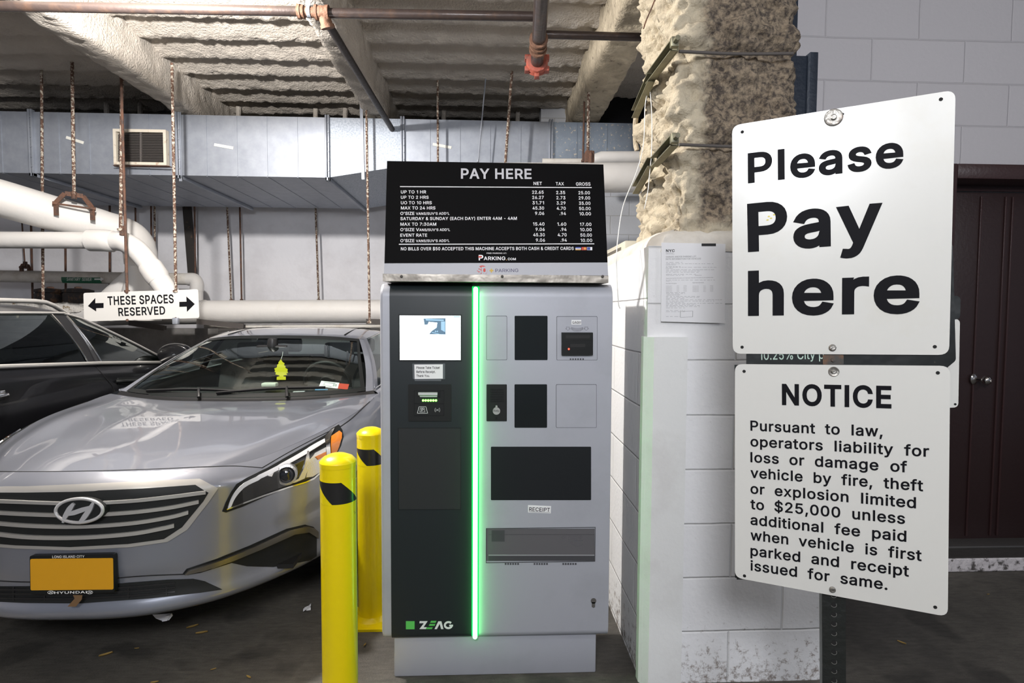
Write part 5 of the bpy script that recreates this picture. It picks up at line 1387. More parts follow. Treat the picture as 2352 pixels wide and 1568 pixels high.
for pts, r, lab in (([(1492, 196, 2.5), (1482, 240, 2.5), (1478, 330, 2.5), (1462, 395, 2.5), (1432, 470, 2.4), (1420, 540, 2.35), (1416, 600, 2.3), (1420, 690, 2.28), (1424, 708, 2.27)], 0.0022, 'white wire hanging away from the column down beside the pay machine'),
                    ([(1492, 196, 2.48), (1497, 260, 2.45), (1497, 340, 2.4), (1492, 400, 2.4), (1488, 440, 2.4), (1480, 480, 2.4)], 0.0018, 'thin wire lying against the lit side of the rough column'),
                    ([(1504, 0, 2.45), (1496, 20, 2.45), (1485, 45, 2.45), (1478, 66, 2.45)], 0.003, 'rusty wire at the top of the rough column')):
    bm = NB()
    tube(bm, smooth_path([PY(*q) for q in pts], 5), r, 6)
    set_tags(obj('loose_wire', bm, m_wire if 'white' in lab or 'thin' in lab else m_rust), lab, 'wire', 'loose wires at the rough column')
# plastic bits at the back of the alcove: oversprayed hanger on the column
bm = NB()
tube(bm, smooth_path(path([(1462, 260, 2.75), (1459, 290, 2.75), (1460, 330, 2.75), (1463, 345, 2.75)]), 4), 0.012, 8)
set_tags(obj('drip_pipe', bm, m_spray2), 'oversprayed stub of conduit at the back edge of the rough column', 'conduit')

# air conditioner resting on the pier top behind
m_acw = mat('beige plastic case', (0.72, 0.68, 0.55), 0.5)
m_fin = mat('grey coil fins', (0.20, 0.18, 0.14), 0.5, 0.3, bump=(90, 0.8, 2))
ax0, ay0, ay1, az0, az1 = 0.93, 3.86, 4.55, 1.737, 2.0
t = thing('air_conditioner', 'beige window air conditioner resting on the wall top behind the price board', 'air conditioner', (1.2, 4.2, az0))
bm = NB()
box(bm, (ax0, ay0, az0), (1.52, ay1, az1), bev=0.012)
obj('case', bm, m_acw, t, auto=30)
bm = NB()
box(bm, (ax0 - 0.006, ay0 + 0.10, az0 + 0.04), (ax0 + 0.01, ay1 - 0.04, az1 - 0.035))
obj('coil', bm, m_fin, t)
bm = NB()
for k in range(12):
    z = az0 + 0.06 + k * 0.018
    box(bm, (ax0 + 0.14, ay0 - 0.006, z), (1.48, ay0 + 0.004, z + 0.009))
obj('louvre', bm, m_dust, t)

# city rate poster on the pier
m_paper = mat('white paper', (0.80, 0.80, 0.82), 0.6)
m_print = mat('grey print', (0.30, 0.30, 0.31), 0.7)
m_blackp = mat('black print', (0.015, 0.015, 0.017), 0.6)
pp_ = Plane(PY(1590, 650, PYF - 0.013), (1, 0, 0.004), (0, 0, 1))
t = thing('paper_notice', 'white printed city rate notice taped to the white pier', 'notice', PY(1590, 742, PYF))
bm = NB()
plate(bm, pp_, [pp_.uv(1518, 738), pp_.uv(1665, 742), pp_.uv(1666, 560), pp_.uv(1519, 557)], 0, 0.0012)
obj('sheet', bm, m_paper, t)
def F(x, y): return (1500 + x * 200 / 1425, 540 + y * 220 / 1568)
bm = NB()
text_px(bm, pp_, 'NYC', F(208, 276), F(352, 276), F(0, 232)[1], 0.045, 0.0016)
q = [F(792, 136), F(1026, 180)]
plate_px(bm, pp_, q[0][0], q[0][1], q[1][0], q[1][1], 0.0012, 0.0018)
obj('heading', bm, m_blackp, t, smooth=False)
bm = NB()
for s, x0, y0, x1, y1, h in (('GARAGE AND/OR PARKING LOT', 208, 368, 704, 360, 25), ('RATE INFORMATION FOR VEHICLES', 208, 404, 780, 396, 25), ('Department of', 208, 296, 325, 296, 12), ('Consumer Affairs', 208, 313, 348, 313, 12),
                             ('Day Rate Information', 210, 796, 384, 795, 14), ('Night Rate Information', 644, 784, 830, 783, 14), ('Additional Rate Information', 216, 984, 440, 982, 13),
                             ('Please enter Day Rate Information and, if applicable, Night Rate Information for your business below.', 210, 712, 986, 696, 13),
                             ('Operating Hours', 682, 662, 792, 660, 12), ('Business Address', 208, 546, 322, 546, 12), ('Legal Name of Business', 208, 492, 370, 490, 12)):
    text_px(bm, pp_, s, F(x0, y0), F(x1, y1), F(0, y0 - h)[1], 0.012, 0.0016)
for k in range(5):
    for x0 in (210, 646):
        text_px(bm, pp_, 'Parking up to', F(x0, 838 + k * 22), F(x0 + 98, 837 + k * 22), F(0, 826 + k * 22)[1], 0, 0.0016)
        text_px(bm, pp_, 'hours', F(x0 + 175, 836 + k * 22), F(x0 + 215, 836 + k * 22), F(0, 824 + k * 22)[1], 0, 0.0016)
        text_px(bm, pp_, 'Cost $', F(x0 + 285, 832 + k * 22), F(x0 + 335, 832 + k * 22), F(0, 820 + k * 22)[1], 0, 0.0016)
rs = random.Random(5)
for k, y in enumerate((445, 468, 514, 526, 566, 586, 606, 640, 656, 734, 750, 940, 954, 1000, 1018, 1038, 1056, 1078, 1096, 1114, 1132, 1152, 1168, 1190, 1232, 1252, 1330)):
    x = 210
    end = {0: 480, 1: 990, 2: 470, 3: 1068, 9: 1012, 10: 300, 26: 430}.get(k, rs.choice((520, 700, 760, 1000, 1130)))
    while x < end:
        wd = rs.randint(18, 70)
        a, b = F(x, y - 2), F(min(x + wd, end), y + 2)
        plate_px(bm, pp_, a[0], a[1], b[0], b[1], 0.0012, 0.0015)
        x += wd + rs.randint(8, 30)
u0 = pp_.uv(*F(550, 1300))
for s in ((-0.024, -0.011, 0.022, -0.009), (-0.026, 0.012, 0.024, 0.014), (-0.026, -0.011, -0.0245, 0.012), (0.0225, -0.009, 0.024, 0.014)):
    plate(bm, pp_, [(u0[0] + s[0], u0[1] + s[1]), (u0[0] + s[2], u0[1] + s[1]), (u0[0] + s[2], u0[1] + s[3] if False else u0[1] + max(s[1] + 0.0012, s[3])), (u0[0] + s[0], u0[1] + max(s[1] + 0.0012, s[3]))], 0.0012, 0.0015) if abs(s[2] - s[0]) < 0.01 else plate(bm, pp_, [(u0[0] + s[0], u0[1] + s[1]), (u0[0] + s[2], u0[1] + s[3]), (u0[0] + s[2], u0[1] + s[3] + 0.001), (u0[0] + s[0], u0[1] + s[1] + 0.001)], 0.0012, 0.0015)
obj('print', bm, m_print, t, smooth=False)

# ================================================================== PAY MACHINE
YM = 2.25
m_silver = mat('silver powder coat', (0.40, 0.41, 0.455), 0.45, 0.1, bump=(600, 0.015, 2), var=(3.5, (0.35, 0.36, 0.395), 0.5, 0.8))
m_slate = mat('dark slate powder coat', (0.014, 0.019, 0.0215), 0.42, bump=(600, 0.015, 2), spec=0.4)
m_slate2 = mat('dark slate inset', (0.022, 0.024, 0.025), 0.6, bump=(600, 0.03, 2), spec=0.3)
m_gap = mat('panel gap', (0.05, 0.05, 0.055), 0.7)
m_blk = mat('black plastic', (0.009, 0.010, 0.010), 0.4, spec=0.3)
m_blkm = mat('matt black plastic', (0.010, 0.011, 0.011), 0.6, spec=0.3)
m_darkglass = mat('dark window plastic', (0.012, 0.015, 0.016), 0.15, spec=0.4)
m_led = mat('green light tube', (0.2, 0.9, 0.3), 0.4, emit=((0.13, 1.0, 0.21), 12.0))
m_ledg = mat('green halo channel', (0.0, 0.03, 0.006), 0.5, emit=((0.0, 1.0, 0.14), 0.75), spec=0.1)  # emission of its own, painting the green halo beside the tube
m_ledd = mat('green reader light', (0.2, 0.9, 0.2), 0.4, emit=((0.14, 1.0, 0.06), 6.0))
m_red_led = mat('red status light', (0.8, 0.05, 0.03), 0.4, emit=((1.0, 0.06, 0.03), 3.0))
m_screen = mat('lit white screen', (0.8, 0.85, 0.9), 0.3, emit=((0.86, 0.97, 1.0), 2.0))
m_scrdark = mat('lit dark picture', (0.02, 0.03, 0.04), 0.4, emit=((0.10, 0.19, 0.28), 0.8))
m_scrmid = mat('lit pale blue picture', (0.02, 0.03, 0.04), 0.4, emit=((0.30, 0.50, 0.66), 1.0))
m_gprint = mat('grey print on panel', (0.10, 0.10, 0.11), 0.6)
m_wprint = mat('white print on panel', (0.75, 0.78, 0.76), 0.5)
m_green = mat('bright green print', (0.10, 0.52, 0.10), 0.5)
m_lab = mat('white label paper', (0.82, 0.82, 0.82), 0.5)
mp_ = Plane((0, YM, 1.0), (1, 0, 0), (0, 0, 1))
xL, xR = PY(874, 1050, YM).x, PY(1404, 1050, YM).x
zT, zB = PY(1140, 651, YM).z, PY(1140, 1464.5, YM).z
cx_ = (xL + xR) / 2
mach = thing('pay_machine', 'silver and dark grey parking pay machine with a glowing green light strip', 'pay machine', (cx_, YM + 0.25, 0))


def profile(off, rt=0.055, rb=0.03, back=0.33):
    y0, zt, zb = YM - off, zT + off * 0.6, zB - off * 0.6
    P = [(YM + back, zb)]
    for k in range(9):
        a = k / 8 * PI / 2
        P.append((y0 + rb - rb * math.sin(a), zb + rb - rb * math.cos(a)))
    for k in range(11):
        a = k / 10 * PI / 2
        P.append((y0 + rt - rt * math.cos(a), zt - rt + rt * math.sin(a)))
    P.append((YM + back, zt))
    return P


def slab(x0, x1, off, edge=0.0):
    bm = NB()
    if edge:
        secs = [(x0, off - edge), (x0 + edge * 0.3, off - edge * 0.3), (x0 + edge, off), (x0 + edge + 0.0015, off), (x1 - edge - 0.0015, off), (x1 - edge, off), (x1 - edge * 0.3, off - edge * 0.3), (x1, off - edge)]
    else:
        secs = [(x0, off), (x1, off)]
    rows = [[(x, y, z) for y, z in profile(o_)] for x, o_ in secs]
    grid(bm, rows)
    for r in (rows[0], rows[-1]):
        bm.faces.new([bm.verts.new(p) for p in r])
    bmesh.ops.remove_doubles(bm, verts=bm.verts[:], dist=0.0002)
    return bm


cab = obj('cabinet', slab(xL, xR, 0.0, 0.012), m_silver, mach, auto=35)
xa = PY(897, 1050, YM).x
xb = PY(1083.5, 1050, YM).x
xc = PY(1100.5, 1050, YM).x
dk = obj('dark_panel', slab(xa, xb, 0.003), m_slate, mach, auto=35)
rp = obj('front_panel', slab(xc, xR - 0.004, 0.003), m_silver, mach, auto=35)
D0 = 0.0031          # front of the panels above the cabinet plane
# plinth
bm = NB()
a, b = PY(905, 1500, YM + 0.03), PY(1369, 1500, YM + 0.03)
box(bm, (a.x, YM + 0.03, 0.0), (b.x, YM + 0.30, zB + 0.01), bev=0.006)
obj('plinth', bm, m_silver, mach, auto=30)
# light strip
bm = NB()
box(bm, (xb + 0.0005, YM - 0.004, zB + 0.012), (xc - 0.0005, YM + 0.02, zT - 0.012), bev=0.002)
ch = obj('light_channel', bm, m_ledg, mach, auto=30)
bm = NB()
xm = (xb + xc) / 2
rl = (xc - xb) / 2 * 0.62
zz = [zB + 0.004 + rl * (1 - math.cos(k / 6 * PI / 2)) for k in range(7)]
rr = [max(0.002, rl * math.sin(k / 6 * PI / 2)) for k in range(7)]
zz2 = [zT - 0.014 - rl * (1 - math.cos(k / 6 * PI / 2)) for k in range(6, -1, -1)]
tube(bm, [(xm, YM - 0.011, z) for z in zz + zz2], rr + rr[::-1], 16)
obj('light_tube', bm, m_led, ch)
# screen
bm = NB()
ringplate_px(bm, mp_, 916.5, 722.5, 1060.5, 828.5, 0.004, D0, D0 + 0.003)
bz = obj('screen_bezel', bm, m_blkm, mach, auto=30)
bm = NB()
plate_px(bm, mp_, 918, 724, 1059, 827, D0, D0 + 0.0015)
sc_ = obj('screen', bm, m_screen, mach, smooth=False)
bm = NB()
T = lambda x, y: mp_.at(*mp_.uv(850 + x * 0.2551, 650 + y * 0.2551), D0 + 0.0018)
prism(bm, [T(*q) for q in ((482, 318), (682, 316), (682, 462), (532, 460), (556, 430), (600, 400), (606, 356), (530, 348), (520, 372), (492, 376))], mp_.N * 0.0004)
pic = obj('picture', bm, m_scrdark, sc_, smooth=False)
bm = NB()
prism(bm, [T(*q) for q in ((500, 322), (664, 328), (664, 340), (506, 336))], mp_.N * 0.0008)
prism(bm, [T(*q) for q in ((640, 345), (676, 345), (676, 440), (640, 420))], mp_.N * 0.0008)
prism(bm, [T(*q) for q in ((585, 425), (598, 434), (612, 425), (612, 442), (598, 436), (585, 442))], mp_.N * 0.0008)
prism(bm, [T(*q) for q in ((560, 440), (625, 456), (622, 460), (556, 446))], mp_.N * 0.0008)
plate_px(bm, mp_, 1042, 726, 1057, 728.5, D0 + 0.0018, D0 + 0.0024)
obj('picture_detail', bm, m_scrmid, sc_, smooth=False)
# taped paper note
m_clear = mat('clear tape', (0.12, 0.13, 0.14), 0.25)
note = thing('paper_note', 'white note asking to take ticket taped below the machine screen', 'note', mp_.at(*mp_.uv(984, 869), D0))
bm = NB()
prism(bm, [T(*q) for q in ((382, 724), (676, 722), (676, 862), (642, 864), (640, 880), (404, 880), (402, 864), (386, 860))], mp_.N * -0.0012)
obj('tape', bm, m_clear, note, smooth=False)
bm = NB()
prism(bm, [T(*q) for q in ((400, 732), (656, 730), (656, 858), (403, 861))], mp_.N * 0.0006)
nt_ = obj('sheet', bm, m_lab, note, smooth=False)
bm = NB()
C6 = lambda x, y: (850 + x * 0.2551, 650 + y * 0.2551)
for s, x1, y in (('Please Take Ticket', 628, 770), ('Before Receipt.', 590, 807), ('Thank You.', 538, 843)):
    text_px(bm, mp_, s, C6(419, y), C6(x1, y), C6(0, y - 21)[1], 0.03, D0 + 0.0028)
obj('lettering', bm, m_ink, note, smooth=False)
# ticket and card reader
bm = NB()
plate_px(bm, mp_, *C6(345, 910), *C6(733, 1240), D0, D0 + 0.004, 0.003)
rd = obj('card_reader', bm, m_blkm, mach, auto=30)
bm = NB()
ringplate_px(bm, mp_, *C6(398, 963), *C6(668, 1190), 0.0012, D0 + 0.004, D0 + 0.0055)
plate_px(bm, mp_, *C6(398, 1080), *C6(668, 1084), D0 + 0.004, D0 + 0.005)
plate_px(bm, mp_, *C6(612, 966), *C6(632, 1020), D0 + 0.004, D0 + 0.010, 0.001)
obj('reader_frame', bm, m_blk, rd, auto=30)
bm = NB()
Tq = lambda x, y, d=0.0: mp_.at(*mp_.uv(*C6(x, y)), D0 + d)
prism(bm, [Tq(*q, 0.004) for q in ((438, 980), (610, 980), (610, 1002), (440, 1002))], mp_.N * 0.012)
prism(bm, [Tq(*q, 0.004) for q in ((442, 1003), (608, 1003), (606, 1022), (454, 1022))], mp_.N * 0.002)
obj('ticket_slot', bm, mat('pale slot lip', (0.55, 0.58, 0.56), 0.4), rd, smooth=False)
for k in range(6):
    bm = NB()
    u = mp_.uv(*C6(480 + k * 23, 1053))
    lathe(bm, [(0.0045, 0), (0.0045, 0.002), (0.002, 0.004)], mp_.at(u[0], u[1], D0 + 0.004), mp_.N, 12)
    obj('indicator_light', bm, m_ledd, rd)
bm = NB()


def stroke(bm, pl, pts, wd, d, closed=False):
    """A drawn line on a plane."""
    P = [Vector(p) for p in pts]
    if closed: P.append(P[0])
    for a, b in zip(P, P[1:]):
        t = (b - a)
        if t.length < 1e-7: continue
        t.normalize()
        n = Vector((-t[1], t[0])) * wd / 2
        e = t * wd * 0.4
        plate(bm, pl, [a - n - e, b - n + e, b + n + e, a + n - e], d, d + 0.0006)


def swept(bm, pl, cl, wl, d0, d1):
    """A ribbon of changing width along a drawn line, given some height."""
    c = cr(cl, 6)
    wv = np.interp(np.linspace(0, 1, len(c)), np.linspace(0, 1, len(wl)), wl)
    t = np.gradient(c, axis=0)
    t /= np.linalg.norm(t, axis=1, keepdims=True)
    n = np.stack([-t[:, 1], t[:, 0]], 1)
    a = [tuple(p) for p in c + n * wv[:, None] / 2]
    b = [tuple(p) for p in c - n * wv[:, None] / 2]
    plate(bm, pl, a + b[::-1], d0, d1)


cu = lambda *q: [mp_.uv(*C6(*p)) for p in q]
stroke(bm, mp_, cu((443, 1110), (505, 1110), (520, 1168), (428, 1168)), 0.0016, D0 + 0.004, True)
stroke(bm, mp_, cu((455, 1120), (490, 1120), (496, 1156), (450, 1156)), 0.0014, D0 + 0.004, True)
text_px(bm, mp_, 'P', C6(464, 1150), C6(484, 1150), C6(0, 1126)[1], 0.02, D0 + 0.0046)
u = mp_.uv(*C6(607, 1139))
disc(bm, mp_, u[0], u[1], 0.0022, D0 + 0.004, D0 + 0.0046, 12)
for r in (0.006, 0.0105):
    for s in (0, PI):
        stroke(bm, mp_, [(u[0] + r * math.cos(s + a), u[1] + r * math.sin(s + a)) for a in np.linspace(-0.8, 0.8, 7)], 0.0012, D0 + 0.004)
obj('pictogram', bm, m_wprint, rd, smooth=False)
# lower inset on the dark panel
bm = NB()
plate_px(bm, mp_, 916.5, 983, 1058, 1168, D0, D0 + 0.0008, 0.002)
obj('inset_panel', bm, m_slate2, mach)
bm = NB()
ringplate_px(bm, mp_, 915.5, 982, 1059, 1169, 0.0014, D0, D0 + 0.0012)
obj('inset_border', bm, m_blkm, mach)
# maker's mark
C7 = lambda x, y: (850 + x * 0.3942, 950 + y * 0.3942)
bm = NB()
plate_px(bm, mp_, 932.5, 1425, 952.5, 1443.5, D0, D0 + 0.0006)
for k, (a, b, c, d) in enumerate(((352, 388, 1203, 1214), (344, 382, 1221, 1232), (326, 366, 1241, 1251))):
    prism(bm, [mp_.at(*mp_.uv(*C7(*q)), D0) for q in ((a - 2, d), (b - 6, d), (b, c), (a + 4, c))], mp_.N * 0.0006)
mk = obj('maker_mark', bm, m_green, mach, smooth=False)
bm = NB()
for poly in (((290, 1205), (336, 1205), (312, 1240), (330, 1240), (326, 1251), (288, 1251), (314, 1217), (288, 1217)), ((376, 1251), (398, 1206), (416, 1206), (428, 1251), (414, 1251), (406, 1220), (390, 1251))):
    prism(bm, [mp_.at(*mp_.uv(*C7(*q)), D0) for q in poly], mp_.N * 0.0006)
g0 = mp_.uv(*C7(457, 1228))
swept(bm, mp_, [(g0[0] + 0.0145 * math.cos(a), g0[1] + 0.0125 * math.sin(a)) for a in np.linspace(0.75, 2 * PI - 0.15, 12)], [0.008, 0.008], D0, D0 + 0.0006)
plate(bm, mp_, [(g0[0] + 0.003, g0[1] - 0.005), (g0[0] + 0.0185, g0[1] - 0.005), (g0[0] + 0.0185, g0[1] + 0.0015), (g0[0] + 0.003, g0[1] + 0.0015)], D0, D0 + 0.0007)
obj('maker_lettering', bm, m_wprint, mk, smooth=False)


# right panel fittings
def groove(x0, y0, x1, y1, name='blank_panel'):
    bm = NB()
    plate_px(bm, mp_, x0, y0, x1, y1, D0, D0 + 0.0004, 0.005)
    o = obj('panel_gap', bm, m_gap, mach)
    bm = NB()
    plate_px(bm, mp_, x0 + 0.8, y0 + 0.9, x1 - 0.8, y1 - 0.7, D0, D0 + 0.0012, 0.0045)
    return obj(name, bm, m_silver, mach)


def window(x0, y0, x1, y1, m=None):
    bm = NB()
    plate_px(bm, mp_, x0, y0, x1, y1, D0, D0 + 0.0008, 0.004)
    return obj('dark_window', bm, m or m_darkglass, mach)


groove(1117, 725, 1164.5, 826.5)
window(1182, 725, 1257.5, 826.5)
cp = groove(1278, 726, 1371.6, 827, 'cash_panel')
bm = NB()
plate_px(bm, mp_, 1289, 763, 1360, 814.5, D0 + 0.001, D0 + 0.016, 0.002)
ba = obj('bill_slot', bm, m_blk, cp, auto=30)
bm = NB()
plate_px(bm, mp_, *C6(1755, 466), *C6(1972, 498), D0 + 0.016, D0 + 0.017)
plate_px(bm, mp_, *C6(1798, 545), *C6(1930, 575), D0 + 0.016, D0 + 0.0168)
plate_px(bm, mp_, *C6(1750, 508), *C6(1976, 512), D0 + 0.016, D0 + 0.018)
obj('slot_mouth', bm, mat('slot void', (0.003, 0.003, 0.003), 0.6), cp)
bm = NB()
u = mp_.uv(*C6(1783, 590))
disc(bm, mp_, u[0], u[1], 0.0035, D0 + 0.016, D0 + 0.018, 12)
obj('red_light', bm, m_red_led, cp)
bm = NB()
plate_px(bm, mp_, *C6(1812, 331), *C6(1900, 373), D0 + 0.0012, D0 + 0.002)
cl = obj('cash_label', bm, m_lab, mach, smooth=False)
bm = NB()
text_px(bm, mp_, 'CASH', C6(1820, 360), C6(1896, 360), C6(0, 342)[1], 0.02, D0 + 0.0024)
plate_px(bm, mp_, *C6(1820, 362), *C6(1896, 364.5), D0 + 0.002, D0 + 0.0024)
obj('lettering', bm, m_ink, cl, smooth=False)
bm = NB()
for x in (1780, 1945):
    stroke(bm, mp_, cu((x - 14, 394), (x + 14, 394), (x + 12, 410), (x + 22, 408), (x, 426), (x - 22, 408), (x - 12, 410)), 0.0009, D0 + 0.0012, True)
for dy in (0, 8, 16, 24):
    stroke(bm, mp_, cu((1812, 398 + dy * 0.7), (1836, 406 + dy), (1862, 409 + dy), (1890, 406 + dy), (1914, 398 + dy * 0.7)), 0.0009, D0 + 0.0012)
stroke(bm, mp_, cu((1812, 398), (1812, 415)), 0.0009, D0 + 0.0012)
stroke(bm, mp_, cu((1914, 398), (1914, 415)), 0.0009, D0 + 0.0012)
obj('banknote_sign', bm, m_gprint, cp, smooth=False)
bm = NB()
for k in range(6):
    plate_px(bm, mp_, *C6(1797 + k * 22.6, 677), *C6(1810 + k * 22.6, 689), D0 + 0.0012, D0 + 0.0022)
obj('dimple_row', bm, m_gap, cp)
# help intercom
bm = NB()
plate_px(bm, mp_, *C6(1048, 910), *C6(1231, 1240), D0, D0 + 0.003, 0.003)
ic = obj('intercom', bm, m_blkm, mach, auto=30)
bm = NB()
for k in range(6):
    plate_px(bm, mp_, *C6(1082, 950 + k * 21), *C6(1204, 960 + k * 21), D0 + 0.003, D0 + 0.0048, 0.001)
u = mp_.uv(*C6(1138, 1213))
disc(bm, mp_, u[0], u[1], 0.004, D0 + 0.003, D0 + 0.005, 14)
obj('speaker_slot', bm, m_blk, ic, auto=30)
bm = NB()
u = mp_.uv(*C6(1138, 1147))
disc(bm, mp_, u[0], u[1], 0.0148, D0 + 0.003, D0 + 0.008, 28)
u2 = mp_.uv(*C6(1138, 1106))
disc(bm, mp_, u2[0], u2[1], 0.0042, D0 + 0.003, D0 + 0.008, 14)
plate(bm, mp_, [(u[0] - 0.004, u[1]), (u[0] + 0.004, u[1]), (u2[0] + 0.002, u2[1]), (u2[0] - 0.002, u2[1])], D0 + 0.003, D0 + 0.0078)
hb = obj('help_button', bm, mat('brushed steel', (0.60, 0.61, 0.58), 0.35, 0.7), ic, auto=30)
bm = NB()
text_px(bm, mp_, 'help', C6(1112, 1153), C6(1165, 1153), C6(0, 1134)[1], 0.0, D0 + 0.0084)
obj('help_lettering', bm, m_ink, ic, smooth=False)
window(1181.6, 882, 1256.3, 981.6)
groove(1277, 882, 1370, 981.6)
window(1127.5, 1025, 1357.3, 1147.5, mat('dark slate window', (0.012, 0.014, 0.016), 0.4, spec=0.3))
# receipt label and tray
rl_ = [C7(920, 530), C7(1054, 536), C7(1052, 578), C7(920, 573)]
bm = NB()
plate(bm, mp_, [mp_.uv(*q) for q in rl_][::-1], D0, D0 + 0.0006)
cl = obj('receipt_label', bm, m_lab, mach, smooth=False)
bm = NB()
text_px(bm, mp_, 'RECEIPT', C7(926, 564), C7(1047, 568), C7(0, 542)[1], 0.018, D0 + 0.001)
stroke(bm, mp_, [mp_.uv(*C7(926, 568)), mp_.uv(*C7(1047, 572))], 0.001, D0 + 0.0006)
obj('lettering', bm, m_ink, cl, smooth=False)
bm = NB()
plate_px(bm, mp_, 1117, 1213, 1365.5, 1287, D0, D0 + 0.0006)
tr_ = obj('receipt_tray', bm, mat('smoked tray plastic', (0.115, 0.112, 0.120), 0.2), mach)
bm = NB()
ringplate_px(bm, mp_, 1116, 1212, 1366.5, 1288, 0.002, D0, D0 + 0.002)
plate_px(bm, mp_, *C7(690, 700), *C7(1306, 702), D0 + 0.0006, D0 + 0.001)
plate_px(bm, mp_, *C7(690, 826), *C7(1306, 853), D0 + 0.0006, D0 + 0.0012)
plate_px(bm, mp_, *C7(708, 676), *C7(784, 742), D0 + 0.0006, D0 + 0.0009)
obj('tray_rim', bm, m_gap, tr_)
bm = NB()
plate_px(bm, mp_, *C7(690, 818), *C7(1306, 823), D0 + 0.0006, D0 + 0.003)
obj('tray_lip', bm, mat('tray lip', (0.30, 0.30, 0.32), 0.3), tr_)
bm = NB()
cu7 = lambda *q: [mp_.uv(*C7(*p)) for p in q]
stroke(bm, mp_, cu7((1146, 706), (1212, 706), (1208, 736), (1150, 736)), 0.0012, D0 + 0.0006, True)
stroke(bm, mp_, cu7((1160, 714), (1198, 714), (1196, 728), (1163, 728)), 0.001, D0 + 0.0006, True)
stroke(bm, mp_, cu7((1160, 742), (1186, 752), (1180, 742), (1208, 738), (1238, 736), (1238, 760), (1206, 776), (1164, 752)), 0.0011, D0 + 0.0006, True)
for x in (1126, 1226):
    stroke(bm, mp_, cu7((x - 6, 710), (x + 6, 710), (x + 6, 718), (x + 11, 717), (x, 726), (x - 11, 717), (x - 6, 718)), 0.0009, D0 + 0.0006, True)
obj('hand_sign', bm, m_gprint, tr_, smooth=False)
for x in (785, 953, 1120):
    bm = NB()
    for k in range(6):
        plate_px(bm, mp_, *C7(x + k * 14.5, 867), *C7(x + 9.5 + k * 14.5, 877), D0, D0 + 0.001)
    obj('dimple_row', bm, m_gap, mach)
# key hole
bm = NB()
u = mp_.uv(*C7(1301, 1087))
disc(bm, mp_, u[0], u[1], 0.0115, D0, D0 + 0.0008, 20)
q = [mp_.uv(*C7(*p)) for p in ((1291, 1095), (1311, 1095), (1310, 1124), (1300, 1128), (1291, 1122))]
plate(bm, mp_, q[::-1], D0, D0 + 0.0008)
obj('key_hole', bm, mat('key hole shade', (0.09, 0.085, 0.08), 0.6), mach)
# dirt smudge speck by the strip
# ================================================================== PRICE BOARD
Yt = 2.37
BLp, BRp = PY(880, 631, YM - 0.004), PY(1397.5, 631, YM - 0.004)
TLp = PY(889, 370, Yt)
rp_ = Plane(BLp, BRp - BLp, TLp - BLp)
m_board = mat('black printed board', (0.004, 0.004, 0.0045), 0.6, spec=0.05)
m_boardw = mat('silver grey printed strip', (0.40, 0.41, 0.45), 0.4)
m_wink = mat('white board print', (0.80, 0.80, 0.82), 0.5)
m_hink = mat('light grey board print', (0.52, 0.52, 0.55), 0.5)
board = thing('price_board', 'black PAY HERE price board leaning back on top of the pay machine', 'price board', (cx_, YM + 0.06, zT))
bm = NB()
plate(bm, rp_, [rp_.uv(883, 604.5), rp_.uv(1395.5, 602.5), rp_.uv(1386, 377.5), rp_.uv(889, 369.5)], -0.012, 0)
pb1 = obj('black_panel', bm, m_board, board, smooth=False)
bm = NB()
plate(bm, rp_, [rp_.uv(881.5, 633), rp_.uv(1397, 633), rp_.uv(1395.5, 602.6), rp_.uv(883, 604.6)], -0.012, 0)
pb2 = obj('logo_strip', bm, m_boardw, board, smooth=False)
C5 = lambda x, y: (850 + x * 0.2551, 350 + y * 0.2551)
bm = NB()
text_px(bm, rp_, 'PAY HERE', C5(818, 237), C5(1455, 240), C5(0, 144)[1], 0.036)
obj('heading', bm, m_hink, pb1, smooth=False)
bm = NB()
BB = 0.026


def tx(s, x0, x1, y, h=28, y2=None, b=BB):
    text_px(bm, rp_, s, C5(x0, y), C5(x1, y if y2 is None else y2), C5(0, y - h)[1], b)


tx('NET', 1472, 1548, 294, 29); tx('TAX', 1672, 1746, 297, 29); tx('GROSS', 1854, 1985, 300, 30)
for s, x1, y in (('UP TO 1 HR', 505, 370), ('UP TO 2 HRS', 527, 418), ('UO TO 10 HRS', 556, 467), ('MAX TO 24 HRS', 588, 514)): tx(s, 277, x1, y)
for y, c in ((563, 'V'), (709, 'Vb'), (808, 'V')):
    tx("O'SIZE", 273, 399, y)
    if c == 'V':
        tx("VANS/SUV'S ADD'L", 413, 715, y, 23, y - 2)
    else:
        tx('V', 413, 442, y, 28); tx("ANS/SUV'S ADD'L", 443, 720, y, 23, y - 2)
tx('SATURDAY & SUNDAY (EACH DAY) ENTER 4AM - 4AM', 273, 1322, 610, 28, 607)
tx('MAX TO 7:30AM', 273, 596, 660); tx('EVENT RATE', 272, 514, 759)
ys = (373, 420, 468, 516, 563, 659, 707, 756, 804)
for k, (a, b, c) in enumerate((('22.65', '2.35', '25.00'), ('26.27', '2.73', '29.00'), ('31.71', '3.29', '35.00'), ('45.30', '4.70', '50.00'), ('9.06', '.94', '10.00'), ('15.40', '1.60', '17.00'), ('9.06', '.94', '10.00'), ('45.30', '4.70', '50.00'), ('9.06', '.94', '10.00'))):
    y = ys[k]
    e = (y - 373) / 431
    for s, xr, dy, wd in ((a, 1563 + 12 * e, 0, 104), (b, 1757 + 15 * e, 3, 81), (c, 1980 + 20 * e, 5, 104)):
        n = {5: wd, 4: wd if wd == 81 else 82, 3: 56}[len(s)]
        tx(s, xr - n, xr, y + dy - (3 * e if dy else 0), 29)
tx('NO BILLS OVER $50 ACCEPTED THIS MACHINE ACCEPTS BOTH CASH & CREDIT CARDS', 277, 1834, 882, 29, 878)
tx('FIND PARKING AT:', 1050, 1231, 913, 11)
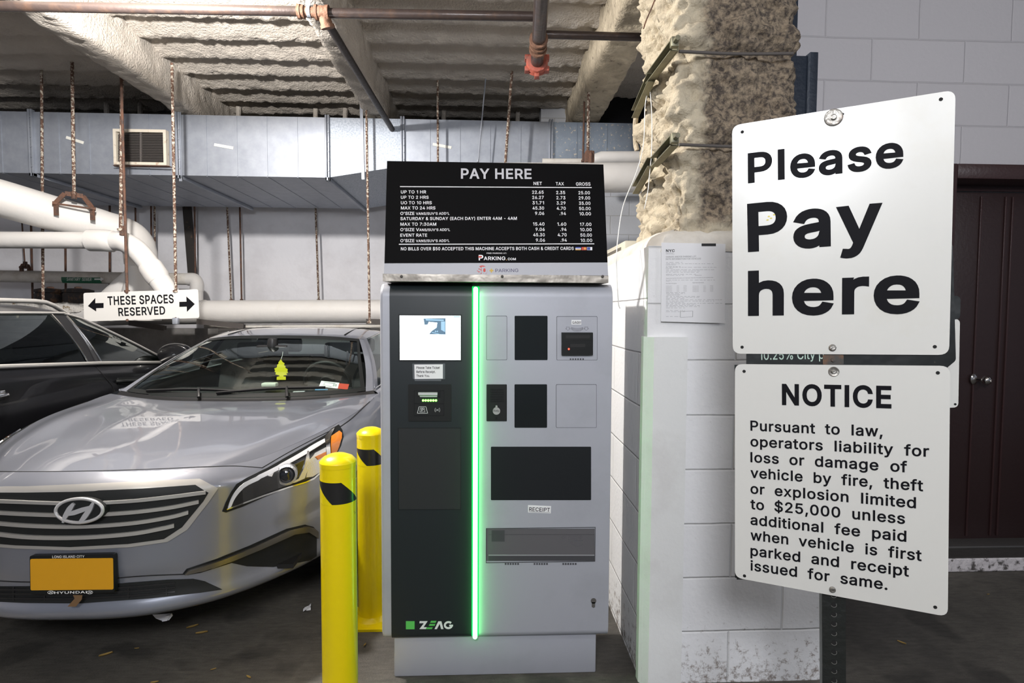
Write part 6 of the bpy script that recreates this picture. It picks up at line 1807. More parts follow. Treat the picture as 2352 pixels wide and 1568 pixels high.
stroke(bm, rp_, [rp_.uv(*C5(273, 308)), rp_.uv(*C5(1992, 317))], 0.0036, 0.0002)
stroke(bm, rp_, [rp_.uv(*C5(263, 827)), rp_.uv(*C5(2015, 823))], 0.0036, 0.0002)
tx('P', 978, 1020, 972, 50, None, 0.04); tx('ARKING', 1023, 1218, 970, 33, None, 0.03); tx('COM', 1240, 1313, 970, 21, None, 0.03)
obj('lettering', bm, m_wink, pb1, smooth=False)
bm = NB()
u = rp_.uv(*C5(990, 940)); disc(bm, rp_, u[0], u[1], 0.0075, 0.0008, 0.0014, 14, 0.004)
plate_px(bm, rp_, *C5(1904, 852), *C5(1948, 880), 0, 0.0008)
obj('red_mark', bm, mat('red print', (0.52, 0.05, 0.03), 0.5), pb1, smooth=False)
bm = NB()
plate_px(bm, rp_, *C5(1849, 852), *C5(1898, 880), 0, 0.0006)
obj('card_mark', bm, m_wink, pb1, smooth=False)
bm = NB()
plate_px(bm, rp_, *C5(1953, 852), *C5(2000, 880), 0, 0.0006)
obj('card_mark', bm, m_wink, pb1, smooth=False)
bm = NB()
plate_px(bm, rp_, *C5(1849, 852), *C5(1898, 861), 0.0004, 0.0009)
plate_px(bm, rp_, *C5(1955, 854), *C5(1982, 878), 0.0004, 0.0009)
text_px(bm, rp_, 'VISA', C5(1856, 872), C5(1892, 872), C5(0, 863)[1], 0.01, 0.0012)
obj('card_mark', bm, mat('blue print', (0.03, 0.06, 0.32), 0.5), pb1, smooth=False)
bm = NB()
plate_px(bm, rp_, *C5(1849, 873), *C5(1898, 880), 0.0004, 0.0009)
u = rp_.uv(*C5(1934, 866)); disc(bm, rp_, u[0], u[1], 0.0047, 0.0009, 0.0013, 14)
plate_px(bm, rp_, *C5(1226, 965), *C5(1232, 971), 0.0, 0.0008)
obj('card_mark', bm, mat('gold print', (0.70, 0.36, 0.05), 0.5), pb1, smooth=False)
# operator's mark on the grey strip
bm = NB()
u = rp_.uv(*C5(1010, 1062))
R_ = 0.0205
arc = [(u[0] + R_ * math.cos(a), u[1] + R_ * math.sin(a)) for a in np.linspace(-0.75, PI + 0.75, 22)]
plate(bm, rp_, arc, 0, 0.0005)
obj('round_mark', bm, mat('operator red', (0.55, 0.045, 0.03), 0.5), pb2, smooth=False)
bm = NB()
text_px(bm, rp_, 's', C5(960, 1095), C5(1002, 1095), C5(0, 1010)[1], 0.045, 0.0009)
text_px(bm, rp_, 'p', C5(1004, 1092), C5(1056, 1092), C5(0, 1010)[1], 0.045, 0.0009)
obj('mark_letters', bm, m_boardw, pb2, smooth=False)
bm = NB()
plate_px(bm, rp_, *C5(1087, 1046), *C5(1098, 1081), 0, 0.0006)
plate_px(bm, rp_, *C5(1075, 1058), *C5(1110, 1069), 0, 0.0007)
obj('plus_mark', bm, mat('mustard print', (0.55, 0.36, 0.03), 0.5), pb2, smooth=False)
bm = NB()
text_px(bm, rp_, 'PARKING', C5(1128, 1078), C5(1335, 1076), C5(0, 1048)[1], 0.004, 0.0006)
obj('operator_lettering', bm, mat('plum print', (0.045, 0.035, 0.10), 0.5), pb2, smooth=False)
# dented aluminium shelf bar and screws
m_alu = mat('dented aluminium', (0.34, 0.31, 0.27), 0.42, 0.5, bump=(14, 0.25, 3))
bm = NB()
a, b = PY(879, 640, YM - 0.03), PY(1397.5, 640, YM - 0.03)
zA, zB2 = PY(1140, 630.5, YM - 0.03).z, PY(1140, 647.5, YM - 0.03).z
xs = np.linspace(a.x, b.x, 70)
rows = []
for j, t in enumerate(np.linspace(0, 1, 6)):
    z = zB2 + (zA - zB2) * t
    rows.append([(x, YM - 0.03 + 0.002 * max(0, fnoise(np.array([x * 26.0]), np.array([t * 2.0]), np.array([1.0]), 2)[0]), z) for x in xs])
grid(bm, rows)
grid(bm, [[(x, YM - 0.03, zA) for x in xs], [(x, YM + 0.02, zA + 0.001) for x in xs]])
grid(bm, [[(x, YM - 0.03, zB2) for x in xs], [(x, YM + 0.2, zB2 + 0.001) for x in xs]])
sh = obj('shelf_bar', bm, m_alu, board, auto=60)
for px in (922, 1153.5, 1384):
    bm = NB()
    p = PY(px, 634.5, YM - 0.032)
    lathe(bm, [(0.0, 0), (0.0055, 0.0), (0.0055, 0.003), (0.003, 0.005), (0, 0.005)], p, (0, -1, 0), 12, caps=False)
    obj('screw', bm, m_dust, sh)
for px in (1010, 1270):
    bm = NB()
    p = rp_.at(*rp_.uv(px, 480), -0.013)
    bar(bm, p, (p.x, YM + 0.30, zT + 0.005), 0.03, 0.006)
    obj('back_stay', bm, m_dust, board)

# ================================================================== BOLLARDS
m_yel = mat('yellow safety paint', (0.80, 0.62, 0.0), 0.32, coat=0.3, bump=(18, 0.08, 4), spots=(24, (0.30, 0.22, 0.03), 0.70, 0.74))
m_tapey = mat('yellow reflective tape', (0.82, 0.66, 0.0), 0.22, coat=0.5)
m_tapeb = mat('black reflective tape', (0.012, 0.012, 0.012), 0.3, coat=0.3)


def bollard(c, r, H, band, lab, ph, flange=True):
    t = thing('safety_bollard', lab, 'bollard', c, 'yellow bollards')
    bm = NB()
    lathe(bm, [(r, 0.0), (r, H - 0.045), (r * 1.0, H - 0.043)], c, (0, 0, 1), 40)
    obj('post', bm, m_yel, t, auto=30)
    bm = NB()
    lathe(bm, [(r * 1.02, H - 0.046), (r * 1.03, H - 0.030), (r * 1.0, H - 0.026), (r * 0.8, H - 0.013), (r * 0.45, H - 0.003), (0.0, H)], c, (0, 0, 1), 40, caps=False)
    obj('domed_cap', bm, m_yel, t, auto=28)
    z0, z1 = band
    bm = NB()
    lathe(bm, [(r * 1.004, z0), (r * 1.008, z0), (r * 1.008, z1), (r * 1.004, z1)], c, (0, 0, 1), 40, caps=False)
    tp = obj('tape_band', bm, m_tapey, t)
    bm = NB()
    # slanting black blocks wrapped round the band
    for k in range(2):
        a0 = ph + k * PI
        rows = []
        for v in np.linspace(0, 1, 9):
            z = z0 + 0.004 + (z1 - z0 - 0.008) * v
            sh_ = -1.25 * v
            rows.append([(c[0] + r * 1.013 * math.cos(a0 + sh_ + s), c[1] + r * 1.013 * math.sin(a0 + sh_ + s), z) for s in np.linspace(0, 1.75, 16)])
        grid(bm, rows)
    obj('black_stripe', bm, m_tapeb, tp)
    if flange:
        bm = NB()
        pts = rounded([(c[0] - 0.125, c[1] - 0.125), (c[0] + 0.125, c[1] - 0.125), (c[0] + 0.125, c[1] + 0.125), (c[0] - 0.125, c[1] + 0.125)], 0.02)
        prism(bm, [(p[0], p[1], 0.0) for p in pts], (0, 0, 0.012))
        lathe(bm, [(r * 1.25, 0.012), (r * 1.08, 0.022), (r * 1.0, 0.032)], c, (0, 0, 1), 32, caps=False)
        bp_ = obj('base_plate', bm, m_yel, t, auto=30)
        for sx in (-1, 1):
            for sy in (-1, 1):
                bm = NB()
                lathe(bm, [(0.014, 0.012), (0.014, 0.024), (0.008, 0.03)], (c[0] + sx * 0.095, c[1] + sy * 0.095, c[2]), (0, 0, 1), 6)
                obj('anchor_bolt', bm, m_dust, bp_)
    return t


Yb1 = 2.08
c1 = PY(778, 1200, Yb1)
bollard((c1.x, Yb1, 0), 0.0645, PY(776, 1040, Yb1).z, (PY(776, 1161, Yb1 - 0.06).z, PY(776, 1106, Yb1 - 0.06).z), 'yellow safety bollard standing nearest, in front of the silver car', 4.62)
Yb2 = 2.74
c2 = PY(853, 1200, Yb2)
bollard((c2.x, Yb2, 0), 0.0655, PY(853, 980, Yb2).z, (PY(853, 1071, Yb2 - 0.06).z, PY(853, 1030, Yb2 - 0.06).z), 'yellow safety bollard half hidden behind the pay machine', 4.62)

# ================================================================== SIGNS ON THE POST
m_enamel = mat('yellowing sign enamel', (0.62, 0.615, 0.58), 0.28, coat=0.2, bump=(2.2, 0.10, 2), var=(2.5, (0.58, 0.56, 0.49), 0.55, 0.8))
m_bolt = mat('weathered bolt', (0.26, 0.25, 0.23), 0.45, 0.8, bump=(40, 0.3, 3), var=(20, (0.17, 0.10, 0.06), 0.55, 0.7))
m_hole = mat('bolt hole', (0.004, 0.004, 0.004), 0.8)
YsL, YsR = 1.51, 1.31
L0, R0 = PY(1683, 812, YsL), PY(2180, 815, YsR)
sgn = Plane(L0, Vector((R0.x - L0.x, R0.y - L0.y, 0)), (0, 0, 1))


def sign_board(bm, corners, r, d0, d1):
    plate(bm, sgn, rounded([sgn.uv(*q) for q in corners], r), d0, d1)


t = thing('pay_sign', 'large white sign reading Please Pay here, upper of the two on the post', 'sign', sgn.hit(1915, 812))
bm = NB()
sign_board(bm, [(1683, 812), (2180, 815), (2195, 206), (1681.5, 288)], 0.022, -0.003, 0)
obj('sign_board', bm, m_enamel, t, auto=30)
bm = NB()
text_px(bm, sgn, 'Please', (1718, 421), (2075, 383), 352, 0.038)
text_px(bm, sgn, 'Pay', (1718, 579), (2028, 557), 468, 0.042)
text_px(bm, sgn, 'here', (1718, 725.5), (2112, 719), 622, 0.042)
obj('lettering', bm, m_ink, t, smooth=False)


def bolt(bm, px, py, r, h=0.006, washer=None):
    u = sgn.uv(px, py)
    if washer: lathe(bm, [(washer, 0), (washer, 0.0018), (washer * 0.9, 0.003), (r * 1.2, 0.002)], sgn.at(u[0], u[1]), sgn.N, 28)
    lathe(bm, [(r, 0), (r, h * 0.6), (r * 0.7, h), (0, h)], sgn.at(u[0], u[1]), sgn.N, 18, caps=False)
    stroke(bm, sgn, [(u[0] - r * 0.6, u[1] - r * 0.3), (u[0] + r * 0.6, u[1] + r * 0.3)], r * 0.3, h * 0.9)


bm = NB(); bolt(bm, 1914.5, 270, 0.007, 0.006, 0.0215)
obj('washer_bolt', bm, m_bolt, t, auto=40)
bm = NB(); bolt(bm, 1912, 798, 0.0085)
obj('bolt', bm, m_bolt, t, auto=40)
for q in ((1705, 303), (2161, 228), (1704.5, 797), (2147, 796), (1936, 262)):
    bm = NB()
    u = sgn.uv(*q)
    disc(bm, sgn, u[0], u[1], 0.0042 if q[0] != 1936 else 0.003, 0.0, 0.0006, 16)
    obj('bolt_hole', bm, m_hole, t)
bm = NB()
for q in ((1766, 497), (1771, 501), (1778, 493), (1763, 505)):
    u = sgn.uv(*q)
    disc(bm, sgn, u[0], u[1], 0.0032, 0.0, 0.0006, 7, 0.002)
obj('yellow_smear', bm, mat('yellow smear', (0.62, 0.52, 0.08), 0.5), t)

t = thing('notice_sign', 'white NOTICE sign on liability, lower of the two on the post', 'sign', sgn.hit(1915, 1380))
bm = NB()
sign_board(bm, [(1688, 1326), (2177, 1416), (2182.5, 840), (1688, 836)], 0.020, -0.003, 0)
obj('sign_board', bm, m_enamel, t, auto=30)
bm = NB()
C2 = lambda x, y: (1600 + x * 0.5027, 780 + y * 0.5027)
text_px(bm, sgn, 'NOTICE', C2(390, 298), C2(890, 314), C2(0, 201)[1], 0.045)
for s, xr, yl, yr in (('Pursuant to law,', 850, 415, 443), ('operators liability for', 1062, 487, 535), ('loss or damage of', 962, 559, 606), ('vehicle by fire, theft', 1035, 630, 692), ('or explosion limited', 1002, 702, 770), ('to $25,000 unless', 952, 773, 842), ('additional fee paid', 958, 844, 923), ('when vehicle is first', 1028, 914, 1011), ('parked and receipt', 970, 985, 1082), ('issued for same.', 872, 1053, 1143)):
    a, b = C2(246, yl), C2(xr, yr)
    text_px(bm, sgn, s.replace(' ', '  '), a, b, a[1] - 23.5, 0.028)
obj('lettering', bm, m_ink, t, smooth=False)
bm = NB(); bolt(bm, 1915, 853, 0.006, 0.006, 0.0125)
obj('washer_bolt', bm, m_bolt, t, auto=40)
bm = NB(); bolt(bm, 1912, 1353, 0.0075)
obj('bolt', bm, m_bolt, t, auto=40)
for q in ((1709, 852.5), (2154, 856), (1710, 1322), (2148, 1394)):
    bm = NB()
    u = sgn.uv(*q)
    disc(bm, sgn, u[0], u[1], 0.0042, 0.0, 0.0006, 16)
    obj('bolt_hole', bm, m_hole, t)
# older black sign peeking out between the two
m_oldblk = mat('old black sign paint', (0.012, 0.014, 0.014), 0.3, bump=(8, 0.3, 3), spots=(40, (0.10, 0.09, 0.07), 0.66, 0.72))
t = thing('old_black_sign', 'old black sign showing through the gap between the two white signs', 'sign', sgn.hit(1950, 842))
bm = NB()
plate(bm, sgn, rounded([sgn.uv(1714, 850), sgn.uv(2170, 850), sgn.uv(2197, 828), sgn.uv(2190, 560), sgn.uv(1714, 560)], 0.006), -0.0085, -0.004)
obj('sign_board', bm, m_oldblk, t, auto=30)
bm = NB()
text_px(bm, sgn, '10.25% City p', (1745, 826.5), (1893, 824), 806, 0.012, -0.0034)
obj('lettering', bm, mat('pale green print', (0.42, 0.55, 0.47), 0.5), t, smooth=False)
bm = NB()
plate(bm, sgn, [sgn.uv(*q) for q in ((1692, 1332), (1712, 1332), (1712, 838), (1687, 838))], -0.0075, -0.004)
plate(bm, sgn, rounded([sgn.uv(*q) for q in ((1688, 1328), (1900, 1362), (1900, 1300), (1688, 1270))], 0.003), -0.0075, -0.004)
set_tags(obj('old_black_sign', bm, m_oldblk), 'black backing sheet showing at the left edge behind the NOTICE sign', 'sign')
# white sign with a black head further back on the far side of the post
t = thing('back_sign', 'white sign with black head sticking out right of the two signs, behind them', 'sign', sgn.hit(2190, 936))
sg2 = Plane(sgn.o - sgn.N * 0.075, sgn.U, sgn.V)
bm = NB()
q = [sg2.uv(1750, 936), sg2.uv(2201, 936), sg2.uv(2205, 732), sg2.uv(1750, 732)]
plate(bm, sg2, rounded(q, 0.012), -0.003, 0)
obj('sign_board', bm, m_enamel, t, auto=30)
bm = NB()
q = [sg2.uv(1750, 733.5), sg2.uv(2205.2, 733.5), sg2.uv(2206.5, 679), sg2.uv(1750, 679)]
plate(bm, sg2, rounded(q, 0.012), -0.003, 0.0005)
obj('black_head', bm, m_oldblk, t, auto=30)
bm = NB()
u = sg2.uv(2194, 928); disc(bm, sg2, u[0], u[1], 0.0028, 0, 0.0006, 12)
obj('bolt_hole', bm, m_hole, t)
# perforated square post
m_post = mat('black post paint', (0.013, 0.015, 0.014), 0.4, bump=(25, 0.3, 4), spots=(30, (0.20, 0.18, 0.15), 0.66, 0.72))
uc = sgn.uv(1914, 820)[0]
hw = 0.0275
t = thing('sign_post', 'black perforated square steel post holding the white signs', 'post', sgn.at(uc, 0, -0.04).xy.to_3d())
base = sgn.at(uc, 0, -0.0105 - hw).xy
ztp = sgn.hit(1914, 262).z
bm = NB()
A, B = sgn.U * hw, sgn.N * hw
Z0, Z1 = 0.0, ztp
LEAN = 0.033
foot = Vector((base.x, base.y, 0)) + sgn.U * (LEAN * 1.39)
up_ = Vector((0, 0, 1)) - sgn.U * LEAN
prism(bm, [foot + A * i + B * j for i, j in ((-1, 1), (1, 1), (1, -1), (-1, -1))], up_ * ztp)
obj('square_tube', bm, m_post, t, auto=30)
m_glint = mat('bare metal rim glint', (0.40, 0.40, 0.38), 0.4, 0.8)  # pale metal for a glint drawn on the lower right of each rim
pf = Plane(foot + B, sgn.U + Vector((0, 0, LEAN)), up_)
z = 0.03
while z < ztp - 0.02:
    if z < 0.86 or 1.36 < z < 1.45:
        bm = NB()
        disc(bm, pf, 0, z, 0.0062, 0.0, 0.0008, 16)
        h_ = obj('punched_hole', bm, m_hole, t)
        if z < 0.86:
            bm = NB()
            stroke(bm, pf, [(0.0064 * math.cos(a), z + 0.0064 * math.sin(a)) for a in np.linspace(-2.6, 0.6, 9)], 0.0012, 0.0006)
            obj('rim_glint', bm, m_glint, h_)
    z += 0.0254
bm = NB()
u = sgn.uv(1914, 826)
plate(bm, sgn, rounded(rect_px(sgn, 1890, 815, 1938, 837), 0.003), -0.004, -0.0018)
lathe(bm, [(0.0055, 0), (0.0055, 0.004)], sgn.at(u[0], u[1], -0.002), sgn.N, 6)
obj('bracket', bm, mat('rusty bracket', (0.06, 0.055, 0.05), 0.5, 0.4, var=(16, (0.16, 0.08, 0.04), 0.5, 0.65)), t, auto=30)

# ================================================================== CARS
def resample(P, n):
    P = np.array(P, float)
    L = np.concatenate([[0], np.cumsum(np.linalg.norm(np.diff(P, axis=0), axis=1))])
    t = np.linspace(0, L[-1], n)
    return np.stack([np.interp(t, L, P[:, k]) for k in range(P.shape[1])], 1)


def coons(top, bot, left, right):
    """Surface between four curves: top/bot run left to right, left/right run top to bottom."""
    nu, nv = len(top), len(left)
    u = np.linspace(0, 1, nu)[None, :, None]
    v = np.linspace(0, 1, nv)[:, None, None]
    S = (1 - v) * top[None] + v * bot[None] + (1 - u) * left[:, None] + u * right[:, None]
    S = S - ((1 - u) * (1 - v) * top[0] + u * (1 - v) * top[-1] + (1 - u) * v * bot[0] + u * v * bot[-1])
    return S


def mir(S):
    """A right-half grid (column 0 on the centre line) made whole."""
    R = S[:, 1:][:, ::-1].copy()
    R[..., 0] *= -1
    return np.concatenate([R, S], 1)


m_glass = glass_mat('car glass', (0.74, 0.82, 0.79), 0.12)
m_glassd = glass_mat('dark car glass', (0.10, 0.115, 0.11), 0.05)
m_trim = mat('satin black trim', (0.010, 0.010, 0.011), 0.4)
m_rubber = mat('tyre rubber', (0.012, 0.012, 0.012), 0.8)
m_seat = mat('dark seat cloth', (0.030, 0.030, 0.032), 0.8)
m_dash = mat('dark dashboard', (0.018, 0.018, 0.019), 0.6)
m_chr = mat('bright chrome', (0.80, 0.80, 0.80), 0.10, 1.0)
m_satin = mat('satin grille metal', (0.55, 0.535, 0.51), 0.34, 0.6)
m_alloy = mat('alloy rim', (0.55, 0.56, 0.58), 0.3, 0.9)


class Car:
    pass


def build_car(name, label, xf, ring, gh, hw_front, wheels, paint, wheel_r, glassm, bottom, inset):
    """xf maps car coordinates (x across, y back from the nose, z up) to the place.
    ring: control stations (base x, base y, shoulder inset, shoulder z); gh: greenhouse stations (base, top)."""
    C = Car()
    loc = xf(np.array([0, ring[-1][1] / 2, 0.0]))
    C.root = root = thing(name, label, 'car', Vector(loc))
    X = lambda p: tuple(xf(np.array(p)))
    R = cr(ring, 10)
    R = resample(R, 150)
    base = R[:, :2]
    tang = np.gradient(base, axis=0)
    tang /= np.linalg.norm(tang, axis=1, keepdims=True)
    nrm = np.stack([-tang[:, 1], tang[:, 0]], 1)
    for i in range(len(nrm)):
        if nrm[i, 1] * (1 if base[i, 1] > ring[-1][1] / 2 else -1) < 0 and abs(nrm[i, 1]) > abs(nrm[i, 0]): nrm[i] *= -1
        if abs(nrm[i, 0]) >= abs(nrm[i, 1]) and nrm[i, 0] < 0: nrm[i] *= -1
    nrm[0] = (0, -1)
    nrm[-1] = (0, 1)
    ins, zs = R[:, 2], R[:, 3]
    sh = np.stack([base[:, 0] - nrm[:, 0] * ins, base[:, 1] - nrm[:, 1] * ins, zs], 1)
    sh[0, 0] = 0
    sh[-1, 0] = 0
    # side levels: fraction down from the shoulder, outward offset
    lev = C.levels = bottom
    rows = []
    fr = np.array([q[0] for q in lev])
    ff = np.unique(np.concatenate([np.linspace(0, 0.2, 9), np.linspace(0.2, 1.0, 22)]))
    for f in list(ff) + [1.02, 1.03]:
        g = min(f, 1.0)
        off_front = np.interp(g, fr, [q[1] for q in lev])
        off_side = np.interp(g, fr, [q[2] for q in lev])
        wgt = np.clip((base[:, 1] - 0.1) / 0.9, 0, 1)
        off = off_front * (1 - wgt) + off_side * wgt
        k0 = np.clip(1 - g / 0.14, 0, 1) ** 2
        off = off - ins * k0
        zb = np.interp(base[:, 1], [0, 0.9, 4.0, 5.0], C_bottom[name])
        z = zs + (zb - zs) * g
        if f > 1.0:
            off = off - (0.05 if f < 1.025 else 0.5) * np.ones_like(off)
            z = z - 0.01
        p = np.stack([base[:, 0] + nrm[:, 0] * off, base[:, 1] + nrm[:, 1] * off, z], 1)
        p[:, 0] = np.maximum(p[:, 0], 0)
        p[0, 0] = 0
        p[-1, 0] = 0
        rows.append(p)
    S = np.stack(rows)
    W = mir(S)
    # hood
    iy = lambda y: int(np.argmin(np.abs(sh[:, 1] - y) + 10 * (np.arange(len(sh)) > len(sh) * 0.6)))
    ic = int(np.argmin(np.linalg.norm(sh[:, :2] - np.array(hw_front['corner']), axis=1)))
    ik = int(np.argmin(np.linalg.norm(sh[:, :2] - np.array(hw_front['cowl_corner']), axis=1)))
    n_u, n_v = 26, 30
    top = resample(sh[:ic + 1], n_u)
    right = resample(sh[ic:ik + 1], n_v)
    bot = resample(cr([hw_front['cowl'][0], hw_front['cowl'][1], tuple(sh[ik])], 8), n_u)
    left = resample(cr([tuple(top[0])] + hw_front['centre'] + [tuple(bot[0])], 8), n_v)
    H = coons(top, bot, left, right)
    u = np.linspace(0, 1, n_u)[None, :]
    v = np.linspace(0, 1, n_v)[:, None]
    H[..., 2] += hw_front.get('crown', 0.02) * np.sin(PI * v) ** 0.7 * (np.exp(-((u - 0.78) / 0.13) ** 2) * 0.55 + 0.0 * u)
    hood = mir(H)
    C.sh = sh
    C.hood_corner, C.cowl_corner = ic, ik
    bm = NB()
    grid(bm, [[X(p) for p in r] for r in W])
    # wheel arches cut out
    cut = []
    yt = np.array([0])
    for f in bm.faces:
        pass
    bm.faces.ensure_lookup_table()
    nc = W.shape[1] - 1
    kill = []
    idx = 0
    flat = [(j, i) for j in range(W.shape[0] - 1) for i in range(nc)]
    for f, (j, i) in zip(bm.faces, flat):
        c = (W[j, i] + W[j + 1, i + 1]) / 2
        for wy in wheels:
            if abs(c[0]) > 0.55 and (c[1] - wy) ** 2 + (c[2] - wheel_r) ** 2 < (wheel_r * 1.13) ** 2: kill.append(f)
    bmesh.ops.delete(bm, geom=list(set(kill)), context='FACES')
    C.body = obj('body_shell', bm, paint, root, auto=60)
    bm = NB()
    grid(bm, [[X(p) for p in r] for r in hood])
    C.hood = obj('hood', bm, paint, root, auto=60)
    # greenhouse
    B = [np.array(g[0], float) for g in gh]
    T = [np.array(g[1], float) for g in gh]
    names = ['windscreen', 'front_pillar', 'front_window', 'middle_pillar', 'rear_window', 'rear_pillar', 'back_window']
    per = []
    segs = ((0, 2), (2, 3), (3, 4), (4, 5), (5, 6), (6, 7), (7, 8))
    Bc = cr([tuple(b) for b in B], 6)
    Tc = cr([tuple(b) for b in T], 6)
    pan = {}
    for nm, (a, b) in zip(names, segs):
        bb, tt = Bc[a * 6:b * 6 + 1], Tc[a * 6:b * 6 + 1]
        rows = []
        for t in np.linspace(0, 1, 9):
            p = bb * (1 - t) + tt * t
            bul = 0.022 * math.sin(PI * t)
            cen = np.array([0, 2.9, 0])
            q = p.copy()
            if nm in ('windscreen',):
                q[:, 1] -= bul * 1.2
                q[:, 2] += bul * 0.8
            elif nm == 'back_window':
                q[:, 1] += bul
            else:
                q[:, 0] += bul
            rows.append(q)
        pan[nm] = np.stack(rows)
    for nm in names:
        G = pan[nm]
        if nm in ('windscreen', 'back_window'):
            Wh = mir(G) if nm == 'windscreen' else mir(G[:, ::-1])
            bm = NB()
            grid(bm, [[X(p) for p in r] for r in Wh])
            o = obj(nm, bm, glassm[0] if nm == 'windscreen' else glassm[1], root, auto=60)
            if nm == 'windscreen': C.screen, C.screen_grid = o, Wh
        else:
            for s in (1, -1):
                bm = NB()
                grid(bm, [[X((p[0] * s, p[1], p[2])) for p in r] for r in G], flip=s < 0)
                mm = {'front_window': glassm[1], 'rear_window': glassm[2], 'front_pillar': paint, 'rear_pillar': paint, 'middle_pillar': m_trim}[nm]
                obj(nm, bm, mm, root, auto=60)
    # roof
    tt = Tc
    top = resample(tt[0:13], 18)
    bot = resample(tt[42:49][::-1], 18)
    right = resample(tt[12:43], 24)
    left = resample(np.array([tt[0], tt[0] * 0.5 + tt[-1] * 0.5 + np.array([0, 0, hw_front['roof_crown']]), tt[-1]]), 24)
    left = resample(cr([tuple(tt[0]), tuple(tt[0] * 0.7 + tt[-1] * 0.3 + np.array([0, 0, hw_front['roof_crown'] * 0.8])), tuple(tt[0] * 0.35 + tt[-1] * 0.65 + np.array([0, 0, hw_front['roof_crown'] * 0.8])), tuple(tt[-1])], 8), 24)
    RS = coons(top, bot, left, right)
    uu = np.linspace(0, 1, 18)[None, :]
    vv = np.linspace(0, 1, 24)[:, None]
    RS[..., 2] += 0.02 * (1 - uu ** 4) * np.sin(PI * vv) ** 0.5
    bm = NB()
    grid(bm, [[X(p) for p in r] for r in mir(RS)])
    C.roof = obj('roof', bm, paint, root, auto=60)
    # ledge between body shoulder and greenhouse, cowl and boot lid
    ys = np.linspace(sh[ik, 1], B[7][1], 34)
    side = sh[ik:]
    jm = int(np.argmax(side[:, 1] > B[7][1])) if (side[:, 1] > B[7][1]).any() else len(side) - 1
    outer = resample(side[:jm + 1], 34)
    inner = resample(Bc[15:43], 34)
    rows = [outer, (outer + inner) / 2 + np.array([0, 0, 0.004]), inner]
    for s in (1, -1):
        bm = NB()
        grid(bm, [[X((p[0] * s, p[1], p[2])) for p in r] for r in rows], flip=s < 0)
        obj('belt_ledge', bm, paint, root, auto=60)
    # cowl: black strip from hood edge to windscreen
    ce = H[-1]
    wb = resample(Bc[0:16], n_u)
    bm = NB()
    dip = (ce + wb) / 2 - np.array([0, 0, 0.02])
    grid(bm, [[X(p) for p in r] for r in mir(np.stack([ce, dip, wb]))])
    obj('cowl', bm, m_trim, root, auto=60)
    # boot lid
    e_in = resample(Bc[42:49][::-1], 18)
    e_out = resample(side[jm:][::-1], 18)
    lf = np.array([e_in[0] * (1 - t) + e_out[0] * t for t in np.linspace(0, 1, 8)])
    rg = np.array([e_in[-1] * (1 - t) + e_out[-1] * t for t in np.linspace(0, 1, 8)])
    bm = NB()
    grid(bm, [[X(p) for p in r] for r in mir(coons(e_in, e_out, lf, rg))])
    obj('boot_lid', bm, paint, root, auto=60)
    # wheels
    for wy in wheels:
        for s in (1, -1):
            c = X((s * (hw_front['half'] - 0.13), wy, wheel_r))
            ax = Vector(X((s, 0, 0))) - Vector(X((0, 0, 0)))
            bm = NB()
            r = wheel_r
            lathe(bm, [(r * 0.62, -0.10), (r * 0.93, -0.105), (r, -0.07), (r, 0.07), (r * 0.93, 0.105), (r * 0.62, 0.10)], c, ax, 36, caps=False)
            wl = obj('wheel', bm, m_rubber, root, auto=30)
            bm = NB()
            lathe(bm, [(r * 0.64, -0.09), (r * 0.64, 0.06), (r * 0.60, 0.095), (r * 0.57, 0.05), (0.03, 0.03)], c, ax, 36)
            n1 = ax.cross(Vector((0, 0, 1))).normalized()
            for k in range(10):
                a = k * PI / 5
                d = n1 * math.cos(a) + Vector((0, 0, 1)) * math.sin(a)
                bar(bm, Vector(c) + ax * 0.075, Vector(c) + d * r * 0.6 + ax * 0.085, 0.035, 0.02, ax)
            obj('rim', bm, m_alloy, wl, auto=30)
    # dark floor pan and interior
    bm = NB()
    P0 = [(-0.74, 0.35, 0.34), (0.74, 0.35, 0.34), (0.74, ring[-1][1] - 0.45, 0.36), (-0.74, ring[-1][1] - 0.45, 0.36)]
    prism(bm, [X(p) for p in P0], Vector((0, 0, 0.02)))
    obj('floor_pan', bm, m_trim, root)
    bt = B[3][2]
    bm = NB()
    yb = B[0][1]
    prof = [(yb + 0.03, bt - 0.07), (yb + 0.35, bt - 0.03), (yb + 0.62, bt - 0.04), (yb + 0.70, bt - 0.12), (yb + 0.62, bt - 0.32), (yb + 0.05, bt - 0.36)]
    P = [X((-0.70, y, z)) for y, z in prof]
    prism(bm, P, Vector(X((0.70, 0, 0))) - Vector(X((-0.70, 0, 0))))
    obj('dashboard', bm, m_dash, root, auto=40)
    zt = T[4][2]
    for (sx, sy) in ((0.36, B[4][1] - 0.30), (-0.36, B[4][1] - 0.30), (0.36, B[6][1] - 0.42), (-0.36, B[6][1] - 0.42)):
        bm = NB()
        for (w_, y0, z0, y1, z1, tk) in ((0.24, -0.50, bt - 0.46, 0.0, bt - 0.50, 0.09), (0.23, 0.0, bt - 0.45, 0.17, bt + 0.10, 0.07), (0.12, 0.185, bt + 0.13, 0.20, min(bt + 0.27, zt - 0.06), 0.05)):
            p, q = Vector(X((sx, sy + y0, z0))), Vector(X((sx, sy + y1, z1)))
            d = q - p
            a = Vector((1, 0, 0)) * w_
            n = d.cross(a).normalized() * tk
            obox(bm, (p + q) / 2, a, n, d / 2, 0.03)
        obj('seat', bm, m_seat, root, auto=40)
    C.X = X
    C.B, C.T, C.Bc, C.Tc = B, T, Bc, Tc
    return C


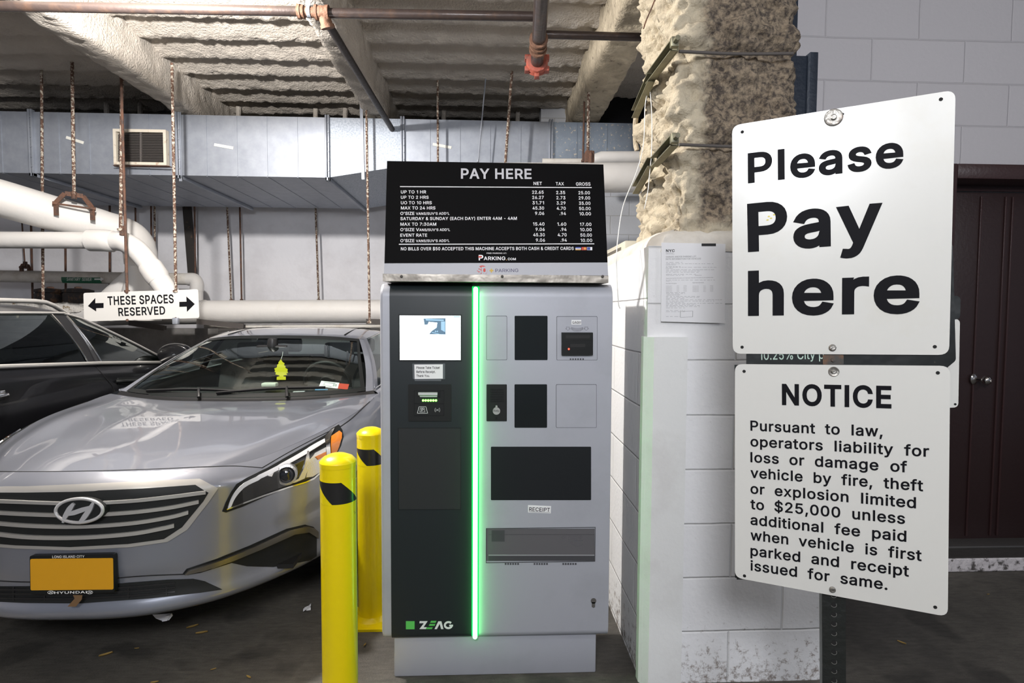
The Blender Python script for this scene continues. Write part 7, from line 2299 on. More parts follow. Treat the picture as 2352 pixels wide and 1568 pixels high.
C_bottom = {'silver_car': [0.30, 0.27, 0.24, 0.30], 'black_car': [0.3, 0.25, 0.25, 0.32]}
XC, YN = -1.62, 2.2
m_paint = mat('silver grey car paint', (0.285, 0.30, 0.35), 0.30, 0.6, coat=1.0)
ring_s = [(0.0, 0.00, 0.07, 0.868), (0.15, 0.004, 0.07, 0.866), (0.30, 0.035, 0.075, 0.860), (0.48, 0.135, 0.09, 0.845), (0.63, 0.30, 0.09, 0.835), (0.77, 0.54, 0.09, 0.862), (0.87, 0.82, 0.085, 0.893),
          (0.915, 1.08, 0.07, 0.915), (0.935, 1.40, 0.065, 0.935), (0.94, 1.66, 0.06, 0.955), (0.945, 2.5, 0.06, 0.985), (0.945, 3.5, 0.07, 1.01), (0.92, 4.15, 0.09, 1.02), (0.80, 4.62, 0.10, 1.0), (0.45, 4.83, 0.09, 0.99), (0.0, 4.88, 0.08, 0.99)]
gh_s = [((0, 1.50, 0.945), (0, 2.30, 1.315)), ((0.45, 1.54, 0.95), (0.36, 2.32, 1.308)), ((0.79, 1.66, 0.965), (0.585, 2.39, 1.285)), ((0.845, 1.80, 0.975), (0.625, 2.48, 1.29)), ((0.86, 2.75, 1.0), (0.66, 2.85, 1.325)),
        ((0.86, 2.87, 1.0), (0.66, 2.95, 1.325)), ((0.85, 3.75, 1.02), (0.64, 3.60, 1.30)), ((0.72, 4.22, 1.025), (0.56, 3.78, 1.275)), ((0, 4.32, 1.03), (0, 3.84, 1.295))]
hf = dict(corner=(0.56, 0.30), cowl_corner=(0.875, 1.64), cowl=[(0, 1.42, 0.935), (0.45, 1.46, 0.938)], centre=[(0, 0.35, 0.905), (0, 0.9, 0.938)], crown=0.03, roof_crown=0.045, half=0.945)
lev_s = [(0, 0.0, 0.0), (0.14, 0.0, 0.0), (0.3, 0.0, 0.012), (0.5, 0.0, 0.008), (0.52, 0.0, 0.0), (0.66, 0.0, 0.004), (0.74, -0.01, 0.010), (0.86, -0.005, 0.006), (0.92, 0.012, 0.0), (0.96, 0.012, 0.0), (1.0, -0.015, -0.02)]
silver = build_car('silver_car', 'silver grey sedan parked facing out behind the yellow bollards', lambda p: np.array([XC + p[0], YN + p[1], p[2]]), ring_s, gh_s, hf, (1.12, 3.85), m_paint, 0.335,
                   (m_glass, glass_mat('side glass', (0.70, 0.78, 0.75), 0.1), glass_mat('rear side glass', (0.62, 0.70, 0.67), 0.1)), lev_s, 0.07)

m_blackp2 = mat('black car paint', (0.005, 0.005, 0.006), 0.3, 0.0, coat=0.5, spec=0.3)
XB, YBk = -3.745, 6.9
ring_b = [(0.0, 0.00, 0.08, 0.93), (0.3, 0.03, 0.08, 0.925), (0.55, 0.16, 0.09, 0.93), (0.80, 0.45, 0.09, 0.955), (0.92, 0.85, 0.08, 0.985), (0.955, 1.25, 0.06, 1.01), (0.965, 1.66, 0.05, 1.035), (0.975, 2.7, 0.045, 1.115),
          (0.975, 3.6, 0.05, 1.185), (0.95, 4.2, 0.07, 1.205), (0.82, 4.68, 0.09, 1.20), (0.45, 4.86, 0.09, 1.19), (0, 4.9, 0.08, 1.19)]
gh_b = [((0, 1.45, 1.03), (0, 2.42, 1.495)), ((0.45, 1.50, 1.035), (0.40, 2.44, 1.490)), ((0.82, 1.62, 1.035), (0.64, 2.46, 1.435)), ((0.90, 1.72, 1.04), (0.69, 2.52, 1.445)), ((0.93, 2.66, 1.115), (0.72, 2.72, 1.480)),
        ((0.93, 2.80, 1.125), (0.72, 2.86, 1.490)), ((0.92, 4.0, 1.20), (0.71, 3.85, 1.485)), ((0.80, 4.60, 1.21), (0.60, 4.30, 1.455)), ((0, 4.72, 1.21), (0, 4.38, 1.475))]
hfb = dict(corner=(0.55, 0.25), cowl_corner=(0.92, 1.62), cowl=[(0, 1.38, 1.02), (0.45, 1.42, 1.02)], centre=[(0, 0.3, 0.97), (0, 0.9, 1.01)], crown=0.02, roof_crown=0.05, half=0.97)
lev_b = [(0, 0.0, 0.0), (0.14, 0.0, 0.0), (0.3, 0.0, 0.012), (0.5, 0.0, 0.004), (0.66, 0.0, -0.004), (0.86, 0.0, 0.012), (0.95, 0.01, 0.0), (1.0, -0.02, -0.03)]
black = build_car('black_car', 'black car parked nose to the wall at the left edge with dark tinted windows', lambda p: np.array([XB - p[0], YBk - p[1], p[2]]), ring_b, gh_b, hfb, (0.95, 3.80), m_blackp2, 0.36,
                  (glass_mat('black car screen', (0.30, 0.34, 0.32), 0.1), glass_mat('tinted front glass', (0.36, 0.42, 0.39), 0.05), m_glassd), lev_b, 0.08)


# ---- details laid on the bodies by looking along the camera ray to the real surface
def bvh(*objs):
    V, Fc = [], []
    for o in objs:
        n = len(V)
        V += [v.co.copy() for v in o.data.vertices]
        Fc += [tuple(i + n for i in p.vertices) for p in o.data.polygons]
    return BVHTree.FromPolygons(V, Fc)


class Skin:
    def __init__(self, car, xc, *objs):
        self.t = bvh(*objs)
        self.xc = xc

    def hit(self, px, py):
        d = ray(px, py).normalized()
        p, n, _, _ = self.t.ray_cast(CAM, d)
        if p is None: return None
        if n.dot(d) > 0: n = -n
        return p, n

    def near(self, px, py):
        h = self.hit(px, py)
        if h: return h
        for r in (2, 4, 7, 11, 16, 24):
            for a in range(12):
                h = self.hit(px + r * math.cos(a * PI / 6), py + r * math.sin(a * PI / 6))
                if h: return h
        raise RuntimeError('no surface near %s,%s' % (px, py))


def dense(pts, step=6.0, closed=True):
    P = [Vector(p) for p in pts]
    out = []
    for i in range(len(P) if closed else len(P) - 1):
        a, b = P[i], P[(i + 1) % len(P)]
        n = max(1, int((b - a).length / step))
        out += [a.lerp(b, k / n) for k in range(n)]
    if not closed: out.append(P[-1])
    return out


def inside(P, x, y):
    c = False
    n = len(P)
    for i in range(n):
        a, b = P[i], P[(i + 1) % n]
        if (a[1] > y) != (b[1] > y) and x < (b[0] - a[0]) * (y - a[1]) / (b[1] - a[1]) + a[0]: c = not c
    return c


def decal(bm, skin, pts, d, thick=0.004, step=7.0, side=1):
    """A closed thin shell following the surface inside a pixel outline (side -1: its mirror image on the car's other side)."""
    from mathutils.geometry import delaunay_2d_cdt
    out = dense(pts, step)
    pin = []
    xs = [p[0] for p in out]
    ys = [p[1] for p in out]
    y = min(ys) + step * 0.5
    while y < max(ys):
        x = min(xs) + step * 0.5
        while x < max(xs):
            if inside(out, x, y) and min((Vector((x, y)) - q).length for q in out) > step * 0.5: pin.append(Vector((x, y)))
            x += step
        y += step
    n = len(out)
    vs, _, fs, _, _, _ = delaunay_2d_cdt(out + pin, [(i, (i + 1) % n) for i in range(n)], [], 1, 0.01)
    H = [skin.near(v[0], v[1]) for v in vs]

    def M(p): return Vector((2 * skin.xc - p.x, p.y, p.z)) if side < 0 else p
    top = [bm.verts.new(M(p + nn * (d + thick))) for p, nn in H]
    bot = [bm.verts.new(M(p + nn * (d - 0.006))) for p, nn in H]
    ec = set()
    for f in fs:
        bm.faces.new([top[i] for i in f])
        bm.faces.new([bot[i] for i in reversed(f)])
        for i in range(len(f)): ec.add((f[i], f[(i + 1) % len(f)]))
    for (a, b) in ec:
        if (b, a) not in ec: bm.faces.new((top[b], top[a], bot[a], bot[b]))


def seam(bm, skin, pts, r=0.0022, d=0.0, side=1, step=8.0):
    L = dense(pts, step, closed=False)
    Q = [p + n * d for p, n in (skin.near(q[0], q[1]) for q in L)]
    if side < 0: Q = [Vector((2 * skin.xc - p.x, p.y, p.z)) for p in Q]
    tube(bm, Q, r, 8)


def spline2(pts, n=6):
    return [(p[0], p[1]) for p in cr(pts, n)]


SK = Skin(silver, XC, silver.body, silver.hood)
root = silver.root
m_gapc = mat('shut line', (0.008, 0.008, 0.009), 0.8)
# ---- silver car front: grille, lamps, intakes
gc = 183                                       # the car's centre line on the grille, in pixels
bm = NB()
outer = [(-60, 1118), (60, 1118), (183, 1113), (330, 1106), (458, 1101), (500, 1121), (480, 1150), (430, 1215), (385, 1243), (300, 1255), (165, 1262), (40, 1258), (-60, 1250)]
decal(bm, SK, outer, 0.0, 0.006, 9)
gr = obj('grille_surround', bm, m_satin, root, auto=40)
bm = NB()
inner = [(-60, 1131), (60, 1131), (183, 1129), (330, 1123), (448, 1115), (478, 1130), (466, 1150), (418, 1209), (377, 1236), (296, 1247), (165, 1254), (40, 1250), (-60, 1242)]
decal(bm, SK, inner, 0.004, 0.004, 9)
obj('grille_opening', bm, m_blkm, gr, auto=40)
bars = [([(-60, 1146), (60, 1150), (183, 1153), (300, 1148), (390, 1139), (470, 1129)], 3.6), ([(-60, 1170), (60, 1177), (183, 1180), (300, 1174), (390, 1163), (455, 1150)], 4.0), ([(-60, 1192), (60, 1203), (183, 1206), (300, 1199), (390, 1185), (432, 1174)], 4.0), ([(-60, 1214), (60, 1229), (183, 1231), (300, 1223), (370, 1211), (400, 1204)], 4.2)]
for pts, wd in bars:
    c = spline2(pts, 5)
    bm = NB()
    decal(bm, SK, [(x, y - wd) for x, y in c] + [(x, y + wd) for x, y in c[::-1]], 0.010, 0.008, 9)
    obj('grille_bar', bm, m_satin, gr, auto=40)
# oval emblem
ep, en = SK.near(183, 1172)
el = Plane(ep + en * 0.02, (1, 0, 0.0), (0, 0.12, 1))
el = Plane(ep + Vector((0, -0.035, 0)), (1, 0, 0), (0, 0.10, 1))
bm = NB()
u = el.uv(183, 1172)
e_w, e_h = abs(el.uv(241, 1172)[0] - el.uv(125, 1172)[0]) / 2, abs(el.uv(183, 1143)[1] - el.uv(183, 1203)[1]) / 2
disc(bm, el, u[0], u[1], e_w * 0.98, -0.03, 0.0, 40, e_h * 0.98)
em = obj('emblem_back', bm, m_blkm, gr, auto=30)
bm = NB()
ringp = [el.at(u[0] + e_w * 0.93 * math.cos(a), u[1] + e_h * 0.91 * math.sin(a), 0.002) for a in np.linspace(0, 2 * PI, 49)[:-1]]
tube(bm, ringp + ringp[:2], 0.0062, 10)
EX = lambda x, y: el.uv(x / 2.6133, 900 + y / 2.6133)


V2 = lambda x, y: tuple(EX(x, y))
swept(bm, el, [V2(448, 668), V2(424, 700), V2(398, 745), V2(383, 782)], [0.012, 0.020, 0.018, 0.006], 0.0, 0.007)
swept(bm, el, [V2(570, 655), V2(545, 700), V2(515, 745), V2(480, 786)], [0.008, 0.018, 0.020, 0.010], 0.0, 0.007)
swept(bm, el, [V2(400, 735), V2(450, 722), V2(500, 705), V2(545, 690)], [0.010, 0.018, 0.018, 0.012], 0.0, 0.0068)
obj('emblem', bm, mat('emblem chrome', (0.72, 0.72, 0.73), 0.25, 0.6), em, auto=30)
# headlights (right one drawn, left one its mirror image)
HL = lambda x, y: (480 + x * 360 / 1882, 960 + y * 300 / 1568)
lamp_out = [HL(*p) for p in ((158, 1118), (200, 1010), (265, 880), (330, 790), (450, 720), (700, 600), (1000, 430), (1250, 290), (1400, 200), (1470, 130), (1555, 82), (1600, 150), (1610, 230), (1580, 330), (1530, 430), (1440, 560), (1330, 680), (1250, 740), (1150, 780), (1000, 810), (900, 850), (650, 950), (400, 1060), (200, 1130))]
hl = {}
for sd in (1, -1):
    bm = NB()
    decal(bm, SK, lamp_out, 0.0, 0.004, 6, side=sd)
    hl[sd] = obj('headlamp', bm, m_blk, root, auto=40)
m_lens = mat('clear lamp depth', (0.025, 0.025, 0.025), 0.08, 0.2, coat=0.5)
m_refl = mat('lamp reflector', (0.75, 0.75, 0.76), 0.2, 0.9, bump=(260, 0.15, 2))
m_amber = mat('amber lamp', (0.75, 0.22, 0.02), 0.2, coat=0.6)
m_pale = mat('pale light guide', (0.62, 0.63, 0.66), 0.2, coat=0.5)
inn = [HL(*p) for p in ((215, 1080), (300, 900), (380, 800), (480, 760), (740, 640), (1040, 480), (1300, 330), (1390, 300), (1390, 440), (1330, 640), (1240, 710), (1100, 750), (940, 800), (640, 910), (400, 1010))]
for sd in (1, -1):
    bm = NB()
    decal(bm, SK, inn, 0.002, 0.004, 7, side=sd)
    obj('lamp_glass', bm, m_lens, hl[sd], auto=40)
gl = spline2([HL(*p) for p in ((215, 1085), (260, 960), (330, 850), (430, 770), (700, 640), (1000, 480), (1250, 330), (1380, 260))], 4)
g2 = spline2([HL(*p) for p in ((255, 1060), (300, 960), (370, 870), (460, 800), (720, 680), (1020, 520), (1260, 380), (1385, 300))], 4)
for sd in (1, -1):
    bm = NB()
    decal(bm, SK, gl + g2[::-1], 0.006, 0.004, 6, side=sd)
    obj('light_guide', bm, m_pale, hl[sd], auto=40)
for sd in (1, -1):
    bm = NB()
    decal(bm, SK, [HL(*p) for p in ((1195, 500), (1260, 430), (1390, 360), (1390, 440), (1330, 640), (1230, 700), (1150, 710))], 0.006, 0.003, 6, side=sd)
    decal(bm, SK, [HL(*p) for p in ((690, 660), (730, 640), (765, 660), (740, 700), (700, 700))], 0.006, 0.003, 5, side=sd)
    decal(bm, SK, [HL(*p) for p in ((1170, 410), (1190, 410), (1190, 560), (1130, 720), (1020, 770), (960, 780), (1060, 720), (1120, 600))], 0.007, 0.004, 5, side=sd)
    obj('reflector', bm, m_refl, hl[sd], auto=40)
for sd in (1, -1):
    bm = NB()
    decal(bm, SK, [HL(*p) for p in ((1460, 230), (1555, 165), (1585, 190), (1580, 250), (1520, 400), (1455, 440))], 0.006, 0.004, 6, side=sd)
    decal(bm, SK, [HL(*p) for p in ((1260, 470), (1385, 410), (1385, 440), (1290, 500))], 0.010, 0.003, 5, side=sd)
    obj('amber_lens', bm, m_amber, hl[sd], auto=40)
for sd in (1, -1):
    bm = NB()
    decal(bm, SK, [HL(*p) for p in ((1390, 230), (1455, 160), (1500, 130), (1460, 215), (1440, 260), (1440, 440), (1395, 460))], 0.006, 0.004, 5, side=sd)
    decal(bm, SK, [HL(*p) for p in ((205, 1085), (640, 920), (960, 815), (1150, 760), (1250, 710), (1330, 640), (1330, 665), (1250, 735), (1150, 775), (960, 830), (640, 940), (210, 1098))], 0.004, 0.003, 6, side=sd)
    obj('lamp_trim', bm, m_chr, hl[sd], auto=40)
pc, pn = SK.near(*HL(940, 672))
pc = pc + Vector((0.004, -0.02, 0.004))
for s in (1, -1):
    c = pc if s > 0 else Vector((2 * XC - pc.x, pc.y, pc.z))
    ax = Vector((0.30 * s, -1, 0.10)).normalized()
    bm = NB()
    lathe(bm, [(0.047, -0.05), (0.047, 0.012), (0.037, 0.016), (0.035, 0.004)], c, ax, 28, caps=False)
    pr = obj('projector_ring', bm, m_refl, hl[s])
    bm = NB()
    lathe(bm, [(0.036, 0.002), (0.030, 0.012), (0.018, 0.018), (0, 0.020)], c, ax, 24, caps=False)
    obj('projector_lens', bm, mat('projector lens', (0.012, 0.014, 0.018), 0.04, coat=1.0), pr)
# fog lamp blades
FX = lambda x, y: (x / 2.6133, 900 + y / 2.6133)
fg = {}
for sd in (1, -1):
    bm = NB()
    decal(bm, SK, [FX(*p) for p in ((1098, 1088), (1120, 1060), (1300, 1000), (1500, 920), (1720, 820), (1830, 795), (1880, 808), (1900, 830), (1900, 985), (1860, 1010), (1640, 1050), (1480, 1045), (1390, 1025), (1200, 1085), (1110, 1098))], -0.002, 0.004, 8, side=sd)
    fg[sd] = obj('fog_recess', bm, m_blk, root, auto=40)
for sd in (1, -1):
    bm = NB()
    decal(bm, SK, [FX(*p) for p in ((1108, 1085), (1130, 1066), (1320, 1005), (1520, 926), (1730, 828), (1835, 804), (1880, 816), (1902, 838), (1902, 878), (1845, 840), (1760, 852), (1560, 940), (1400, 1005), (1220, 1070), (1115, 1092))], 0.004, 0.008, 7, side=sd)
    obj('fog_blade', bm, mat('dark satin metal', (0.23, 0.22, 0.20), 0.3, 0.9), fg[sd], auto=40)
# lower intake
bm = NB()
decal(bm, SK, [FX(*p) for p in ((-150, 1180), (0, 1165), (150, 1165), (690, 1150), (1000, 1125), (1160, 1120), (1230, 1135), (1335, 1185), (1200, 1205), (900, 1238), (480, 1268), (150, 1265), (0, 1258), (-150, 1245))], -0.002, 0.005, 10)
li = obj('lower_intake', bm, m_blkm, root, auto=40)
bm = NB()
for y0 in (1180, 1205, 1232):
    c = [FX(x, y0 + dy) for x, dy in ((-150, -8), (0, 2), (400, 6), (800, -14), (1050, -36))]
    decal(bm, SK, [(x, y - 2.2) for x, y in c] + [(x, y + 2.2) for x, y in c[::-1]], 0.003, 0.004, 10)
for x in (90, 275, 775, 1000):
    decal(bm, SK, [FX(x - 4, 1165), FX(x + 4, 1165), FX(x + 4, 1250 - max(0, x - 600) * 0.08), FX(x - 4, 1250 - max(0, x - 600) * 0.08)], 0.003, 0.004, 8)
obj('intake_slat', bm, m_trim, li, auto=40)
# shut lines
for pts, r, two in (([(-30, 1082), (60, 1083), (183, 1082), (330, 1078), (470, 1072), (540, 1070), (602, 1074)], 0.0022, 0), ([(602, 1074), (660, 1040), (720, 1008), (781, 978)], 0.0022, 1),
                    ([(781, 980), (806, 962), (835, 935), (858, 914)], 0.003, 1), ([(-30, 1332), (70, 1336), (200, 1332), (330, 1322), (430, 1318)], 0.0025, 0)):
    for sd in ((1, -1) if two else (1,)):
        bm = NB()
        seam(bm, SK, spline2(pts, 5), r, 0.0, sd)
        obj('shut_line', bm, m_gapc, root)
# number plate and frame
plp, pln = SK.near(165, 1318)
npl = Plane(plp + Vector((0, -0.025, 0)), (1, 0.0, 0.006), (0, 0.05, 1))
bm = NB()
plate(bm, npl, rounded([npl.uv(69, 1364), npl.uv(263, 1360), npl.uv(261, 1272), npl.uv(68, 1276)], 0.008), -0.02, 0.0)
np_ = obj('plate_frame', bm, m_blk, root, auto=30)
bm = NB()
plate(bm, npl, rounded([npl.uv(71, 1355), npl.uv(261, 1353), npl.uv(260, 1281), npl.uv(70, 1283)], 0.006), 0, 0.0015)
obj('number_plate', bm, mat('orange yellow plate', (0.62, 0.30, 0.01), 0.4), np_, auto=30)
bm = NB()
text_px(bm, npl, 'LONG ISLAND CITY', (120.5, 1281), (194.5, 1280), 1275.5, 0.01, 0.0012)
text_px(bm, npl, 'HYUNDAI', (125.5, 1363), (200, 1361.5), 1357.5, 0.02, 0.0022)
for x in (117.5, 207):
    u = npl.uv(x, 1359.5)
    stroke(bm, npl, [(u[0] + 0.011 * math.cos(a), u[1] + 0.006 * math.sin(a)) for a in np.linspace(0, 2 * PI, 15)], 0.0014, 0.0016)
    text_uv(bm, npl, 'H', u[0] - 0.005, u[1] - 0.004, 0.010, 0.008, 0.02, 0.0022, 0, 0.25)
obj('frame_lettering', bm, m_white_ink, np_, smooth=False)
# dangling brown strip below the plate
bm = NB()
prism(bm, [npl.at(*npl.uv(*FX(*p)), 0.004) for p in ((445, 1215), (500, 1215), (497, 1240), (462, 1283), (412, 1283), (455, 1235))], npl.N * 0.002)
set_tags(obj('brown_strip', bm, mat('brown strip', (0.16, 0.09, 0.04), 0.6)), 'torn brown strip hanging below the number plate', 'strip')
# screen surround, wipers, mirrors
G = silver.screen_grid
bm = NB()
X = silver.X


def gpt(v, u, up=0.004):
    j, i = v * (G.shape[0] - 1), (u * 0.5 + 0.5) * (G.shape[1] - 1)
    j0, i0 = min(int(j), G.shape[0] - 2), min(int(i), G.shape[1] - 2)
    a, b = j - j0, i - i0
    p = G[j0, i0] * (1 - a) * (1 - b) + G[j0, i0 + 1] * (1 - a) * b + G[j0 + 1, i0] * a * (1 - b) + G[j0 + 1, i0 + 1] * a * b
    return Vector(X((p[0], p[1] - up * 0.5, p[2] + up)))


def band(bm, f, v0, v1, u0, u1, n=30, m=3):
    grid(bm, [[f(v0 + (v1 - v0) * j / m, u0 + (u1 - u0) * i / n) for i in range(n + 1)] for j in range(m + 1)])


band(bm, gpt, 0.93, 1.0, -1, 1)
band(bm, gpt, 0.0, 0.05, -1, 1)
grid(bm, [[gpt(j / 10, 1 - 0.055 * i / 2) for i in range(3)] for j in range(11)])
grid(bm, [[gpt(j / 10, -1 + 0.055 * i / 2) for i in range(3)] for j in range(11)])
obj('screen_border', bm, m_blk, root, auto=60)
for (a, b, c) in ((((-0.72), 0.02), (-0.02, 0.055), (-0.25, -0.01)), ((-0.15, 0.03), (0.62, 0.075), (0.35, -0.01))):
    bm = NB()
    P = [gpt(max(0, a[1] + (b[1] - a[1]) * t + 0.03 * math.sin(PI * t)), a[0] + (b[0] - a[0]) * t, 0.016) for t in np.linspace(0, 1, 14)]
    for p, q in zip(P, P[1:]): bar(bm, p, q, 0.012, 0.014, (0, -0.4, 0.8))
    s = gpt(0.0, c[0], 0.0) + Vector((0, -0.03, 0.005))
    m_ = P[8]
    tube(bm, [s, (s + m_) / 2 + Vector((0, -0.004, 0.018)), m_ + Vector((0, 0, 0.008))], [0.012, 0.009, 0.007], 8)
    obj('wiper', bm, m_trim, root, auto=40)
for s in (1,):
    bm = NB()
    c = Vector(X((s * 0.955, 2.16, 1.055)))
    P = [c + Vector((math.cos(a) * 0.115, math.sin(b) * 0.06, 0)) for a, b in ((0, 0),)]
    lathe(bm, [(0.02, -0.09), (0.06, -0.075), (0.082, -0.03), (0.088, 0.02), (0.080, 0.055), (0.075, 0.058)], c, (0.0, 1, 0.0), 24)
    bmesh.ops.scale(bm, vec=(0.75, 1.7, 0.85), space=Matrix.Translation(-c), verts=bm.verts[:])
    bar(bm, c + Vector((-s * 0.06, 0, -0.05)), Vector(X((s * 0.88, 2.05, 0.985))), 0.05, 0.035)
    obj('door_mirror', bm, m_paint, root, auto=50)
# roof seams and belt chrome
for s in (1, -1):
    bm = NB()
    P = [Vector(X((s * (p[0] + 0.006), p[1], p[2] + 0.004))) for p in silver.Bc[15:42]]
    tube(bm, P, 0.008, 8)
    obj('belt_trim', bm, m_chr, root)
    bm = NB()
    P = [Vector(X((s * (p[0] + 0.006), p[1], p[2] - 0.006))) for p in silver.Tc[18:40]]
    tube(bm, P, 0.006, 8)
    obj('window_trim', bm, m_chr, root)
for s in (1, -1):
    bm = NB()
    P = [Vector(X((s * (0.46 - 0.02 * t), 2.42 + t * 1.25, 1.306 + 0.050 * math.sin(PI * (0.08 + t * 0.84))))) for t in np.linspace(0, 1, 10)]
    tube(bm, P, 0.004, 6)
    obj('roof_seam', bm, m_gapc, root)
# inside mirror, steering wheel
bm = NB()
c = Vector(X((0.0, 2.12, 1.215)))
obox(bm, c, (0.115, 0, 0), (0, 0.018, 0.004), (0, -0.008, 0.036), 0.012)
lathe(bm, [(0.03, 0), (0.04, 0.02), (0.035, 0.07), (0.01, 0.08)], c + Vector((0, 0.0, 0.01)), (0, 0.15, 1), 14)
obj('inside_mirror', bm, m_trim, root, auto=40)
bm = NB()
c = Vector(X((0.36, 2.28, 0.95)))
ax1, ax2 = Vector((1, 0, 0)), Vector((0, -0.35, 0.94))
tube(bm, [c + (ax1 * math.cos(a) + ax2 * math.sin(a)) * 0.175 for a in np.linspace(0, 2 * PI, 33)], 0.014, 8)
for a in (0, PI, -PI / 2): bar(bm, c, c + (ax1 * math.cos(a) + ax2 * math.sin(a)) * 0.17, 0.03, 0.012, (0, 1, 0))
lathe(bm, [(0.06, -0.02), (0.055, 0.02)], c, ax1.cross(ax2), 18)
obj('steering_wheel', bm, m_dash, root, auto=40)
# things in the car: air freshener, stickers, paper
WS = bvh(silver.screen)
def on_glass(px, py, back=0.012):
    d = ray(px, py).normalized()
    p, n, _, _ = WS.ray_cast(CAM, d)
    if n.dot(d) > 0: n = -n
    return p - n * back, n
fr = Plane(Vector(X((0, 2.06, 1.0))), (1, 0, 0), (0, 0, 1))
AF = lambda x, y: tuple(fr.uv(250 + x * 0.27636, 700 + y * 0.27636))
bm = NB()
tree = [(1430, 452), (1445, 475), (1462, 485), (1456, 500), (1470, 510), (1466, 522), (1488, 535), (1484, 548), (1490, 565), (1474, 570), (1484, 582), (1452, 586), (1452, 594), (1472, 596), (1472, 622), (1396, 622), (1396, 598), (1420, 592), (1418, 586), (1384, 576), (1390, 564), (1378, 552), (1384, 540), (1374, 530), (1396, 520), (1400, 508), (1398, 498), (1412, 488), (1410, 478)]
prism(bm, [fr.at(*AF(*p), 0) for p in tree], fr.N * 0.003)
t = thing('air_freshener', 'yellow tree-shaped air freshener hanging behind the silver car windscreen', 'air freshener', fr.at(*AF(1430, 622)))
obj('card_tree', bm, mat('bright yellow card', (0.85, 0.80, 0.02), 0.6, emit=None), t, smooth=False)
bm = NB()
tube(bm, [fr.at(*AF(1430, 455)), fr.at(*AF(1430, 425)) + Vector((0, 0.03, 0)), fr.at(*AF(1428, 380)) + Vector((0, 0.05, 0))], 0.0015, 6)
obj('string', bm, m_wire, t)


def sticker(px, mt, name, lab, print_=None, grp=None):
    bm = NB()
    P = [on_glass(250 + x * 0.27636, 700 + y * 0.27636, 0.006)[0] for x, y in px]
    n = on_glass(250 + px[0][0] * 0.27636, 700 + px[0][1] * 0.27636)[1]
    prism(bm, P, n * 0.0015)
    return set_tags(obj(name, bm, mt, smooth=False), lab, 'sticker', grp)


sticker([(1765, 626), (1916, 642), (1902, 690), (1746, 672)], m_lab, 'window_sticker', 'white registration sticker inside the windscreen')
pl_st = None
p0, n0 = on_glass(250 + 1830 * 0.27636, 700 + 658 * 0.27636, 0.002)
st = Plane(p0, (1, 0, -0.1), (n0.cross(Vector((-1, 0, 0.1)))))
if st.N.dot(n0) < 0: st = Plane(p0, (1, 0, -0.1), -(n0.cross(Vector((-1, 0, 0.1)))))
GS = lambda x, y: (250 + x * 0.27636, 700 + y * 0.27636)
bm = NB()
text_px(bm, st, '6', GS(1778, 664), GS(1796, 665), GS(0, 648)[1], 0.01, -0.002)
text_px(bm, st, '20', GS(1858, 672), GS(1890, 674), GS(0, 655)[1], 0.01, -0.002)
stroke(bm, st, [st.uv(*GS(1792, 640)), st.uv(*GS(1880, 650))], 0.004, -0.002)
stroke(bm, st, [st.uv(*GS(1800, 670)), st.uv(*GS(1850, 676))], 0.002, -0.002)
bpy.data.objects['window_sticker']['kind'] = 'thing'
o = obj('sticker_print', bm, m_print, bpy.data.objects['window_sticker'], smooth=False)
sticker([(1916, 646), (1998, 654), (1984, 698), (1902, 690)], mat('red sticker', (0.60, 0.07, 0.04), 0.5), 'window_sticker', 'red inspection sticker inside the windscreen')
sticker([(1714, 692), (1820, 694), (1818, 704), (1712, 706)], mat('blue sticker', (0.04, 0.20, 0.38), 0.5), 'window_sticker', 'small blue sticker low on the windscreen')
bm = NB()
p = Vector(X((-0.05, 1.72, 0.925)))
c = PY(620, 883, YN + 1.80)
obox(bm, c, (0.05, 0, 0), (0, 0.03, 0), (0, 0, 0.014), 0.008)
set_tags(obj('toll_tag', bm, mat('pale green plastic', (0.62, 0.66, 0.56), 0.4)), 'pale box lying on the silver car dashboard', 'toll tag')
bm = NB()
a, b = PY(674, 899.5, YN + 1.62), PY(700, 898.5, YN + 1.62)
bar(bm, a, b, 0.02, 0.004)
set_tags(obj('paper_slip', bm, m_lab), 'thin pale paper slip at the base of the windscreen', 'paper')

# ---- black car details
SB = bvh(black.body)
XBk = black.X
rb = black.root
for s in (1, -1):
    bm = NB()
    tube(bm, [Vector(XBk((s * (p[0] + 0.010), p[1], p[2] + 0.006))) for p in black.Bc[15:42]], 0.014, 8)
    obj('belt_trim', bm, m_satin, rb)
    bm = NB()
    P = [Vector(XBk((s * (p[0] * (1 - t) + q[0] * t + 0.012 + 0.02 * math.sin(PI * t)), p[1] * (1 - t) + q[1] * t, p[2] * (1 - t) + q[2] * t))) for p, q in ((black.Bc[18], black.Tc[18]),) for t in np.linspace(0, 1, 8)]
    tube(bm, P[:-1] + [Vector(XBk((s * (p[0] + 0.012), p[1], p[2] - 0.004))) for p in black.Tc[18:42]], 0.009, 8)
    obj('window_trim', bm, m_satin, rb)
    bm = NB()
    P = [Vector(XBk((s * (p[0] - 0.06), p[1], p[2] + 0.075 * min(1, 6 * t * (1 - t) + 0.2)))) for t, p in zip(np.linspace(0, 1, 22), resample(black.Tc[20:42], 22))]
    tube(bm, P, 0.016, 10)
    obj('roof_rail', bm, m_satin, rb)
    for k in (24, 30):
        bm = NB()
        P = [Vector(XBk((s * (p[0] * (1 - t) + q[0] * t + 0.004 + 0.022 * math.sin(PI * t)), p[1] * (1 - t) + q[1] * t, p[2] * (1 - t) + q[2] * t))) for p, q in ((black.Bc[k], black.Tc[k]),) for t in np.linspace(0, 1, 8)]
        tube(bm, P, 0.005, 6)
        obj('pillar_trim', bm, m_chr, rb)
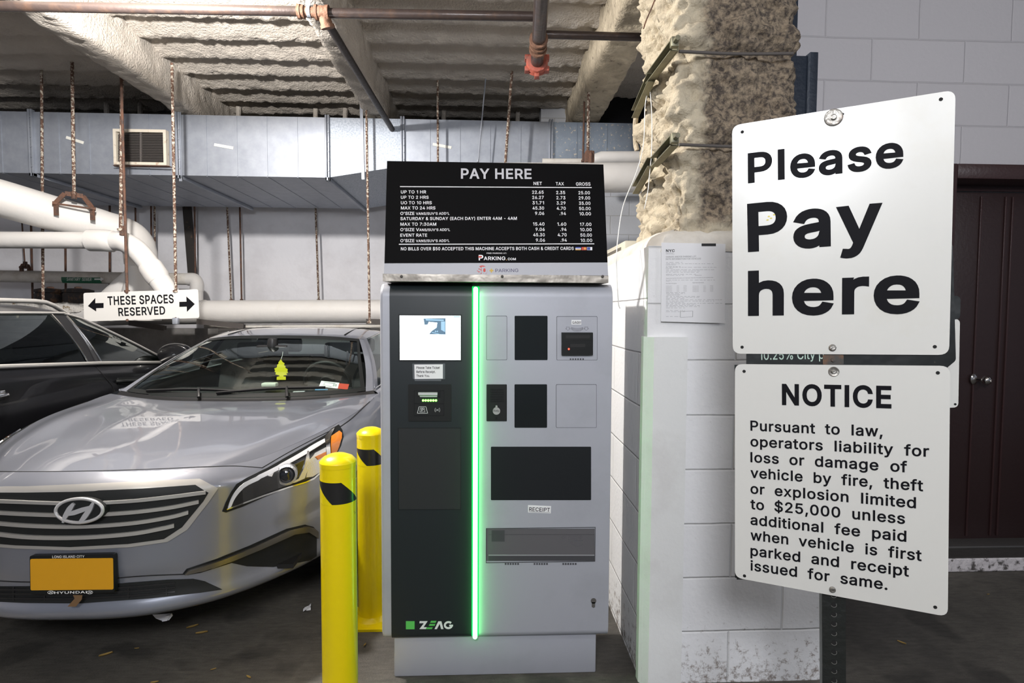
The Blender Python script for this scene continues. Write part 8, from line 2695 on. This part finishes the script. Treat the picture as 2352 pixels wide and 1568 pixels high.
for s in (1, -1):
    bm = NB()
    c = Vector(XBk((s * 1.03, 1.86, 1.125)))
    lathe(bm, [(0.02, -0.10), (0.065, -0.08), (0.09, -0.03), (0.095, 0.02), (0.085, 0.055), (0.08, 0.058)], c, (-0.1 * s, -1, 0.0), 24)
    bmesh.ops.scale(bm, vec=(1.55, 1.1, 1.08), space=Matrix.Translation(-c), verts=bm.verts[:])
    bar(bm, c + Vector((s * 0.06, 0, -0.06)), Vector(XBk((s * 0.92, 1.86, 1.06))), 0.06, 0.04)
    obj('door_mirror', bm, m_blackp2, rb, auto=50)


def bl(px, py):
    d = ray(px, py).normalized()
    p, n, _, _ = SB.ray_cast(CAM, d)
    return p, (n if n.dot(d) < 0 else -n)


bm = NB()
try:
    P = [bl(*q) for q in dense([(217, 838), (236, 860), (256, 884), (264, 900), (268, 930), (268, 990)], 8, False)]
    tube(bm, [p for p, n in P], 0.004, 6)
except Exception:
    pass
obj('door_seam', bm, mat('door gap', (0.0015, 0.0015, 0.0015), 0.9), rb)
for (a, b) in (((266, 876), (322, 876)), ((-70, 908), (14, 906))):
    bm = NB()
    try:
        P, n = bl(max(a[0], 2), a[1])
        Q, n2 = bl(b[0], b[1])
        if a[0] < 0: P = Q + (P - Q).normalized() * 0.24
        Pm = (P + Q) / 2 + n * 0.035
        tube(bm, smooth_path([P, P + (Q - P) * 0.15 + n * 0.03, Pm, P + (Q - P) * 0.85 + n * 0.03, Q], 4), 0.014, 10)
        obox(bm, (P + Q) / 2 + n * 0.002, (Q - P) * 0.45, n * 0.006, Vector((0, 0, 0.028)), 0.004)
        obj('door_handle', bm, m_chr if a[0] < 0 else m_blk, rb, auto=40)
    except Exception as e:
        bm.free()

# ================================================================== LITTER
m_leaf = mat('dry yellow leaf', (0.50, 0.34, 0.10), 0.7)
leaves = [((442, 1439), 0.05, 0.6, 'dry leaf under the silver car bumper, nearest the car'), ((463, 1453), 0.05, 0.3, 'bright dry leaf just outside the shadow of the silver car'), ((243, 1503), 0.05, 0.6, 'dry curled leaf in the middle of the dark floor at the left'), ((355, 1566), 0.03, 0.2, 'dry leaf cut by the bottom edge of the picture'),
          ((314, 1488), 0.02, 0.1, 'tiny yellow leaf scrap on the dark floor'), ((490, 1536), 0.022, 0.5, 'small tan leaf scrap on the pale patch of floor'), ((571, 1554), 0.03, -0.6, 'crumpled tan leaf on the pale patch left of the nearest bollard'), ((838, 1480), 0.025, 1.4, 'small tan leaf between the bollard and the pay machine'),
          ((2071, 1475), 0.035, -0.9, 'yellow leaf on the asphalt right of the sign post'), ((2270, 1364), 0.018, 0.2, 'tiny orange scrap near the white kerb')]
for (px, sz, an, lab) in leaves:
    sz *= 0.5
    c = PZ(px[0], px[1], 0.006)
    bm = NB()
    rows = []
    for i, t in enumerate(np.linspace(-1, 1, 9)):
        wv = 0.30 * sz * (1 - t * t) ** 0.7 + 0.0006
        x = t * sz
        z = 0.004 + 0.10 * sz * t * t
        rows.append([(c.x + x * math.cos(an) - k * wv * math.sin(an), c.y + x * math.sin(an) + k * wv * math.cos(an), z + abs(k) * 0.012 * sz / 0.05) for k in (-1, -0.5, 0, 0.5, 1)])
    grid(bm, rows)
    bmesh.ops.solidify(bm, geom=bm.faces[:], thickness=0.0012)
    set_tags(obj('dry_leaf', bm, m_leaf, smooth=True), lab, 'leaf', 'dry leaves on the garage floor')
m_scrap = mat('white scrap', (0.75, 0.75, 0.78), 0.6)
bm = NB()
c = PZ(705, 1400, 0.006)
for k in range(4):
    obox(bm, c + Vector((0.008 * math.cos(k * 2), 0.008 * math.sin(k * 2.3), 0.004 + 0.003 * k)), (0.010, 0.003, 0.003 * k), (-0.002, 0.008, 0.002), (0, 0, 0.001))
set_tags(obj('paper_scrap', bm, m_scrap), 'crumpled white paper scrap on the floor left of the nearest bollard', 'paper')
bm = NB()
pts = [PY(x, y, 2.42) for x, y in ((350, 1411), (394, 1409), (396, 1414), (388, 1424), (374, 1426), (358, 1420))]
prism(bm, pts, (0, 0.004, 0))
prism(bm, [p + Vector((0, -0.002, 0)) for p in (PY(374, 1425, 2.42), PY(384, 1411, 2.42), PY(393, 1410, 2.42), PY(386, 1423, 2.42))], (0, -0.006, 0))
set_tags(obj('plastic_flap', bm, m_scrap), 'white plastic flap hanging below the silver car bumper', 'flap')
